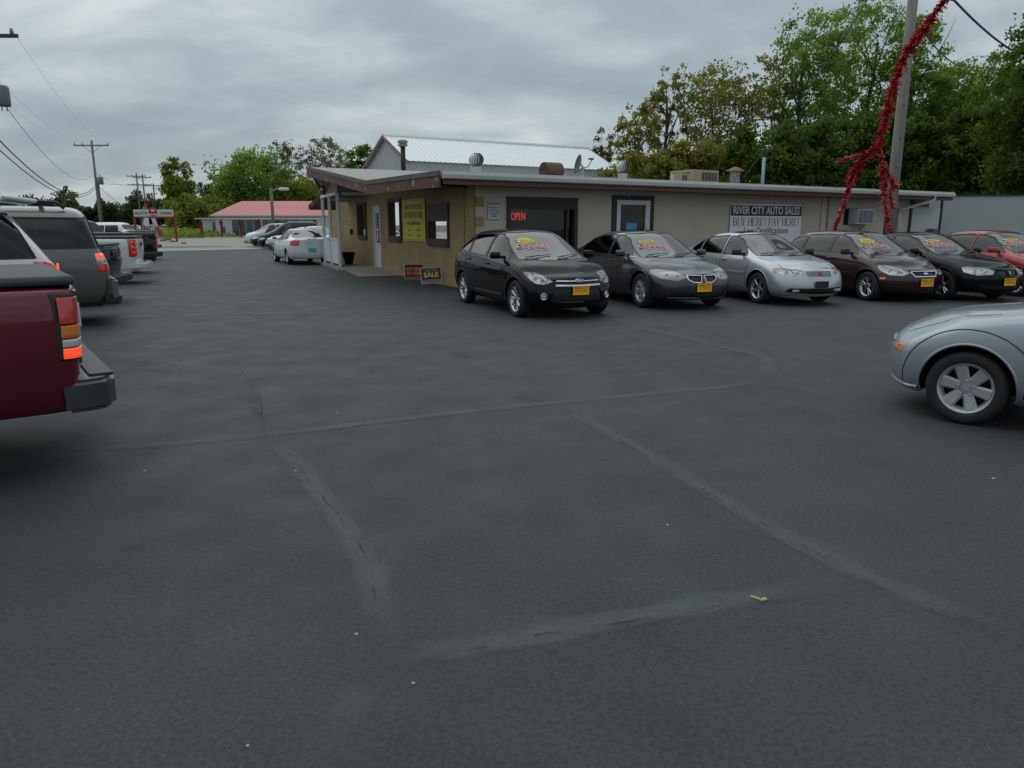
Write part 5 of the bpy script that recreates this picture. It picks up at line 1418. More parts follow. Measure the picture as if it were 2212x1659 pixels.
# openings
def box_from(W, l, r, top, bot, wf): 
    a = wf(l, top)[0]; b = wf(r, top)[0]; return min(a, b), max(a, b)
w1 = (SW(792.5, 480)[0], SW(773.2, 480)[0], SW(783, 517)[1], SW(783, 437.6)[1])
dr = (SW(823, 500)[0], SW(808.5, 500)[0], .10, SW(815, 445)[1])
w2 = (SW(867.7, 480)[0], SW(840.5, 480)[0], SW(854, 522.7)[1], SW(854, 428)[1])
w3 = (SW(970.9, 480)[0], SW(925.4, 480)[0], SW(948, 532.5)[1], SW(948, 440)[1])
s_end = SW(717, 480)[0]
m = MB(); wall_grid(m, WS, 0, s_end, 0, 2.50, [w1, dr, w2, w3])
# sloped head up to the roof deck
P0 = C0 + SDIR * s_end
m.face([C0 + Vector((0, 0, 2.50)), P0 + Vector((0, 0, 2.50)), P0 + Vector((0, 0, roofz(P0) - .14)), C0 + Vector((0, 0, roofz(C0) - .14))])
OB(m, 'side_wall', M_tan, fix=False)
pw = (FW(1094, 480)[0], FW(1246, 480)[0], .62, FW(1100, 424.5)[1])
d2 = (FW(1320.6, 480)[0], FW(1410, 480)[0], .04, FW(1325, 421.3)[1])
aw = (FW(1822, 470)[0], FW(1868, 470)[0], FW(1845, 486)[1], FW(1845, 450)[1])
t_tan = FW(1027, 480)[0]; t_end = FW(1962, 480)[0]
m = MB(); wall_grid(m, WF, t_tan, t_end, 0, 2.53, [pw, d2, aw]); OB(m, 'front_wall', M_stucco, fix=False)
m = MB(); wall_grid(m, WF, 0, t_tan, 0, 2.53, []); OB(m, 'front_wall_pier', M_tanblock, fix=False)
qw = FW(1045.7, 480)[0] - t_tan
for i, z0 in enumerate((.17, .64, 1.11, 1.58, 2.05)):
    m = MB(); hh = .235 if z0 < 2.5 else .19
    m.box((t_tan + qw / 2, z0 + hh / 2 - .03, .0), (qw, hh, .024), WF); OB(m, 'quoin', M_tanblock)
# far walls and rooms
m = MB(); b0 = C0 + SDIR * s_end; 
far = [b0, b0 + FDIR * 9, C0 + FDIR * t_end - FOUT * 14, C0 + FDIR * t_end]
for a, b in zip(far[:-1], far[1:]): m.face([a, b, b + Vector((0, 0, 2.7)), a + Vector((0, 0, 2.7))])
OB(m, 'rear_wall', M_stucco, fix=False)
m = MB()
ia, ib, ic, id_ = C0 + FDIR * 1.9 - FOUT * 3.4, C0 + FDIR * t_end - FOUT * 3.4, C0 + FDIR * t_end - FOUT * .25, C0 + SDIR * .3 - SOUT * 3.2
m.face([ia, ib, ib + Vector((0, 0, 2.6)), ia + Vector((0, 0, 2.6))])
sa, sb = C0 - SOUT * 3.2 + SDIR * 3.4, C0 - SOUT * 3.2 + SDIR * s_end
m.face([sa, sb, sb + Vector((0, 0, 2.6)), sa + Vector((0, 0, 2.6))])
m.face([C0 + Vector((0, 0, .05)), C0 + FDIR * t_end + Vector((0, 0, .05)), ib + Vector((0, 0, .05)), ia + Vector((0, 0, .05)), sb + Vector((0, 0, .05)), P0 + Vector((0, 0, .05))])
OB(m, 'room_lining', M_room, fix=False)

# windows: casing proud of the wall, pane set back
def window(W, r, frame_w, mat, sill=.0, name='window', proud=.05, glass=M_glass_win, head=None, mull=(), vinner=None, depth=.12):
    a, b, c, d = r; m = MB()
    hd = head or frame_w
    m.box(((a + frame_w / 2), (c + d) / 2, (proud - depth) / 2), (frame_w, d - c, proud + depth), W)
    m.box(((b - frame_w / 2), (c + d) / 2, (proud - depth) / 2), (frame_w, d - c, proud + depth), W)
    m.box(((a + b) / 2, d - hd / 2, (proud - depth) / 2), (b - a - 2 * frame_w - .002, hd, proud + depth - .004), W)
    m.box(((a + b) / 2, c + (sill or frame_w) / 2, (proud - depth) / 2 + .01), (b - a - 2 * frame_w - .002, sill or frame_w, proud + depth + .02), W)
    for x in mull: m.box((a + (b - a) * x, (c + d) / 2, -.05), (.05, d - c - 2 * frame_w, .06), W)
    f = OB(m, name, mat)
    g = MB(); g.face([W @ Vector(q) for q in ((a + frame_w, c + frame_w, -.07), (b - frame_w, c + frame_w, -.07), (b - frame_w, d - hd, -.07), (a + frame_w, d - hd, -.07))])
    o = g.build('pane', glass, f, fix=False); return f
window(WS, w1, .10, M_brownframe, .15)
window(WS, w2, .12, M_brownframe, .18)
window(WS, w3, .09, M_brownframe, .20, head=.46)
f_ = window(WF, pw, .11, M_darkframe, .12, 'picture_window', head=.30, mull=(.86,))
# things seen behind window 3: a red poster and a small notice
for (u0, u1, v0, v1, mt, nm) in ((938, 946, 507, 526, pbr('yellow_notice', (.62, .60, .08), .7), 'notice'), (943, 953, 470, 491, pbr('red_poster', (.50, .06, .03), .7), 'poster')):
    a, z1 = SW(u0, v0, -.12); b, z0 = SW(u1, v1, -.12)
    m = MB(); m.box(((a + b) / 2, (z0 + z1) / 2, -.12), (abs(a - b), z1 - z0, .01), WS)
    o = m.build(nm, mt); tag(o, {'notice': 'small yellow notice at the foot of the office window beside the yellow sign', 'poster': 'red poster behind the office window beside the yellow sign'}[nm], 'poster')
# white office door on the side wall
m = MB(); a, b, c, d = dr
m.box((a + .045, (c + d) / 2, -.02), (.09, d - c, .10), WS); m.box((b - .045, (c + d) / 2, -.02), (.09, d - c, .10), WS); m.box(((a + b) / 2, d - .045, -.02), (b - a - .182, .09, .10), WS)
dd = OB(m, 'office_door', M_whitepaint)
m = MB(); A, B_, Cz, Dz = a + .09, b - .09, c + .01, d - .09
for q in (((A + .06), (Cz + Dz) / 2, .12, Dz - Cz), ((B_ - .06), (Cz + Dz) / 2, .12, Dz - Cz), ((A + B_) / 2, Dz - .07, B_ - A - .242, .14), ((A + B_) / 2, Cz + .42, B_ - A - .242, .84)):
    m.box((q[0], q[1], -.03), (q[2], q[3], .045), WS)
m.build('door_leaf', M_whitepaint, dd)
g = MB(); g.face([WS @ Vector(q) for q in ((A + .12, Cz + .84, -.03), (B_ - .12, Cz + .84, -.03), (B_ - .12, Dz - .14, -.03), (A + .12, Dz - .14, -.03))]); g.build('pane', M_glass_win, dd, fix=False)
for i in range(9):
    g = MB(); zz = Cz + .90 + i * (Dz - .2 - Cz - .90) / 8; g.box(((A + B_) / 2, zz, -.015), (B_ - A - .25, .018, .02), WS); g.build('grille_bar', M_darkframe, dd)
g = MB(); g.bbox_bevel((A + .07, 1.05, .02), (.06, .12, .05), .01, WS); g.build('door_handle', M_darkframe, dd)
# glazed front door in white frame with black surround
a, b, c, d = d2; fw_l, fw_r = FW(1330.3, 480)[0], FW(1402.7, 480)[0]; ft = FW(1340, 432)[1]
m = MB(); 
m.box(((a + fw_l) / 2, (c + d) / 2, -.02), (fw_l - a, d - c, .12), WF); m.box(((b + fw_r) / 2, (c + d) / 2, -.02), (b - fw_r, d - c, .12), WF); m.box(((fw_l + fw_r) / 2, (ft + d) / 2, -.02), (fw_r - fw_l - .002, d - ft, .118), WF)
sd2 = OB(m, 'door_surround', M_darkframe)
gl, gr, gt = FW(1339, 480)[0], FW(1393.4, 480)[0], FW(1340, 441.8)[1]
m = MB(); m.box(((fw_l + gl) / 2, (c + ft) / 2, -.02), (gl - fw_l, ft - c, .09), WF); m.box(((fw_r + gr) / 2, (c + ft) / 2, -.02), (fw_r - gr, ft - c, .09), WF); m.box(((gl + gr) / 2, (gt + ft) / 2, -.02), (gr - gl - .002, ft - gt, .088), WF); m.box(((gl + gr) / 2, c + .2, -.02), (gr - gl - .002, .4, .088), WF)
gd = OB(m, 'glazed_door', pbr('white_aluminium', (.60, .62, .62), .4))
g = MB(); g.face([WF @ Vector(q) for q in ((gl, c + .4, -.03), (gr, c + .4, -.03), (gr, gt, -.03), (gl, gt, -.03))]); g.build('pane', M_glass_win, gd, fix=False)
a_, z1 = FW(1354, 481.8); b2, z0 = FW(1375.7, 496)
m = MB(); m.box(((a_ + b2) / 2, (z0 + z1) / 2, -.018), (b2 - a_, z1 - z0, .006), WF); m.build('door_sticker', pbr('blue_sticker', (.10, .30, .50), .6), gd)
# neon
sx0, sz1 = FW(1102.6, 461, -.12); sx1, sz0 = FW(1136, 475.5, -.12)
neon = text('OPEN', WF @ Matrix.Translation(((sx0 + sx1) / 2, (sz0 + sz1) / 2, -.12)), .27, pbr('neon_red', (.8, .05, .05), .4, emit=(1, .05, .06), emis=1.1), None, name='neon_open_sign', xs=(sx1 - sx0) / .74, bold=-.006, extrude=.008)
tag(neon, 'red neon OPEN lettering glowing in the dark picture window', 'neon sign')

# roof: main deck, folded prow, fascias
Bp = Vector((-1.6, 17.3, ZB)); Pp = Vector((-3.83, 20.5, at(800, 392.5, 20.5).z)); Ap = Vector((-7.2, 27.3, ZA))
GE = Bp + FDIR * 20.8; GE.z = at(2050, 417.5, GE.y).z; print('ROOFZ', ZB, ZA, Pp.z, GE.z, GE.x)
RE = Vector((GE.x - FOUT.x * 11.4, GE.y - FOUT.y * 11.4, ZA - .02))
RB = Ap.copy()
down = Vector((0, 0, -.10))
def slab(poly, th, mb):
    n = len(poly); P = [Vector(p) for p in poly] + [Vector(p) - Vector((0, 0, th)) for p in poly]
    mb.mesh(P, [tuple(range(n)), tuple(range(2 * n - 1, n - 1, -1))] + [(i, n + i, n + (i + 1) % n, (i + 1) % n) for i in range(n)])
m = MB(); slab([Bp, GE, RE, RB], .08, m)
back = -FOUT * 11.4 + Vector((0, 0, -.8))
Wb = at(706, 430, 30.5); slab([RB, RE, RE + back, Wb], .08, m)
OB(m, 'roof', M_roofcoat)
m = MB(); slab([Ap + Vector((0, 0, .004)), Pp, Bp + Vector((0, 0, .004))], .07, m); OB(m, 'roof_prow', M_roofcoat)
def fascia(a, b, mat, top, h, th=.05, name='fascia', out=None, seg=1):
    t = (b - a).normalized(); o = Vector((t.y, -t.x, 0)).normalized()
    if out is not None and o.dot(out) < 0: o = -o
    m = MB(); P = []
    for q in (a, b):
        for (dz, do) in ((top, 0), (top, th), (top - h, th), (top - h, 0)): P.append(q + Vector((0, 0, dz)) + o * do)
    m.mesh(P, [(0, 1, 2, 3), (7, 6, 5, 4), (0, 4, 5, 1), (1, 5, 6, 2), (2, 6, 7, 3), (3, 7, 4, 0)])
    return OB(m, name, mat)
S_ = Vector((-1, -1, 0))
fascia(Ap, Pp, M_fascia, -.06, .24, .05, 'fascia', S_); fascia(Ap, Pp, M_drip, .03, .10, .075, 'drip_edge', S_)
fascia(Pp, Bp, M_fascia, -.06, .27, .05, 'fascia', S_); fascia(Pp, Bp, M_drip, .03, .11, .075, 'drip_edge', S_)
fascia(Bp + FDIR * .05, GE, M_fascia2, -.13, .13, .02, 'fascia', FOUT)
# gutter: three stepped bands
m = MB(); 
for q, e in ((Bp + FDIR * .02, GE),):
    prof = [(.03, 0), (.03, .06), (-.01, .065), (-.015, .10), (-.045, .105), (-.05, .125), (-.125, .11), (-.145, .085), (-.145, 0)]
    P = [q + FOUT * b_ + Vector((0, 0, a_2)) for a_2, b_ in prof] + [e + FOUT * b_ + Vector((0, 0, a_2)) for a_2, b_ in prof]
    n = len(prof); m.mesh(P, [(i, i + 1, n + i + 1, n + i) for i in range(n - 1)] + [tuple(range(n)), tuple(range(2 * n - 1, n - 1, -1))])
OB(m, 'gutter', M_gutter)
# soffits
m = MB(); zf = .26
m.face([Bp - Vector((0, 0, zf)), GE - Vector((0, 0, zf)), C0 + FDIR * (t_end + 1.7) + Vector((0, 0, GE.z - zf + .02)), C0 + Vector((0, 0, Bp.z - zf + .02))]); 
m.face([Ap - Vector((0, 0, .28)), Pp - Vector((0, 0, .28)), Bp - Vector((0, 0, .28)), C0 + Vector((0, 0, 2.46)), P0 + Vector((0, 0, roofz(P0) - .16))])
dn_ = Vector((0, 0, .10)); m.face([RB - dn_, RE - dn_, RE + back - dn_, Wb - dn_]); m.face([Bp - dn_, GE - dn_, RE - dn_, RB - dn_])
OB(m, 'soffit', M_soffit, fix=False)
for u in (1166, 1356, 1534, 1660):
    s_, z_ = FW(u, 425 if u < 1500 else 432); m = MB(); m.box((s_, 2.42, .03), (.035, .14, .03), WF); OB(m, 'wall_bracket', M_gutter)
# rear eave corner beyond the porch
m = MB(); q0, q1 = at(666, 443, 33), at(690, 421.5, 33); q2 = q1 + FDIR * 4 + Vector((0, 0, .1)); q3 = q0 + FDIR * 5
m.mesh([q0, q1, q2, q3] + [p - Vector((0, 0, .20)) for p in (q0, q1, q2, q3)], [(0, 1, 2, 3), (7, 6, 5, 4), (0, 4, 5, 1), (3, 2, 6, 7), (0, 3, 7, 4), (1, 5, 6, 2)]); OB(m, 'rear_eave', M_fascia)

# porch
slab_z = .10
nearp = ground(735.6, 576.6, .10); farp = ground(703.3, 567, .10)
pd = (nearp - farp).normalized(); pn_ = Vector((pd.y, -pd.x, 0))
if pn_.dot(SOUT) < 0: pn_ = -pn_
wq = C0 + SDIR * SW(840.6, 577)[0]
porch_slab = MB()
e0 = farp - pd * .5 + pn_ * .15; e1 = nearp + pd * .15 + pn_ * .12
poly = [e0, e1, wq + Vector((0, 0, 0)), C0 + SDIR * 14]
P = [Vector((p.x, p.y, .10)) for p in poly] + [Vector((p.x, p.y, 0)) for p in poly]
porch_slab.mesh(P, [(0, 1, 2, 3), (0, 4, 5, 1), (1, 5, 6, 2), (3, 7, 4, 0)]); tag(porch_slab.build('porch_slab', M_conc), kind='structure')
wk = [ground(741, 583), ground(775, 598.5), ground(867, 596), ground(955, 608), ground(1000, 626), C0 + SDIR * .1, wq]
flat('walkway', [(p.x, p.y) for p in wk], M_conc, .012)
gv = [ground(930, 603), ground(1004, 628), C0 + SDIR * .02, C0 + SDIR * 2.2]
flat('gravel_strip', [(p.x, p.y) for p in gv], pbr('gravel', (.30, .29, .27), .9, noise=(25, .5), bump=(30, 1)), .018)
ptop = 2.62
for i, f in enumerate((0, .52, 1)):
    p = nearp.lerp(farp, f); m = MB(); m.bbox_bevel((p.x, p.y, (ptop + .1) / 2), (.11, .11, ptop - .1), .008); OB(m, 'porch_post', M_whitepaint)
for k in range(2):
    a = nearp.lerp(farp, .52 * k + .02 - .04 * 0); b = nearp.lerp(farp, .52 + .48 * k)
    Mx = frame((a.x, a.y, 0), (b - a), (0, 0, 1)); ln = (b - a).length
    m = MB(); m.box((ln / 2, 0, .62), (ln - .13, .04, .86), Mx); OB(m, 'porch_panel', M_whitepaint)
    m = MB(); m.box((ln / 2, 0, 1.08), (ln - .112, .09, .07), Mx); OB(m, 'porch_rail', M_whitepaint)
# porch beam and gable boards
m = MB(); a = nearp + pd * .06; b = farp - pd * .06
Mx = frame((a.x, a.y, 0), (b - a), (0, 0, 1)); ln = (b - a).length
m.box((ln / 2, 0, 2.67), (ln, .14, .10), Mx); OB(m, 'porch_beam', M_whitepaint)
s_n = (nearp - C0).dot(SDIR); wallpt = C0 + SDIR * s_n
m = MB(); a2 = Vector((nearp.x, nearp.y, 0)); b2_ = wallpt; Mx2 = frame((a2.x, a2.y, 0), (b2_ - a2), (0, 0, 1)); l2 = (b2_ - a2).length
m.box((l2 / 2 + .07, 0, 2.67), (l2 - .14, .12, .10), Mx2); OB(m, 'porch_beam', M_whitepaint)
m = MB()
for (x, y) in ((a, b), (a2, b2_)):
    x = Vector((x.x, x.y, 2.72)); y = Vector((y.x, y.y, 2.72))
    m.face([x, y, Vector((y.x, y.y, roofz(y) - .12)), Vector((x.x, x.y, roofz(x) - .12))])
OB(m, 'gable_board', pbr('pinkish_board', (.33, .25, .20), .85, noise=(2, .1)), fix=False)
m = MB(); s0 = Vector((a.x, a.y, 2.64)); m.face([s0, Vector((b.x, b.y, 2.64)), C0 + SDIR * 13 + Vector((0, 0, 2.64)), wallpt + Vector((0, 0, 2.64))]); OB(m, 'porch_ceiling', M_soffit, fix=False)
# flood light under the prow
lp = at(697, 408, 27.4); fl = empty('flood_light', lp, 0, 'small black flood light under the roof corner above the porch posts', 'light')
m = MB(); m.bbox_bevel((0, 0, 0), (.16, .16, .20), .02, Matrix.Rotation(.3, 4, 'X')); m.build('lamp_head', M_blackpl, fl)
m = MB(); m.tube([(0, 0, .08), (.05, .05, .45)], .02, 6); m.build('bracket', M_blackpl, fl)
m = MB(); m.bbox_bevel((-.02, -.085, -.01), (.10, .02, .12), .005); m.build('lens', pbr('lamp_glass', (.5, .48, .4), .3), fl)
# planter pot and wall box
pp = ground(754, 571, .10) ; m = MB(); m.lathe([(.001, 0), (.15, 0), (.24, .42), (.26, .42), (.26, .47), (.22, .47), (.20, .40), (.001, .40)], 20, Matrix.Translation(pp)); tag(m.build('planter_pot', M_blackpl, None, True), 'black plant pot standing on the porch slab behind the white posts', 'pot')
s_, z_ = SW(761.5, 500.5); m = MB(); m.bbox_bevel((s_, z_, .05), (.12, .22, .10), .02, WS); tag(m.build('mail_box', M_blackpl), 'small black box on the tan wall left of the office door', 'mailbox')

# signs on the walls ---------------------------------------------------------
def wall_sign(name, W, wf, l, r, t, b_, mat, label, cat='sign', mid=None, off=.03, th=.02, zt=None, zb=None):
    a = wf(l, (t + b_) / 2, off)[0]; b = wf(r, (t + b_) / 2, off)[0]
    z1 = zt or wf((l + r) / 2, t, off)[1]; z0 = zb or wf((l + r) / 2, b_, off)[1]
    a, b = min(a, b), max(a, b)
    root = empty(name, W @ Vector(((a + b) / 2, 0, off)), 0, label, cat)
    inv = Matrix.Translation(-root.location)
    m = MB(); m.bbox_bevel(((a + b) / 2, (z0 + z1) / 2, off), (b - a, z1 - z0, th), .004, inv @ W); m.build('board', mat, root)
    return root, inv, a, b, z0, z1
RW = Matrix(((-SDIR.x, 0, SOUT.x, C0.x), (-SDIR.y, 0, SOUT.y, C0.y), (0, 1, 0, 0), (0, 0, 0, 1)))     # side wall read left to right
M_yel = pbr('yellow_board', (.62, .52, .045), .6, noise=(1, .06)); M_ink = pbr('black_ink', (.02, .02, .02), .6); M_brownink = pbr('brown_ink', (.20, .13, .03), .6)
root, inv, a, b, z0, z1 = wall_sign('wall_banner', WS, SW, 871.2, 918.4, 430, 520.9, M_yel, 'tall yellow sign reading RIVER CITY AUTO SALES between two office windows', off=.035)
wd, ht, cx = b - a, z1 - z0, -(a + b) / 2
def yt(body, fy, size, xs=1.0, bold=.001, mat=M_brownink, fx=.5):
    text(body, inv @ RW @ Matrix.Translation((cx + (fx - .5) * wd, z0 + ht * fy, .049)), size, mat, root, xs=xs, bold=bold, extrude=.001)
yt('RIVER CITY AUTO SALES', .81, .20, wd * .92 / 2.45, .004); yt('BUY HERE! PAY HERE!', .615, .25, wd * .92 / 2.65, .004, pbr('dark_red_ink', (.22, .05, .03), .6)); yt('Low Qualifications', .435, .15, 1.3, .001, M_ink)
for fy in (.27, .14):
    for fx, w_ in ((.30, '* Trucks'), (.72, '* Warranties')) if fy > .2 else ((.30, '* Financing'), (.72, '* Trade Ins')): yt(w_, fy, .075, 1.0, 0, M_ink, fx)
for fy in (.96, .035): 
    m = MB(); m.box((cx, z0 + ht * fy, .047), (wd * .94, .012, .004), inv @ RW); m.build('border', M_brownink, root)
# big sign on the front wall
root, inv, a, b, z0, z1 = wall_sign('wall_sign', WF, FW, 1577, 1730.4, 441.5, 505, pbr('sign_white', (.78, .79, .80), .55, noise=(1, .04)), 'large RIVER CITY AUTO SALES sign reading BUY HERE! PAY HERE! on the grey wall', off=.04, zb=.95)
wd, cx = b - a, (a + b) / 2
zk0, zk1 = FW(1653, 466.6, .04)[1], FW(1653, 444.2, .04)[1]
m = MB(); m.box((cx, (zk0 + zk1) / 2, .0515), (wd - .02, zk1 - zk0, .004), inv @ WF); m.build('black_band', pbr('sign_black', (.018, .02, .024), .5), root)
def ft_(body, z, size, width, mat, bold, space=1.0):
    me = text_mesh(body, size, bold, 1.0, 'CENTER', .001, space)
    xs = [v.co.x for v in me.vertices]; k = width / (max(xs) - min(xs)); mid = (max(xs) + min(xs)) / 2
    me.transform(Matrix.Translation((-mid, 0, 0))); me.transform(Matrix.Diagonal((k, 1, 1, 1))); me.transform(inv @ WF @ Matrix.Translation((cx, z, .0545)))
    me.materials.clear(); me.materials.append(mat); return link(bpy.data.objects.new('lettering', me), root)
ft_('RIVER CITY AUTO SALES', (zk0 + zk1) / 2, (zk1 - zk0) * 1.02, wd * .93, pbr('sign_letter_white', (.62, .66, .62), .5), .008)
# slab-serif letters for the second line, stroke by stroke
SER = dict(B=[(0, 0, 0, 1, .2), ('h', 0, .55, 1), ('h', 0, .60, .52), ('h', 0, .58, 0), (.62, .55, .55, .96, .17), (.68, .05, .68, .50, .19)],
           U=[(.05, .12, .05, 1, .18), (.80, .12, .80, 1, .12), ('h', .10, .74, 0), ('s', .05, 1), ('s', .80, 1)],
           Y=[(.42, 0, .42, .45, .18), (.06, 1, .42, .42, .18), (.80, 1, .42, .42, .10), ('s', .06, 1), ('s', .80, 1), ('s', .42, 0)],
           H=[(.08, 0, .08, 1, .18), (.76, 0, .76, 1, .18), ('h', .08, .76, .52), ('s', .08, 1), ('s', .76, 1), ('s', .08, 0), ('s', .76, 0)],
           E=[(.10, 0, .10, 1, .18), ('h', 0, .72, 1), ('h', .1, .55, .52), ('h', 0, .74, 0), (.72, .80, .72, 1, .07), (.75, 0, .75, .22, .07)],
           R=[(.10, 0, .10, 1, .18), ('h', 0, .55, 1), ('h', .1, .55, .50), (.62, .53, .62, .96, .17), (.42, .50, .80, 0, .18), ('s', .10, 0)],
           P=[(.10, 0, .10, 1, .18), ('h', 0, .58, 1), ('h', .1, .58, .46), (.66, .49, .66, .96, .17), ('s', .10, 0)],
           A=[(.42, 1, .06, 0, .09), (.42, 1, .80, 0, .19), ('h', .2, .66, .34), ('s', .06, 0), ('s', .80, 0)])
SER['!'] = [(.2, .28, .2, 1, .16), (.2, 0, .2, .12, .16)]
def serif_line(body, W, cx_, z, hgt, width, mat, root_):
    adv = {'!': .55, ' ': .5}; tot = sum(adv.get(c_, 1.0) for c_ in body) ; u = width / tot; x = cx_ - width / 2; m = MB()
    for c_ in body:
        for st_ in SER.get(c_, []):
            if st_[0] == 'h': m.box((x + (st_[1] + st_[2]) / 2 * u, z + (st_[3] - .5) * hgt * .92, 0), (abs(st_[2] - st_[1]) * u, hgt * .055, .002), W)
            elif st_[0] == 's': m.box((x + st_[1] * u, z + (st_[2] - .5) * hgt * .94, .0006), (.34 * u, hgt * .05, .002), W)
            else:
                x0, y0, x1, y1, t_ = st_; w2_ = t_ * u / 2
                P = [W @ Vector((x + xx * u + s2 * w2_, z + (yy - .5) * hgt * .94, .0012)) for xx, yy, s2 in ((x0, y0, -1), (x0, y0, 1), (x1, y1, 1), (x1, y1, -1))]; m.face(P)
        x += adv.get(c_, 1.0) * u
    return m.build('lettering', mat, root_, fix=False)
zb0, zb1 = FW(1653, 488, .04)[1], FW(1653, 470.5, .04)[1]
serif_line('BUY HERE! PAY HERE!', inv @ WF @ Matrix.Translation((0, 0, .0535)), cx + .03, (zb0 + zb1) / 2, zb1 - zb0, wd * .93, pbr('sign_red_ink', (.17, .02, .035), .5), root)
ft_('Low Qualifications', FW(1653, 498.5, .04)[1], .28, wd * .62, M_ink, .0015)
# warning sign
root, inv, a, b, z0, z1 = wall_sign('warning_sign', WF, FW, 1054.4, 1079.9, 434.2, 474.1, pbr('enamel_white', (.50, .51, .53), .5), 'small white WARNING sign with a dark header left of the picture window', off=.03)
wd, ht, cx = b - a, z1 - z0, (a + b) / 2; M_wred = pbr('warning_red', (.14, .02, .04), .6)
m = MB(); m.box((cx, z1 - ht * .13, .0415), (wd * .88, ht * .15, .004), inv @ WF); m.build('header', M_wred, root)
text('WARNING', inv @ WF @ Matrix.Translation((cx, z1 - ht * .13, .0445)), .075, pbr('enamel_white', (.5,) * 3), root, xs=.75, bold=.001, extrude=.0005)
for i, t_ in enumerate(('THIS PROPERTY IS', 'PROTECTED BY', 'SURVEILLANCE', 'CAMERAS')):
    text(t_, inv @ WF @ Matrix.Translation((cx, z1 - ht * (.36 + .155 * i), .0425)), .058, M_ink, root, xs=.68, bold=.0008, extrude=.0005)
# air conditioner window
a, b, c, d = aw
m = MB(); m.box(((a + b) / 2, (c + d) / 2, -.10), (b - a - .01, d - c - .01, .04), WF); OB(m, 'dark_opening', M_darkframe)
ac = empty('window_air_conditioner', WF @ Vector(((a + b) / 2 + .1, 0, .2)), 0, 'white louvred air conditioner in the grey wall behind the garland', 'air conditioner')
inv = Matrix.Translation(-ac.location)
m = MB(); m.bbox_bevel(((a + b) / 2 + .14, (c + d) / 2, .16), (b - a - .28, d - c - .04, .36), .02, inv @ WF); m.build('casing', M_gutter, ac)
for i in range(3):
    m = MB(); m.box(((a + b) / 2 + .14 + (i - 1) * (b - a - .34) / 3, (c + d) / 2, .343), ((b - a - .46) / 3, d - c - .14, .006), inv @ WF); m.build('louvre', pbr('louvre_grey', (.20, .20, .21), .6), ac)
m = MB(); m.tube([WF @ Vector(((a + b) / 2 + .2, c, .3)) - ac.location, WF @ Vector(((a + b) / 2 + .2, c - .25, .02)) - ac.location], .015, 6); m.build('bracket', M_darkframe, ac)
# wall pipes
s_, _ = FW(1788, 460); m = MB(); m.tube([WF @ Vector((s_, 0, .05)), WF @ Vector((s_, 2.5, .05))], .035, 8); OB(m, 'conduit', M_stucco)
s_, _ = FW(1776, 460); m = MB(); m.box((s_, 1.25, .02), (.16, 2.5, .03), WF); OB(m, 'pilaster', M_stucco)
# down pipe at the right end
g0 = Bp + FDIR * 19.55; g0.z = GE.z - .14
wl = C0 + FDIR * (FW(1937, 470)[0])
m = MB(); m.tube([g0 + FOUT * .06 + Vector((0, 0, .05)), g0 + FOUT * .06 - Vector((0, 0, .12)), wl + FOUT * .08 + Vector((0, 0, 2.12)), wl + FOUT * .08 + Vector((0, 0, 1.95)), wl + FOUT * .08 + Vector((0, 0, .1))], .055, 10); OB(m, 'downpipe', M_gutter, smooth=True)
# end bay: white door panel under the overhang
a, b = t_end + .12, FW(2030, 480)[0]; zt = FW(1995, 447.5)[1]
m = MB(); m.box((t_end + .06, 1.27, -.05), (.11, 2.54, .2), WF); OB(m, 'corner_post', M_darkframe)
m = MB(); m.box(((a + b) / 2, zt / 2, -.06), (b - a, zt, .06), WF); OB(m, 'white_panel', pbr('pale_panel', (.50, .52, .51), .6, noise=(1, .05)))
m = MB(); m.box(((a + b) / 2, (zt + 2.6) / 2, -.5), (b - a, 2.6 - zt, .04), WF); OB(m, 'overhang_back', M_soffit)
m = MB(); m.box((b + .04, 1.29, -.02), (.05, 2.58, .08), WF); OB(m, 'corner_post', M_darkframe)
m = MB(); m.bbox_bevel((FW(2006, 500)[0], FW(2006, 503)[1], .15), (.35, .3, .25), .02, WF); tag(m.build('meter_box', pbr('meter_grey', (.10, .11, .12), .5)), 'small dark grey box before the white panel behind the black coupe', 'box')

# pale metal wall at right
tr0 = at(2037.5, 424.5, 29.8); tr1 = at(2260, 421.5, 29.3)
tl = (tr1 - tr0); tl.z = 0; tn = Vector((tl.y, -tl.x, 0)).normalized()
storage = empty('storage_building', (tr0.x, tr0.y, 0), 0, 'plain pale grey flat-walled building at the right edge behind the cars', 'building')
m = MB(); Mx = frame((0, 0, 0), tl, (0, 0, 1)); L_ = tl.length; Hh = (tr0.z + tr1.z) / 2
m.box((L_ / 2, 2.0, Hh / 2), (L_, 4.0, Hh), Mx); m.build('wall', pbr('pale_metal_wall', (.37, .405, .40), .6, noise=(.4, .06)), storage)
m = MB(); m.box((L_ / 2, 2.0, Hh + .02), (L_ + .06, 4.1, .05), Mx); m.build('roof_edge', M_darkframe, storage)

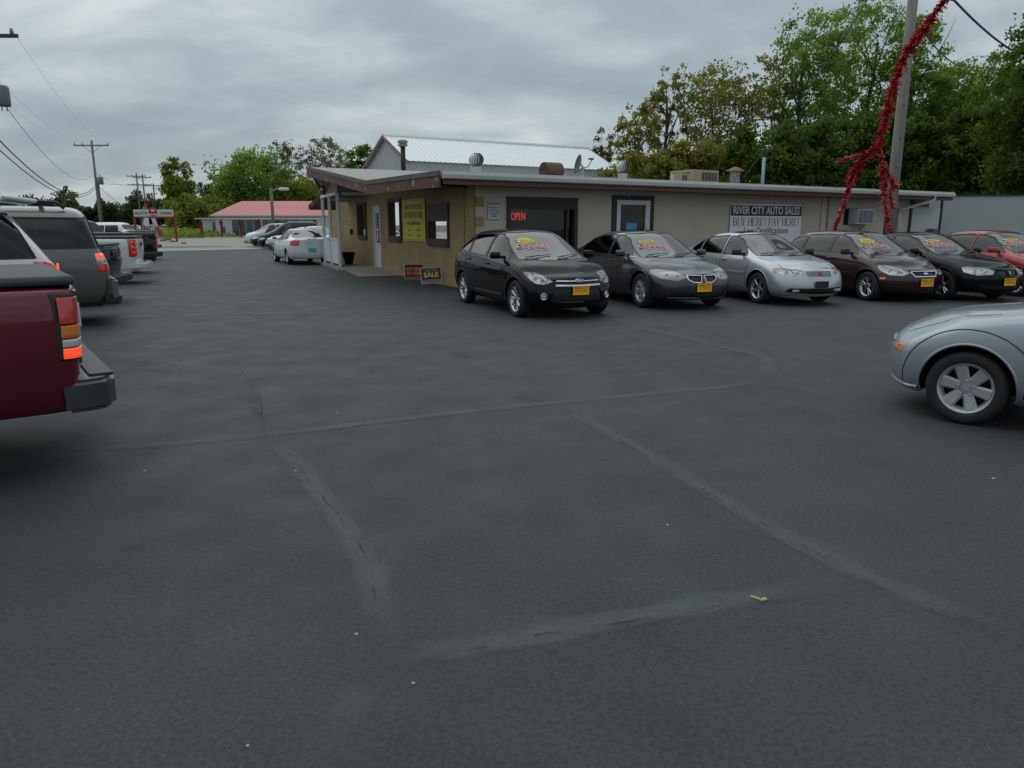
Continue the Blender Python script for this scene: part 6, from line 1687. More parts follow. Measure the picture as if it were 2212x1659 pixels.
# roof equipment ---------------------------------------------------------------
def onroof(u, m_):
    """point on the roof deck m_ metres up-slope of the gutter on sight line u"""
    o = Bp - FOUT * m_; r = ray(u, 485); k = (o.cross(Vector((r.x, r.y, 0)))).z; q = FDIR.cross(Vector((r.x, r.y, 0))).z
    p = o - FDIR * (k / q); return Vector((p.x, p.y, roofz(p)))
M_galv = pbr('galvanised', (.55, .56, .58), .38, .6, noise=(3, .1)); M_rust = pbr('rust', (.13, .075, .05), .8, noise=(6, .4)); M_hvac = pbr('hvac_tan', (.36, .29, .19), .7, noise=(2, .08))
def turbine(u, up, label, r=.19):
    p = onroof(u, up); t = empty('roof_turbine', p, 0, label, 'roof vent', 'turbine vents on the office roof')
    m = MB(); m.lathe([(r * .78, -.05), (r * .72, .10), (r * .80, .14), (r * .80, .16)], 20); m.build('base', M_galv, t, True)
    m = MB(); m.lathe([(.001, .16), (r * .55, .22), (r * .75, .15 + r), (r * .5, .15 + r * 1.7), (.001, .15 + r * 1.75)], 14); m.build('core', M_under, t, True)
    m = MB(); m.lathe([(.001, r * 1.98 + .14), (r * .35, r * 1.95 + .14), (r * .5, r * 1.86 + .14)], 20); m.build('cap', M_galv, t, True)
    for k in range(16):
        th = 2 * math.pi * k / 16; m = MB(); N = 7; Pt = []
        for j in range(N + 1):
            a = math.pi * (.13 + .74 * j / N); rr = r * 1.02 * math.sin(a); z = .14 + r * (1 - math.cos(math.pi - a)) if False else .15 + r * (1 - math.cos(a)) * .96
            tw = th + .35 * math.sin(a)
            Pt.append((Vector((rr * math.cos(tw), rr * math.sin(tw), z)), Vector((rr * .86 * math.cos(tw + .27), rr * .86 * math.sin(tw + .27), z))))
        for j in range(N): m.face([Pt[j][0], Pt[j][1], Pt[j + 1][1], Pt[j + 1][0]])
        m.build('vane', M_galv, t, True, fix=False)
turbine(1030, 1.6, 'ribbed metal turbine vent on the roof nearest the brown prow'); turbine(1342, 2.0, 'ribbed metal turbine vent on the roof right of the satellite dish')
p = onroof(1190, 2.2); m = MB(); Mx = frame(p + Vector((0, 0, .16)), (0, 0, 1), FDIR)
m.lathe([(.21, -.28), (.22, -.26), (.22, .26), (.21, .28)], 20, Mx); m.lathe([(.20, -.27), (.10, -.18), (.001, -.18)], 20, Mx); tag(m.build('rusty_vent_drum', M_rust, None, True), 'rusty brown drum shaped vent lying on the office roof', 'roof vent')
p = onroof(1256, 2.4); ds = empty('satellite_dish', p, 0, 'dark satellite dish with a feed arm on the office roof', 'satellite dish')
m = MB(); dn = Vector((-.93, -.30, .22)).normalized(); Mx = frame((-.12, -.05, .38), Vector((0, 0, 1)).cross(dn), dn)
m.lathe([(.001, -.03), (.12, -.022), (.22, .0), (.27, .02), (.272, .028), (.22, .012), (.12, -.01), (.001, -.018)], 24, Mx @ Matrix.Diagonal((.8, 1, 1, 1))); m.build('dish', pbr('dish_dark', (.045, .048, .05), .5), ds, True)
m = MB(); m.tube([(0, 0, -.05), (0, 0, .30), (-.06, -.03, .38)], .03, 8); m.build('mast', M_galv, ds)
m = MB(); m.tube([(-.06, -.03, .25), (.16, -.02, .30), (.26, -.02, .50)], .014, 6); m.bbox_bevel((.24, -.02, .52), (.16, .05, .05), .01); m.build('feed_arm', M_blackpl, ds)
p = onroof(1448, 1.5); m = MB(); m.tube([p - Vector((0, 0, .05)), p + Vector((0, 0, .20))], .04, 10); tag(m.build('vent_pipe', M_gutter), 'short white vent stub on the roof left of the tan cooling units', 'pipe')
def hvac(u, up, w, d, h, label, nl):
    p = onroof(u, up); t = empty('cooling_unit', p, 0, label, 'cooling unit'); Mx = frame((0, 0, 0), FDIR, (0, 0, 1))
    m = MB(); m.bbox_bevel((0, d / 2, h / 2), (w, d, h), .02, Mx); m.build('casing', M_hvac, t)
    for i in range(nl):
        x = -w / 2 + w * (.40 + .12 * i) if nl > 3 else -w / 2 + w * (.22 + .3 * i)
        m = MB(); m.box((x, -.004, h * .48), (w * (.09 if nl > 3 else .2), .012, h * .62), Mx); m.build('louvre', pbr('louvre_dark', (.07, .065, .06), .7), t)
    if nl > 3:
        m = MB(); m.box((w / 2 + .004, d * .5, h * .5), (.012, d * .8, h * .6), Mx); m.build('louvre', pbr('louvre_dark', (.07, .065, .06), .7), t)
        m = MB(); m.box((-w / 2 - .004, d * .5, h * .5), (.012, d * .8, h * .6), Mx); m.build('louvre', pbr('louvre_dark', (.07, .065, .06), .7), t)
hvac(1519, 3.6, 1.25, 1.1, .42, 'larger tan rooftop cooling unit with dark louvre bays', 5)
hvac(1477, 2.8, .40, .5, .26, 'smaller tan box unit beside the larger rooftop cooling unit', 2)
p = onroof(1581, 2.6); cw = empty('cowl_vent', p, 0, 'rusty capped metal cowl vent right of the rooftop cooling unit', 'roof vent')
m = MB(); m.lathe([(.17, -.05), (.17, .38), (.20, .40)], 12); m.build('pipe', pbr('stained_galvanised', (.26, .24, .22), .6, .3, noise=(7, .6)), cw)
m = MB(); m.lathe([(.30, .40), (.28, .43), (.10, .53), (.001, .55)], 12); m.build('cap', pbr('rust_light', (.24, .12, .07), .8, noise=(5, .3)), cw)
p = onroof(1641, 1.3); m = MB(); m.tube([p - Vector((0, 0, .05)), p + Vector((0, 0, .84))], .052, 12); tag(m.build('vent_pipe', pbr('pale_blue_pipe', (.33, .42, .47), .5), None, True), 'tall pale blue pipe standing on the office roof before the trees', 'pipe')
p = onroof(875, 6.5); ch = empty('flue', p, 0, 'black flue pipe with pale cap in front of the metal barn', 'chimney')
zt_ = at(875, 305, p.y).z - p.z
m = MB(); m.tube([(0, 0, -.1), (0, 0, zt_ - .12)], .075, 12); m.build('pipe', pbr('flue_black', (.03, .02, .02), .6), ch, True)
m = MB(); m.lathe([(.09, zt_ - .16), (.15, zt_ - .14), (.15, zt_ - .10), (.10, zt_ - .08), (.16, zt_ - .05), (.16, zt_), (.10, zt_ + .04), (.001, zt_ + .05)], 14); m.build('cap', pbr('flue_cap', (.25, .24, .21), .6), ch, True)

# yard signs -------------------------------------------------------------------
def yard_sign(u0, u1, vt0, vt1, vb, label, design):
    r_ = ray(u1, 500); kk = (C0.cross(Vector((r_.x, r_.y, 0)))).z / SDIR.cross(Vector((r_.x, r_.y, 0))).z
    y = (C0 - SDIR * kk).y - .22; A = at(u0, vb, y); Bq = at(u1, vb - 2, y); hgt = at(u0, vt0, y).z - A.z; hg1 = at(u1, vt1, y).z - Bq.z
    root = empty('yard_sign', ((A.x + Bq.x) / 2, y, 0), 0, label, 'sign', 'sale signs stuck in front of the office wall')
    wd = Bq.x - A.x; tilt = math.atan2((Bq.z + hg1) - (A.z + hgt), wd)
    Mx = Matrix.Translation((0, 0, .06 + hgt / 2)) @ Matrix.Rotation(-tilt, 4, 'Y') @ Matrix.Rotation(math.pi / 2, 4, 'X')
    w, h = wd * .97, hgt * .97
    m = MB(); m.bbox_bevel((0, 0, 0), (w, h, .012), .002, Mx); m.build('board', pbr('coroplast_white', (.55, .50, .50), .6), root)
    m = MB(); m.tube([Mx @ Vector((-w * .3, -h / 2, -.012)), Mx @ Vector((-w * .3, -h / 2 - .10, -.012))], .004, 5); m.build('stake', M_galv, root)
    m = MB(); m.tube([Mx @ Vector((w * .3, -h / 2, -.012)), Mx @ Vector((w * .3, -h / 2 - .10, -.012))], .004, 5); m.build('stake', M_galv, root)
    design(root, Mx, w, h)
def des1(root, Mx, w, h):
    m = MB(); m.box((0, 0, .0075), (w * .93, h * .92, .002), Mx); m.build('field', pbr('sign_maroon', (.12, .008, .03), .6), root)
    y = pbr('sign_orange', (.75, .36, .02), .6)
    text('BUY HERE', Mx @ Matrix.Translation((0, h * .16, .010)), h * .30, y, root, xs=w * .78 / (h * .30 * 4.5), bold=.004, extrude=.001)
    text('PAY HERE', Mx @ Matrix.Translation((0, -h * .12, .010)), h * .30, y, root, xs=w * .78 / (h * .30 * 4.5), bold=.004, extrude=.001)
    text('Low, Low Pay', Mx @ Matrix.Translation((-w * .02, -h * .36, .010)), h * .14, pbr('sign_pink', (.6, .45, .45), .6), root, bold=.001, extrude=.001)
def des2(root, Mx, w, h):
    m = MB(); m.box((0, h * .12, .0075), (w * .92, h * .70, .002), Mx); m.build('field', pbr('sign_dark_red', (.20, .02, .05), .6), root)
    m = MB(); m.prism([(-w * .44, -h * .2), (w * .36, -h * .2), (w * .42, h * .06), (w * .30, h * .38), (-w * .30, h * .38), (-w * .42, h * .12)], .009, .0105, Mx); m.build('badge_shape', pbr('sign_navy', (.03, .03, .05), .6), root)
    text('GREAT CAR', Mx @ Matrix.Translation((0, h * .32, .0115)), h * .13, pbr('sign_grey', (.45, .46, .48), .6), root, bold=.001, extrude=.001)
    text('SALE', Mx @ Matrix.Translation((0, h * .04, .0115)), h * .42, pbr('sign_yellow', (.70, .66, .08), .6), root, xs=w * .80 / (h * .42 * 2.45), bold=.007, extrude=.001)
    m = MB(); N = 13
    for j in range(3):
        for i in range(N):
            if (i + j) % 2: m.box((-w * .46 + w * .92 * (i + .5) / N, -h * .46 + h * .24 * (j + .5) / 3, .0075), (w * .92 / N, h * .08, .002), Mx)
    tag(m.build('chequer', M_ink, root), kind='stuff')
yard_sign(873.5, 915, 566, 566, 600, 'maroon BUY HERE PAY HERE yard sign, left one of the pair', des1)
yard_sign(908, 955.5, 571.5, 568, 606.5, 'chequered SALE yard sign overlapping the maroon one on its right', des2)

# ---------------------------------------------------------------- metal barn behind
barn = empty('metal_barn', (-5.27, 40, 0), 0, 'white ribbed metal barn with pink trim rising behind the office roof', 'building')
def BB(mb, name, mat, parent=barn, fix=True, smooth=False):
    o = mb.build(name, mat, parent, smooth, fix)
    if parent is barn: o.matrix_parent_inverse = Matrix.Translation(-Vector(barn.location))
    return o
M_barnwall = pbr('barn_white_metal', (.47, .49, .50), .5, noise=(.5, .06)); M_barnroof = pbr('barn_roof_metal', (.80, .84, .83), .35, .1, noise=(.6, .05)); M_pink = pbr('faded_red_trim', (.30, .12, .11), .5)
E_ = Vector((-5.27, 40, 0)); BN = -FOUT; ez, rz_ = at(889, 345, 40).z, at(840, 294, 42.6).z; half = 3.1; LN = 13.6
m = MB(); 
def ribwall(mb, a, b, z0, ztop, out, step=.30):
    t = (b - a).normalized(); ln = (b - a).length; n = int(ln / step)
    for i in range(n):
        x0, x1, x2, x3 = ln * i / n, ln * (i + .12) / n, ln * (i + .2) / n, ln * (i + .32) / n; x4 = ln * (i + 1) / n
        pts = [(x0, 0), (x1, .03), (x2, .03), (x3, 0), (x4, 0)]
        for (p, q), (r, s_) in zip(pts[:-1], pts[1:]):
            A_ = a + t * p + out * q; B2 = a + t * r + out * s_
            mb.face([A_ + Vector((0, 0, z0)), B2 + Vector((0, 0, z0)), B2 + Vector((0, 0, ztop(r))), A_ + Vector((0, 0, ztop(p)))])
ribwall(m, E_, E_ + FDIR * LN, 0, lambda x: ez, FOUT)
BB(m, 'front_wall', M_barnwall, fix=False)
m = MB(); ga = E_ + BN * (2 * half); ribwall(m, ga, E_, 0, lambda x: ez + (rz_ - ez) * (1 - abs(x - half) / half), -FDIR); BB(m, 'gable_wall', M_barnwall, fix=False)
m = MB(); gb = E_ + FDIR * LN; m.face([gb, gb + BN * 2 * half, gb + BN * 2 * half + Vector((0, 0, ez)), gb + BN * half + Vector((0, 0, rz_)), gb + Vector((0, 0, ez))]); BB(m, 'gable_wall', M_barnwall, fix=False)
sl = Vector((BN.x * half, BN.y * half, rz_ - ez)); npan = 46
e_eave = FOUT * .18 - Vector((0, 0, .10)); me0 = None
pw_ = (LN + .4) / npan
mm = MB(); d_ = FDIR * pw_
r0 = Vector((0, 0, 0)); P = []
for f, hgt_ in ((0, 0), (.07, .035), (.13, .035), (.20, 0), (1, 0)):
    P.append((d_ * f + Vector((0, 0, hgt_)) + e_eave * 1, d_ * f + Vector((0, 0, hgt_)) + sl))
for (a, b), (c_, d) in zip(P[:-1], P[1:]): mm.face([a, c_, d, b])
me0 = mm.data('roof_panel', M_barnroof, fix=False)
for i in range(npan):
    o = bpy.data.objects.new('roof_panel', me0); o.location = FDIR * (-.2 + i * pw_) + Vector((0, 0, ez + .03)); link(o, barn)
m = MB(); q = E_ + Vector((0, 0, ez + .03)); slb = Vector((BN.x * half, BN.y * half, -(rz_ - ez))); m.face([q + sl - FDIR * .2, q + sl + FDIR * (LN + .2), q + sl + slb + FDIR * (LN + .2), q + sl + slb - FDIR * .2]); BB(m, 'rear_roof', M_barnroof, fix=False)
for k in (-.2, LN + .2):
    for s2 in (0, 1):
        a = E_ + FDIR * k + Vector((0, 0, ez + .05)) + (e_eave if s2 == 0 else Vector((BN.x, BN.y, 0)) * (2 * half + .15) - Vector((0, 0, .08))); b = E_ + FDIR * k + BN * half + Vector((0, 0, rz_ + .06))
        m = MB(); o_ = (-FDIR if k < 0 else FDIR) * .04
        m.mesh([a, b, b - Vector((0, 0, .16)), a - Vector((0, 0, .16)), a + o_, b + o_, b + o_ - Vector((0, 0, .16)), a + o_ - Vector((0, 0, .16))], [(0, 1, 2, 3), (7, 6, 5, 4), (0, 4, 5, 1), (1, 5, 6, 2), (2, 6, 7, 3), (3, 7, 4, 0)]); BB(m, 'rake_trim', M_pink)
a = E_ + FDIR * (LN + .05) + FOUT * .05; m = MB(); m.box((a.x, a.y, ez / 2), (.16, .16, ez)); BB(m, 'corner_trim', M_pink)
m = MB(); q = E_ + BN * half + Vector((0, 0, rz_ + .06)); m.tube([q - FDIR * .2, q + FDIR * (LN + .2)], .09, 6); BB(m, 'ridge_cap', M_barnroof)

# ---------------------------------------------------------------- far left: the wash, signs, poles
wash = empty('wash_building', at(464, 509, 104), 0, 'long white building with a pink hipped roof and glazed front across the street', 'building')
WO = Vector(wash.location); WO.z = 0; wash.location = WO
def WB(mb, name, mat, parent=wash, fix=True):
    o = mb.build(name, mat, parent, False, fix)
    if parent is wash: o.matrix_parent_inverse = Matrix.Translation(-WO)
    return o
y0 = 104.0; xl = at(467, 500, y0).x; xr_ = at(800, 500, y0).x; ze = at(600, 465, y0).z; zr = at(600, 434.4, y0 + 7).z; xs_r = at(521.4, 434, y0 + 7).x
M_washwall = pbr('wash_white', (.50, .52, .52), .7, noise=(.2, .05)); M_washroof = pbr('pink_metal_roof', (.52, .12, .125), .5, noise=(.15, .06))
m = MB(); m.box(((xl + xr_) / 2, y0 + 7, ze / 2), (xr_ - xl, 14, ze)); WB(m, 'wall', M_washwall)
m = MB(); o_ = .5
a, b, c_, d = Vector((xl - o_, y0 - o_, ze)), Vector((xr_ + o_, y0 - o_, ze)), Vector((xr_ + o_, y0 + 14 + o_, ze)), Vector((xl - o_, y0 + 14 + o_, ze))
e, f = Vector((xs_r, y0 + 7, zr)), Vector((xr_ - 4, y0 + 7, zr))
m.mesh([a, b, c_, d, e, f], [(0, 1, 5, 4), (3, 0, 4), (1, 2, 5), (2, 3, 4, 5), (3, 2, 1, 0)]); WB(m, 'roof', M_washroof)
m = MB(); m.box(((xl + xr_) / 2, y0 - o_ - .03, ze - .06), (xr_ - xl + 1, .06, .16)); WB(m, 'eave_board', M_washwall)
M_washglass = pbr('shop_glass', (.03, .05, .06), .08, spec=.9)
xg = at(586, 490, y0).x; x = at(586.5, 490, y0).x
gx = [at(u, 490, y0).x for u in (586.5, 598, 622, 640.5, 660, 679)]
gx = [at((420 + c / 4.608) * .8534, 490, y0).x for c in (770, 858, 935, 1020, 1095, 1125, 1200, 1260, 1300, 1370, 1450, 1520, 1600, 1680, 1760)]
for i in range(len(gx) - 1):
    if i == 4: continue
    m = MB(); m.box(((gx[i] + gx[i + 1]) / 2, y0 - .04, 1.15), (gx[i + 1] - gx[i] - .12, .06, 2.1)); WB(m, 'window', M_washglass)
m = MB(); m.box((at(552 + 4, 490, y0).x * 0 + at((420 + 672 / 4.608) * .8534, 497, y0).x, y0 - .04, .9), (.45, .06, .8)); WB(m, 'window', M_washglass)
m = MB(); xa = at(442, 500, y0 + 3).x; m.box(((xa + xl) / 2, y0 + 5, 1.2), (xl - xa - .02, 6, 2.4)); WB(m, 'annexe', M_washwall)
m = MB(); m.box(((xa + xl) / 2 + .8, y0 + 1.97, 1.4), (1.2, .05, 1.0)); WB(m, 'window', M_washglass)
m = MB(); m.box(((xa + xl) / 2, y0 + 4.9, 2.46), (xl - xa + .4, 6.6, .12)); WB(m, 'annexe_roof', M_drip)
can = empty('vacuum_canopy', (at(560, 510, 97).x, 97, 0), 0, 'thin white canopy on red posts in front of the pink-roofed building', 'canopy')
cx0, cx1 = at(428, 472, 97).x, at(790, 472, 97).x; zc_ = at(600, 472.4, 97).z
m = MB(); m.box(((cx0 + cx1) / 2 - can.location.x, 0, zc_), (cx1 - cx0, 2.2, .13)); m.build('roof_band', M_washwall, can)
M_redpost = pbr('red_post', (.26, .02, .02), .6)
for c in (415, 650, 870, 1095, 1310, 1530, 1745, 1960):
    px_ = at((420 + c / 4.608) * .8534, 500, 97).x - can.location.x
    m = MB(); m.box((px_, 0, zc_ / 2 - .04), (.16, .16, zc_ - .1)); m.build('post', M_redpost, can)
    m = MB(); m.tube([(px_ + .1, -.2, 1.9), (px_ + .3, -.25, 1.2), (px_ + .15, -.2, .7)], .06, 6); m.bbox_bevel((px_ + .1, -.25, 1.75), (.35, .3, .4), .05); m.build('vacuum_unit', M_redpost, can)
# street lamp in front
sl_ = empty('street_lamp', at(593, 525, 66) * 1, 0, 'wooden pole with a single white lamp head beyond the parked cars', 'street lamp'); sl_.location.z = 0
zt = at(591, 405.7, 66).z; m = MB(); m.tube([(0, 0, 0), (0, 0, zt)], [.17, .13], 8); m.build('pole', pbr('pole_wood', (.17, .155, .135), .9, noise=(4, .25)), sl_, True)
m = MB(); m.tube([(0, 0, zt - .25), (.5, 0, zt - .08), (.9, 0, zt - .1)], .03, 6); m.build('arm', M_galv, sl_)
m = MB(); m.bbox_bevel((1.1, 0, zt - .1), (.85, .3, .26), .10); m.build('lamp_head', pbr('lamp_white', (.6, .62, .62), .4), sl_, True)
# AUTO WASH sign
sy = 72.0; px0, px1 = at(293, 500, sy).x, at(382, 520, sy).x; z0, z1 = at(330, 467.6, sy).z, at(330, 452.5, sy).z
sg_ = empty('wash_sign', ((px0 + px1) / 2, sy, 0), 0, 'long white AUTO WASH sign board with a round red emblem on two red posts', 'sign')
sx = (at(289, 460, sy).x, at(374, 460, sy).x); cx = sum(sx) / 2 - sg_.location.x; wd = sx[1] - sx[0]
for x_ in (px0, px1): 
    m = MB(); m.box((x_ - sg_.location.x, .02, z0 / 2), (.16, .16, z0)); m.build('post', M_redpost, sg_)
m = MB(); m.box((cx, 0, (z0 + z1) / 2), (wd, .14, z1 - z0)); m.build('board', M_washwall, sg_)
m = MB(); m.box((cx, 0, z0 - .07), (wd * 1.02, .16, .12)); m.build('bottom_rail', M_redpost, sg_)
Mf = Matrix(((1, 0, 0, cx), (0, 0, -1, -.075), (0, 1, 0, (z0 + z1) / 2), (0, 0, 0, 1)))
M_wine = pbr('wine_ink', (.16, .02, .04), .6)
text('AUTO', Mf @ Matrix.Translation((-wd * .31, -.04, 0)), .34, M_wine, sg_, xs=1.25, bold=.012, extrude=.004)
text('WASH', Mf @ Matrix.Translation((wd * .32, -.04, 0)), .34, M_wine, sg_, xs=1.15, bold=.012, extrude=.004)
m = MB(); m.lathe([(.40, 0), (.40, .05), (.36, .07), (.001, .08)], 24, Mf @ Matrix.Translation((0, .12, 0))); em = m.build('emblem', pbr('emblem_red', (.32, .03, .03), .5), sg_)
m = MB(); m.lathe([(.20, .082), (.001, .09)], 16, Mf @ Matrix.Translation((.03, .24, 0)) @ Matrix.Diagonal((1, .6, 1, 1))); m.build('emblem_spot', pbr('emblem_cream', (.55, .42, .28), .5), em)
m = MB(); m.bbox_bevel((0, -.14, .085), (.86, .10, .02), .02, Mf); m.build('emblem_ribbon', M_washwall, em)
# feather flags
for (u, vt, vb, dep, lean, c1, c2, lab) in ((307, 440, 500, 78, -.5, (.45, .03, .04), (.6, .5, .5), 'red feather flag rising above the left end of the sign board'), (317, 448, 512, 76, .1, (.10, .22, .45), (.55, .58, .62), 'blue and white feather flag under the middle of the sign board'), (331, 452, 505, 79, .9, (.45, .05, .14), (.62, .5, .54), 'pink feather flag leaning right under the sign board')):
    pb = at(u + (12 if lean > .5 else 0), vb, dep); pb.z = 0; zt = at(u, vt, dep).z; fl_ = empty('feather_flag', pb, 0, lab, 'flag', 'feather flags by the wash sign')
    m = MB(); m.tube([(0, 0, 0), (-lean * .3, 0, zt * .5), (-lean, 0, zt)], .03, 5); m.build('pole', M_galv, fl_)
    for k, cc in ((0, c1), (1, c2), (2, c1)):
        m = MB(); N = 4
        for i in range(N):
            t0, t1 = (k + i / N) / 3, (k + (i + 1) / N) / 3
            def Q(t, s2): z = .5 + (zt - .5) * t; x = -lean * z / zt; return (x + s2 * .55 * (1 - .35 * t) * (1 if s2 else 0), .08 * math.sin(z * 3), z)
            m.face([Q(t0, 0), Q(t0, 1), Q(t1, 1), Q(t1, 0)])
        m.build('flag_panel', pbr('flag_%d_%d' % (u, k % 2), cc, .8), fl_)

M_wood = pbr('pole_wood_grey', (.19, .18, .165), .9, noise=(5, .25)); M_wooddark = pbr('pole_wood_dark', (.07, .06, .055), .9, noise=(5, .25))
M_wire = pbr('wire_black', (.012, .012, .014), .6); M_transf = pbr('transformer_grey', (.14, .16, .16), .5)
def pole(u, vbase, vtop, dep, label, arms=(), mat=M_wood, r=.16, trans=None, group='utility poles along the far street'):
    b = at(u, vbase, dep); b.z = 0; h = at(u, vtop, dep).z
    t = empty('utility_pole', b, 0, label, 'utility pole', group)
    m = MB(); m.tube([(0, 0, -.1), (0, 0, h)], [r, r * .7], 10); m.build('pole', mat, t, True)
    for (dz, half, ang) in arms:
        Mx = Matrix.Translation((0, -.15, h - dz)) @ Matrix.Rotation(ang, 4, 'Z')
        m = MB(); m.box((0, 0, 0), (half * 2, .12, .14), Mx); ar = m.build('crossarm', mat, t)
        for s2 in (-.95, -.5, .95):
            m = MB(); m.lathe([(.03, .06), (.07, .10), (.07, .18), (.04, .22), (.06, .26), (.001, .30)], 8, Mx @ Matrix.Translation((half * s2, 0, 0))); m.build('insulator', pbr('porcelain', (.20, .19, .18), .4), ar)
        for s2 in (-1, 1):
            m = MB(); m.tube([Mx @ Vector((s2 * half * .55, .08, 0)), Vector((0, -.1, h - dz - .8))], .025, 5); m.build('brace', mat, t)
    if trans:
        for (dx, dz, rr, hh) in trans:
            m = MB(); m.lathe([(.001, -hh / 2), (rr, -hh / 2), (rr, hh / 2), (rr * .8, hh / 2 + .06), (.001, hh / 2 + .08)], 14, Matrix.Translation((dx, -.1, h - dz))); tr = m.build('transformer', M_transf, t, True)
            m = MB(); m.tube([(dx, -.1, h - dz + hh / 2), (dx, -.1, h - dz + hh / 2 + .3)], .05, 6); m.build('bushing', M_transf, tr)
    return t, b, h
# pole just outside the left edge
p1b = at(-42, 190, 34); p1b.z = 0; p1h = at(-42, 50, 34).z
t1 = empty('utility_pole', p1b, 0, 'utility pole at the left edge, only its crossarm tip and transformer in view', 'utility pole', 'utility poles along the far street')
m = MB(); m.tube([(0, 0, -.1), (0, 0, p1h)], [.19, .14], 10); m.build('pole', M_wood, t1, True)
za = at(45, 80, 34).z; xa_ = at(45, 80, 34).x - p1b.x
m = MB(); m.box((0, -.2, za), (2 * xa_, .11, .14)); ar = m.build('crossarm', M_wooddark, t1)
for s2 in (-.95, -.4, .88):
    m = MB(); m.lathe([(.03, .06), (.08, .10), (.08, .20), (.04, .24), (.06, .28), (.001, .32)], 8, Matrix.Translation((xa_ * s2, -.2, za))); m.build('insulator', pbr('porcelain', (.20, .19, .18), .4), ar)
m = MB(); m.tube([(xa_ * .45, -.2, za), (0, -.2, za - .8)], .03, 5); m.build('brace', M_wooddark, t1)
zt1 = at(10, 208, 34).z; xt1 = at(9, 208, 34).x - p1b.x
m = MB(); m.lathe([(.001, -.42), (.26, -.42), (.28, -.36), (.28, .34), (.22, .42), (.001, .44)], 18, Matrix.Translation((xt1, -.1, zt1))); tr = m.build('transformer', M_transf, t1, True)
for dx in (-.1, .12):
    m = MB(); m.tube([(xt1 + dx, -.1, zt1 - .4), (xt1 + dx, -.1, zt1 - .62)], .02, 6); m.build('bracket', M_blackpl, tr)
p2, p2b, p2h = pole(207.5, 393, 303, 85, 'tall grey utility pole with one crossarm and small transformer rising above the trucks', arms=((.55, 1.9, 0),), trans=((.55, 4.3, .30, .75),))
pole(217, 440, 393.6, 92, 'short dark pole beside the tall grey utility pole', mat=M_wooddark, r=.15)
p3, p3b, p3h = pole(299.7, 430, 373.3, 140, 'distant pole with two crossarms, left of the close pair', arms=((.6, 1.7, 0), (2.1, 1.7, 0)), trans=((-.7, 4.2, .3, .8), (.5, 4.2, .3, .8)))
p4, p4b, p4h = pole(312.6, 430, 376, 142, 'distant pole with two crossarms, right of the close pair', arms=((.6, 1.5, .2), (1.9, 1.5, .2)), trans=((.8, 4.0, .3, .8),))
pole(335, 440, 396, 165, 'small dark far pole right of the close pair of poles', arms=((.5, 1.9, 0),), mat=M_wooddark, r=.17)
pole(330.5, 445, 416, 185, 'smallest dark pole beside the far right pole', arms=((.3, 1.4, 0),), mat=M_wooddark, r=.15)
def wire(a, b, sag, r, name='wire', mat=None, label=None, n=22, group=None, cat='wire'):
    a = Vector(a); b = Vector(b); m = MB()
    pts = [a.lerp(b, i / n) - Vector((0, 0, sag * 4 * (i / n) * (1 - i / n))) for i in range(n + 1)]
    m.tube(pts, r, 5); o = m.build(name, mat or M_wire, None, True); tag(o, label, cat, group); return o
WG = 'overhead wires on the left'
lab3 = ('thin power wire from the left crossarm to the left insulator', 'thin power wire from the left crossarm to the middle insulator', 'thin power wire from the crossarm tip to the right insulator')
for s1, s2, lb in ((-.95, -.95, lab3[0]), (-.4, -.5, lab3[1]), (.88, .95, lab3[2])):
    wire((p1b.x + xa_ * s1, p1b.y - .2, za + .3), (p2b.x + 1.9 * s2, p2b.y - .15, p2h - .25), 1.0, .005, label=lb, group=WG)
wire((p1b.x, p1b.y, at(-10, 272, 34).z), (p2b.x, p2b.y, at(205, 398, 85).z), 1.9, .032, label='upper of two thick black cables sagging to the tall pole', group=WG, cat='cable')
wire((p1b.x, p1b.y, at(-10, 300, 34).z), (p2b.x, p2b.y, at(205, 404, 85).z), 1.7, .028, label='lower of two thick black cables sagging to the tall pole', group=WG, cat='cable')
wire((p1b.x + xt1, p1b.y, zt1 - .4), (p2b.x, p2b.y, at(205, 371, 85).z), 1.8, .012, label='thin service wire from the transformer to the tall pole', group=WG)
wire((p2b.x, p2b.y, at(205, 372, 85).z), (p3b.x, p3b.y, p3h - 2), .8, .016, label='wire from the tall grey pole on to the distant close pair', group=WG)
wire((p2b.x, p2b.y, at(205, 399, 85).z), (at(300, 480, 110).x, 110, 3), .3, .025, label='guy cable slanting down right from the tall grey pole', group=WG)
wire((p1b.x - 6, 95, at(0, 399, 95).z), (p2b.x, p2b.y, at(205, 396, 85).z), .3, .015, label='nearly level wire reaching the tall pole from the left edge', group=WG)

# right hand wooden pole, wires
rb = at(1920, 500, 25.2); rb.z = 0
rp = empty('utility_pole', rb, 0, 'weathered wooden pole rising between the cars and the right end of the office', 'utility pole')
m = MB(); m.tube([(0, 0, -.1), (0, 0, 4), (0, 0, 12)], [.185, .17, .135], 12); m.build('pole', pbr('weathered_pole', (.23, .215, .19), .9, noise=(2.5, .25, (6, 6, .7)), bump=(12, .6)), rp, True)
for i, zz in enumerate((3.4, 4.3, 5.3, 6.4)):
    m = MB(); m.tube([(-.03, -.16, zz), (-.03, -.25, zz)], .014, 6); m.build('climbing_bolt', M_blackpl, rp)
wire((rb.x, rb.y, 11), at(1600, 392, 23.5), .35, .016, label='black service wire from the wooden pole down to the office roof')
# bunting cables upper right
M_bluecable = pbr('blue_cable', (.06, .10, .22), .5)
G0 = Vector((at(2090, -60, 21).x, 21, at(2090, -60, 21).z))
wire(at(2050, -12, 22), at(2185, 108, 30), .1, .035, mat=M_bluecable, label='thick blue cable crossing the sky at upper right', cat='cable')
wire(at(1990, 62, 24), at(2090, 146, 34), .25, .022, mat=M_bluecable, label='thinner blue cable below the thick one at upper right', cat='cable')

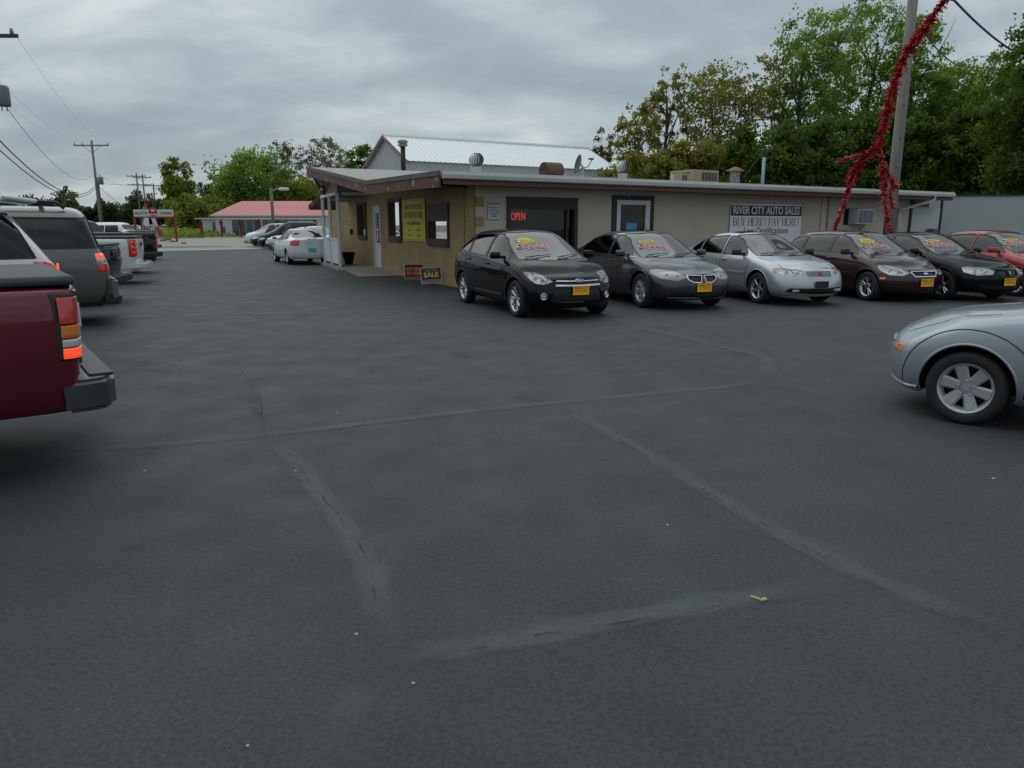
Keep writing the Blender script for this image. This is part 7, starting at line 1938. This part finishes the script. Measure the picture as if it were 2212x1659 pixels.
# tinsel garland ---------------------------------------------------------------
def tinsel_mat():
    m = bpy.data.materials.new('red_tinsel'); m.use_nodes = True; nt = m.node_tree; b = nt.nodes['Principled BSDF']
    at_ = nt.nodes.new('ShaderNodeAttribute'); at_.attribute_name = 'tone'
    r = nt.nodes.new('ShaderNodeValToRGB'); e = r.color_ramp.elements; e[0].color = (.18, .008, .016, 1); e[1].color = (.60, .30, .28, 1); e[1].position = 1
    k = e.new(.45); k.color = (.52, .020, .035, 1); k = e.new(.90); k.color = (.62, .07, .06, 1)
    nt.links.new(at_.outputs['Fac'], r.inputs[0]); nt.links.new(r.outputs[0], b.inputs['Base Color'])
    b.inputs['Roughness'].default_value = .35; b.inputs['Metallic'].default_value = .1
    return m
M_tinsel = tinsel_mat()
def quads_object(name, C, U, V, mat, parent=None, tone=None, kind=None):
    n = len(C); P = np.empty((n, 4, 3), dtype=np.float32)
    P[:, 0] = C - U - V; P[:, 1] = C + U - V; P[:, 2] = C + U + V; P[:, 3] = C - U + V
    me = bpy.data.meshes.new(name); me.vertices.add(n * 4); me.vertices.foreach_set('co', P.ravel())
    me.loops.add(n * 4); me.loops.foreach_set('vertex_index', np.arange(n * 4, dtype=np.int32))
    me.polygons.add(n); me.polygons.foreach_set('loop_start', np.arange(0, n * 4, 4, dtype=np.int32)); me.polygons.foreach_set('loop_total', np.full(n, 4, dtype=np.int32))
    me.materials.append(mat); me.update()
    if tone is not None:
        a = me.attributes.new('tone', 'FLOAT', 'FACE'); a.data.foreach_set('value', np.asarray(tone, dtype=np.float32))
    o = link(bpy.data.objects.new(name, me), parent)
    if kind: o['kind'] = kind
    return o
rg = np.random.default_rng(7)
def garland(path, dep, label, top_pale=False, per=150):
    P = [np.array(at(u, v, dep + dd)) for (u, v, w, dd) in path]; Wd = [w * .00056 * dep * (1 + .22 * math.sin(u * .35 + v * .21)) for (u, v, w, _) in path]
    Cn, Un, Vn, T = [], [], [], []
    for i in range(len(P) - 1):
        L_ = np.linalg.norm(P[i + 1] - P[i]); n = int(L_ * per * 2.2 * max(.5, (Wd[i] + Wd[i + 1]) / .25)); t = rg.random(n)[:, None]
        c = P[i] * (1 - t) + P[i + 1] * t; wd = Wd[i] + (Wd[i + 1] - Wd[i]) * t
        dr_ = rg.normal(size=(n, 3)) * np.array([.8, .8, .45]) + np.array([-.75, 0, -.35]); dr_ /= np.linalg.norm(dr_, axis=1)[:, None]
        ln = wd * (.55 + .7 * rg.random((n, 1)))
        U = dr_ * ln * .62; sd = np.cross(dr_, rg.normal(size=(n, 3))); sd /= np.linalg.norm(sd, axis=1)[:, None]
        Cn.append(c + U * .9); Un.append(U); Vn.append(sd * (.011 + .010 * rg.random((n, 1)))); tn = rg.random(n) * .82
        if top_pale: tn = np.where(rg.random(n) < .20 * max(0, 1 - i / 4), .99, tn)
        T.append(tn)
        k = max(2, int(L_ * 26)); t = rg.random(k)[:, None]; c = P[i] * (1 - t) + P[i + 1] * t      # long loose streamers blown down-wind
        dr_ = rg.normal(size=(k, 3)) * np.array([.35, .5, .3]) + np.array([-.8, 0, -.75]); dr_ /= np.linalg.norm(dr_, axis=1)[:, None]
        U = dr_ * (wd.mean() * rg.uniform(.7, 1.5, (k, 1))); sd = np.cross(dr_, rg.normal(size=(k, 3))); sd /= np.linalg.norm(sd, axis=1)[:, None]
        Cn.append(c + U); Un.append(U); Vn.append(sd * .008); T.append(rg.random(k) * .95)
    root = empty('tinsel_garland', Vector(P[-1]), 0, label, 'garland', 'red tinsel garlands by the wooden pole')
    loc = np.array(root.location)
    quads_object('fringe', np.concatenate(Cn) - loc, np.concatenate(Un), np.concatenate(Vn), M_tinsel, root, np.concatenate(T), 'stuff')
    m = MB(); m.tube([Vector(p - loc) for p in P], .014, 5); m.build('cord', pbr('pale_cord', (.42, .33, .31), .7), root)
garland([(2090, -60, 12, 0), (2040, 6, 13, 0), (2015, 38, 13, 0), (1989, 77, 13, 0), (1964, 108, 12, 0), (1948, 144, 11, 0), (1938, 179, 12, 0), (1925, 217, 11, 0), (1916, 255, 10, 0), (1908, 293, 9, 0), (1900, 316, 9, 0)], 22, 'thick upper red tinsel strand slanting across the wooden pole from the top edge', True)
garland([(1902, 312, 9, 0), (1880, 325, 9, 0), (1855, 334, 6, -.1), (1839, 337, 6, -.2), (1813, 346, 6, -.3)], 22, 'short red tinsel end sticking out left from the fork')
garland([(1896, 318, 9, 0), (1868, 342, 11, 0), (1850, 368, 13, 0), (1838, 396, 11, 0), (1832, 424, 7, 0), (1820, 456, 8, 0), (1808, 488, 7, 0), (1800, 520, 6, 0)], 22, 'left hanging leg of the red tinsel below the fork')
garland([(1902, 316, 8, 0), (1908, 351, 8, 0), (1914, 375, 10, 0), (1912, 400, 9, 0), (1912, 415, 7, 0), (1916, 447, 8, 0), (1922, 478, 6, 0), (1928, 512, 6, 0)], 22, 'right hanging leg of the red tinsel below the fork')
garland([(1914, 372, 5, 0), (1930, 385, 9, 0), (1937, 402, 8, 0), (1922, 412, 5, 0), (1928, 432, 9, 0), (1933, 452, 7, 0)], 22.1, 'ragged red tinsel tuft blowing right of the hanging leg')

# ---------------------------------------------------------------- trees
def leaf_mat(name, dark, mid, light):
    m = bpy.data.materials.new(name); m.use_nodes = True; nt = m.node_tree; N = nt.nodes; L = nt.links; b = N['Principled BSDF']
    at_ = N.new('ShaderNodeAttribute'); at_.attribute_name = 'tone'
    r = N.new('ShaderNodeValToRGB'); e = r.color_ramp.elements; e[0].color = (*dark, 1); e[1].color = (*light, 1); k = e.new(.5); k.color = (*mid, 1)
    L.new(at_.outputs['Fac'], r.inputs[0]); L.new(r.outputs[0], b.inputs['Base Color']); b.inputs['Roughness'].default_value = .6; b.inputs['Specular IOR Level'].default_value = .3
    tl_ = N.new('ShaderNodeBsdfTranslucent'); vb = N.new('ShaderNodeVectorMath'); vb.operation = 'MULTIPLY'; vb.inputs[1].default_value = (2.1, 1.9, 1.2); L.new(r.outputs[0], vb.inputs[0]); L.new(vb.outputs[0], tl_.inputs[0]); mx = N.new('ShaderNodeMixShader'); mx.inputs[0].default_value = .5
    L.new(b.outputs[0], mx.inputs[1]); L.new(tl_.outputs[0], mx.inputs[2]); L.new(mx.outputs[0], N['Material Output'].inputs[0]); return m
LM = dict(green=leaf_mat('leaf_green', (.078, .130, .026), (.140, .232, .048), (.23, .34, .085)),
          olive=leaf_mat('leaf_olive', (.090, .100, .024), (.17, .18, .042), (.26, .26, .07)),
          deep=leaf_mat('leaf_deep', (.040, .074, .016), (.078, .132, .026), (.14, .21, .045)),
          yellow=leaf_mat('leaf_yellow_green', (.085, .120, .020), (.165, .215, .040), (.25, .31, .07)),
          grey=leaf_mat('leaf_bud_grey', (.06, .062, .036), (.11, .115, .065), (.18, .18, .10)),
          far=leaf_mat('leaf_far', (.040, .062, .030), (.070, .100, .048), (.105, .14, .07)))
M_bark = pbr('bark', (.055, .048, .042), .95, noise=(6, .3)); M_barkpale = pbr('bark_pale', (.13, .12, .105), .95, noise=(6, .25))
def tree(u, dep, vtop, hw, leaf, label, seed, n_leaf=22000, size=.11, base=.22, clumps=170, spread=.12, gap=0.0, bark=M_bark, group=None, cat='tree', shape='oval', limbs=9, up=.6, vbase=None, name='tree', twig=1.0):
    R_ = np.random.default_rng(seed); rr = random.Random(seed)
    b = at(u, 485, dep); b.z = 0; H = at(u, vtop, dep).z; R = hw * .00065 * dep * 1.0
    root = empty(name, b, 0, label, cat, group)
    z0 = H * base
    # clump centres fill the crown volume
    cs = []
    while len(cs) < clumps:
        p = R_.uniform(-1, 1, 3); q = (p[2] + 1) / 2
        if shape == 'oval': lim = math.sqrt(max(0, 1 - abs(p[2]) ** 2.4)) * (.82 + .25 * math.sin(5 * math.atan2(p[1], p[0]) + seed + 3 * p[2]))
        elif shape == 'vase': lim = (.25 + .85 * q) * math.sqrt(max(0, 1 - max(0, q - .6) ** 2 / .17))
        elif shape == 'column': lim = .9 * math.sqrt(max(0, 1 - abs(p[2]) ** 3))
        else: lim = math.sqrt(max(0, 1 - max(0, p[2]) ** 2)) 
        r = math.hypot(p[0], p[1])
        if r > lim: continue
        if gap and R_.random() < gap * (1 - (r / max(lim, .01)) ** 2): continue
        cs.append((p[0] * R, p[1] * R * .9, z0 + (H - z0) * q))
    cs = np.array(cs)
    # skeleton
    m = MB(); nodes = []; top = H * (.80 if up > .5 else .55); k = 7; x = y = 0
    tr_r = max(.09, H * .018); pts = []
    for i in range(k + 1):
        pts.append(Vector((x, y, top * i / k))); x += rr.uniform(-.02, .02) * H; y += rr.uniform(-.02, .02) * H
    m.tube(pts, [tr_r * (1 - .75 * i / k) for i in range(k + 1)], 7); tk = m.build('trunk', bark, root, True)
    for i, p in enumerate(pts):
        if i >= 2: nodes.append((p, tr_r * (1 - .8 * i / k)))
    m = MB()
    for j in range(limbs):
        a = 2 * math.pi * (j + rr.random() * .6) / limbs * 1.618 * 3; i = rr.randint(2, k - 1); s_ = pts[i]; ln = R * rr.uniform(.6, .95)
        e_ = Vector((s_.x + math.cos(a) * ln, s_.y + math.sin(a) * ln * .9, min(H * .96, s_.z + H * rr.uniform(.10, .34) * (up + .5))))
        c = s_.lerp(e_, .5) + Vector((0, 0, -H * .02)); r0 = tr_r * (1 - .8 * i / k) * .6; P_ = [s_, s_.lerp(c, .6), c, c.lerp(e_, .55) + Vector((rr.uniform(-.2, .2), 0, .1)), e_]
        m.tube(P_, [r0, r0 * .8, r0 * .6, r0 * .4, r0 * .2], 5)
        for q in range(1, 5): nodes.append((P_[q], r0 * (1 - .2 * q)))
    order = sorted(range(len(cs)), key=lambda i: (cs[i][0] ** 2 + cs[i][1] ** 2) + .3 * (cs[i][2] - H * .5) ** 2)
    NP = np.array([[p.x, p.y, p.z] for p, _ in nodes])
    for i in order:
        c = cs[i]; d = ((NP - c) ** 2 * np.array([1, 1, .8])).sum(1) + np.maximum(0, NP[:, 2] - c[2]) ** 2 * 2
        j = int(d.argmin()); s_, r0 = nodes[j]; e_ = Vector(c); md = s_.lerp(e_, .5) + Vector((rr.uniform(-.1, .1) * R * .3, rr.uniform(-.1, .1) * R * .3, -.04 * (e_ - s_).length))
        r1 = max(.012, min(r0 * .55, .05)) * twig; m.tube([s_, md, e_], [r1, r1 * .75, r1 * .4], 4, cap=False)
        nodes.append((md, r1 * .9)); nodes.append((e_, r1 * .5)); NP = np.vstack([NP, [md.x, md.y, md.z], c])
    bo = m.build('branches', bark, root, False); bo['kind'] = 'stuff'
    # leaves in clumps
    wgt = R_.uniform(.35, 1.6, len(cs)); wgt /= wgt.sum(); idx = R_.choice(len(cs), n_leaf, p=wgt)
    sg = spread * R * R_.uniform(.6, 1.35, len(cs))
    C = cs[idx] + R_.normal(size=(n_leaf, 3)) * sg[idx][:, None] * np.array([1, 1, .75])
    C[:, 2] = np.maximum(C[:, 2], .15)
    a = R_.normal(size=(n_leaf, 3)); a /= np.linalg.norm(a, axis=1)[:, None]; bb = np.cross(a, R_.normal(size=(n_leaf, 3))); bb /= np.linalg.norm(bb, axis=1)[:, None]
    s_ = size * R_.uniform(.55, 1.25, n_leaf)[:, None]
    ct = R_.uniform(.15, .75, len(cs)); tone = np.clip(ct[idx] + R_.normal(size=n_leaf) * .14, 0, 1)
    quads_object('crown', C, a * s_ * .5, bb * s_ * .36, LM[leaf], root, tone)
    return root
TR = 'trees behind the office on the right'
tree(1298, 60, 266, 30, 'grey', 'slim pale budding tree just right of the barn', 11, 5000, .12, .2, 90, .10, group=TR, shape='column', bark=M_barkpale)
tree(1372, 50, 222, 52, 'olive', 'low brownish sparse tree right of the slim pale one', 12, 4200, .135, .25, 110, .09, .35, group=TR, shape='vase')
tree(1437, 48, 122, 46, 'olive', 'tall thin brownish tree with a lone leader tuft', 13, 3600, .135, .25, 100, .09, .3, group=TR, shape='oval')
tree(1540, 47, 142, 100, 'olive', 'broad airy olive tree with visible branches against the sky', 14, 8000, .135, .25, 260, .08, .5, group=TR, shape='vase', limbs=12)
tree(1640, 45, 96, 60, 'olive', 'narrow brownish tree left of the tallest bright green trees', 15, 3600, .135, .25, 140, .10, .35, group=TR, shape='oval')
tree(1728, 44, 2, 88, 'green', 'tallest bright green tree reaching the top edge', 16, 18000, .13, .12, 420, .085, .3, group=TR, limbs=12)
tree(1838, 46, -25, 85, 'green', 'bright green feathery tree left of the wooden pole', 17, 15000, .13, .12, 400, .085, .35, group=TR, limbs=12)
tree(1945, 44, 25, 70, 'green', 'bright green tree directly behind the wooden pole', 18, 14000, .13, .12, 280, .10, .2, group=TR)
tree(2035, 45, 128, 78, 'green', 'rounded green tree right of the wooden pole', 19, 22000, .13, .1, 260, .11, 0, group=TR)
tree(2125, 42, 112, 72, 'green', 'green tree left of the dark tree at the right edge', 20, 20000, .13, .1, 250, .11, 0, group=TR)
tree(2250, 32, -20, 120, 'deep', 'dark heavy tree cut by the right edge', 21, 42000, .12, .12, 260, .10, 0, group=TR)
BU = 'undergrowth bushes behind the office roof'
bl = ['leftmost low olive bush behind the roof, right of the barn', 'olive bush behind the second turbine vent', 'olive bush behind the short vent stub', 'olive green bush behind the cooling units', 'dark bush behind the rusty cowl vent', 'dark bush left of the pale blue pipe', 'dark bush right of the pale blue pipe', 'dark bush left of the tinsel legs', 'dark bush behind the tinsel legs', 'dark bush right of the wooden pole foot', 'dark bush above the left end of the pale wall', 'dark bush above the right part of the pale wall', 'dark bush at the right frame edge']
for i, (u, v, lf) in enumerate([(1345, 325, 'olive'), (1405, 312, 'olive'), (1465, 300, 'olive'), (1535, 285, 'olive'), (1605, 275, 'deep'), (1675, 262, 'deep'), (1745, 250, 'deep'), (1815, 245, 'deep'), (1885, 240, 'deep'), (1960, 232, 'deep'), (2035, 226, 'deep'), (2110, 222, 'deep'), (2190, 220, 'deep')]):
    tree(u, 41 - i * .25, v, 52, lf, bl[i], 40 + i, 17000, .15, .02, 130, .15, 0, group=BU, cat='bush', name='bush', shape='dome', limbs=5, up=.4)
TL = 'trees behind the pink-roofed building'
tree(392, 138, 343, 34, 'yellow', 'upright yellow-green tree at the left end of the grove', 60, 11000, .34, .12, 130, .13, .1, group=TL, shape='column')
tree(455, 142, 425, 62, 'yellow', 'low broad yellow-green thicket tree left of the pink roof', 61, 14000, .34, .02, 130, .14, 0, group=TL, shape='dome')
tree(440, 150, 392, 34, 'grey', 'small bare budding tree behind the yellow-green thicket', 62, 2500, .26, .3, 60, .1, .3, group=TL)
tree(408, 134, 425, 42, 'yellow', 'low yellow-green thicket under the upright tree', 63, 10000, .34, .02, 110, .15, 0, group=TL, shape='dome', cat='bush', name='bush')
tree(555, 150, 322, 88, 'green', 'big round green tree above the pink roof', 64, 15000, .40, .12, 240, .10, .25, group=TL, limbs=12)
tree(500, 152, 372, 45, 'deep', 'darker green limb cluster left of the big round tree', 65, 9000, .38, .2, 90, .10, .1, group=TL)
tree(628, 158, 300, 42, 'grey', 'leafless budding tree right of the big round tree', 66, 3000, .26, .25, 110, .07, .2, group=TL, shape='vase', twig=1.6)
tree(652, 150, 385, 60, 'yellow', 'yellow-green tree low behind the right part of the pink roof', 67, 13000, .36, .05, 130, .13, 0, group=TL)
tree(712, 160, 300, 55, 'grey', 'wispy willow-like tree left of the barn', 68, 6500, .24, .2, 150, .07, .15, group=TL, shape='vase', twig=1.6)
tree(745, 165, 345, 50, 'grey', 'second wispy tree between the willow-like one and the barn', 69, 4500, .26, .2, 100, .08, .15, group=TL, twig=1.5)
tree(795, 140, 314, 46, 'deep', 'dense dark green tree against the barn gable', 70, 14000, .32, .1, 140, .10, 0, group=TL)
tree(700, 150, 412, 50, 'yellow', 'low yellow-green bush behind the porch roof corner', 71, 10000, .36, .02, 110, .15, 0, group=TL, cat='bush', name='bush', shape='dome')
FL = 'distant trees on the left skyline'
for i, (u, v, hw, lf, lab, n) in enumerate([(12, 424, 26, 'far', 'distant tree at the left edge behind the truck roofs', 3000), (78, 424, 40, 'far', 'low distant tree above the white suv roof', 3500), (148, 404, 26, 'grey', 'distant tree with a bare round top left of the tall pole', 2200), (118, 432, 40, 'far', 'distant wide tree left of the bare-topped one', 3500), (300, 411, 20, 'far', 'distant dark tree behind the close pair of poles', 3500), (330, 425, 26, 'far', 'distant tree right of the close pair of poles', 3000), (258, 440, 34, 'far', 'distant tree between the tall pole and the close pair', 3500), (352, 437, 22, 'far', 'distant tree beside the yellow-green grove', 2500)]):
    tree(u, 225 + i * 3, v, hw, lf, lab, 80 + i, n, .62, .06, 80, .14, 0, group=FL, shape='dome' if i not in (2, 4) else 'oval')
# the far wood reads as one mass
n = 26000; Rn = np.random.default_rng(3); uu = Rn.uniform(-60, 372, n); dd = Rn.uniform(238, 262, n)
xx = (uu * K_ - 512) / F_PX / 1.0226 * dd; topz = 1.6 + (36 + 9 * np.sin(uu * .09) + 6 * np.sin(uu * .23 + 1)) * .00064 * dd * 1.0
zz = topz * (Rn.random(n) ** .6); C = np.stack([xx, dd, np.maximum(zz, .2)], 1)
a = Rn.normal(size=(n, 3)); a /= np.linalg.norm(a, axis=1)[:, None]; bb = np.cross(a, Rn.normal(size=(n, 3))); bb /= np.linalg.norm(bb, axis=1)[:, None]
tag(quads_object('far_wood', C, a * .62, bb * .5, LM['far'], None, np.clip(.4 + .25 * np.sin(uu * .15) + Rn.normal(size=n) * .15, 0, 1), 'stuff'), 'low dark wood along the far left skyline', 'woods')
# weeds and rubble at the street edge
def scatter(name, label, cat, pts, mat_, size, n_each, seed):
    Rn = np.random.default_rng(seed); Cs = []
    for (u, v, dep, r, h) in pts:
        c = at(u, v, dep); q = Rn.normal(size=(n_each, 3)) * np.array([r, r, 0]) + np.array([c.x, dep, 0]); q[:, 2] = np.abs(Rn.normal(size=n_each)) * h * .5; Cs.append(q)
    C = np.concatenate(Cs); n = len(C); a = Rn.normal(size=(n, 3)); a /= np.linalg.norm(a, axis=1)[:, None]; bb = np.cross(a, Rn.normal(size=(n, 3))); bb /= np.linalg.norm(bb, axis=1)[:, None]
    tag(quads_object(name, C, a * size * .5, bb * size * .3, mat_, None, Rn.random(n), 'stuff'), label, cat)
scatter('verge_grass', 'rough green verge grass round the foot of the grove', 'grass', [(u, 500, d, 3.5, .7) for u, d in ((372, 112), (395, 112), (415, 112), (438, 113), (360, 125), (345, 125), (385, 104), (410, 104), (430, 106), (355, 108))], LM['yellow'], .35, 900, 5)
for i, (u, v, s_) in enumerate(((352, 521, .22), (361, 519, .30), (373, 523, .18), (397, 527, .14))):
    g_ = ground(u, v); m = MB(); m.mesh([Vector((q.x * s_ * 1.5 + g_.x, q.y * s_ + g_.y, q.z * s_ * .7 + s_ * .4)) for q in pv], pf)
    tag(m.build('rubble_stone', pbr('rubble', (.16, .12, .09), .9, noise=(5, .3))), ['brownish lump of rubble nearest the black truck tailgate', 'largest brownish lump of rubble left of the right sign post', 'small lump of rubble at the foot of the right sign post', 'lone lump of rubble right of the sign post'][i], 'stone')
# far cars beyond the sign
fc = [o for o in COL.objects if o.get('label', '').startswith('second white car')][0]
for i, (u, dep, hd, lab) in enumerate(((352, 150, 190, 'tiny white car far beyond the sign, nearest the grove'), (325, 160, 175, 'tiny white car far beyond the feather flags'), (262, 130, 200, 'small pale car far behind the trucks, left of the sign'), (288, 145, 182, 'small pale car far behind the left sign post'))):
    c = copy_tree(fc); c.location = (at(u, 495, dep).x, dep, 0); c.rotation_euler = (0, 0, math.radians(hd)); tag(c, lab, 'car', 'tiny cars far down the street')
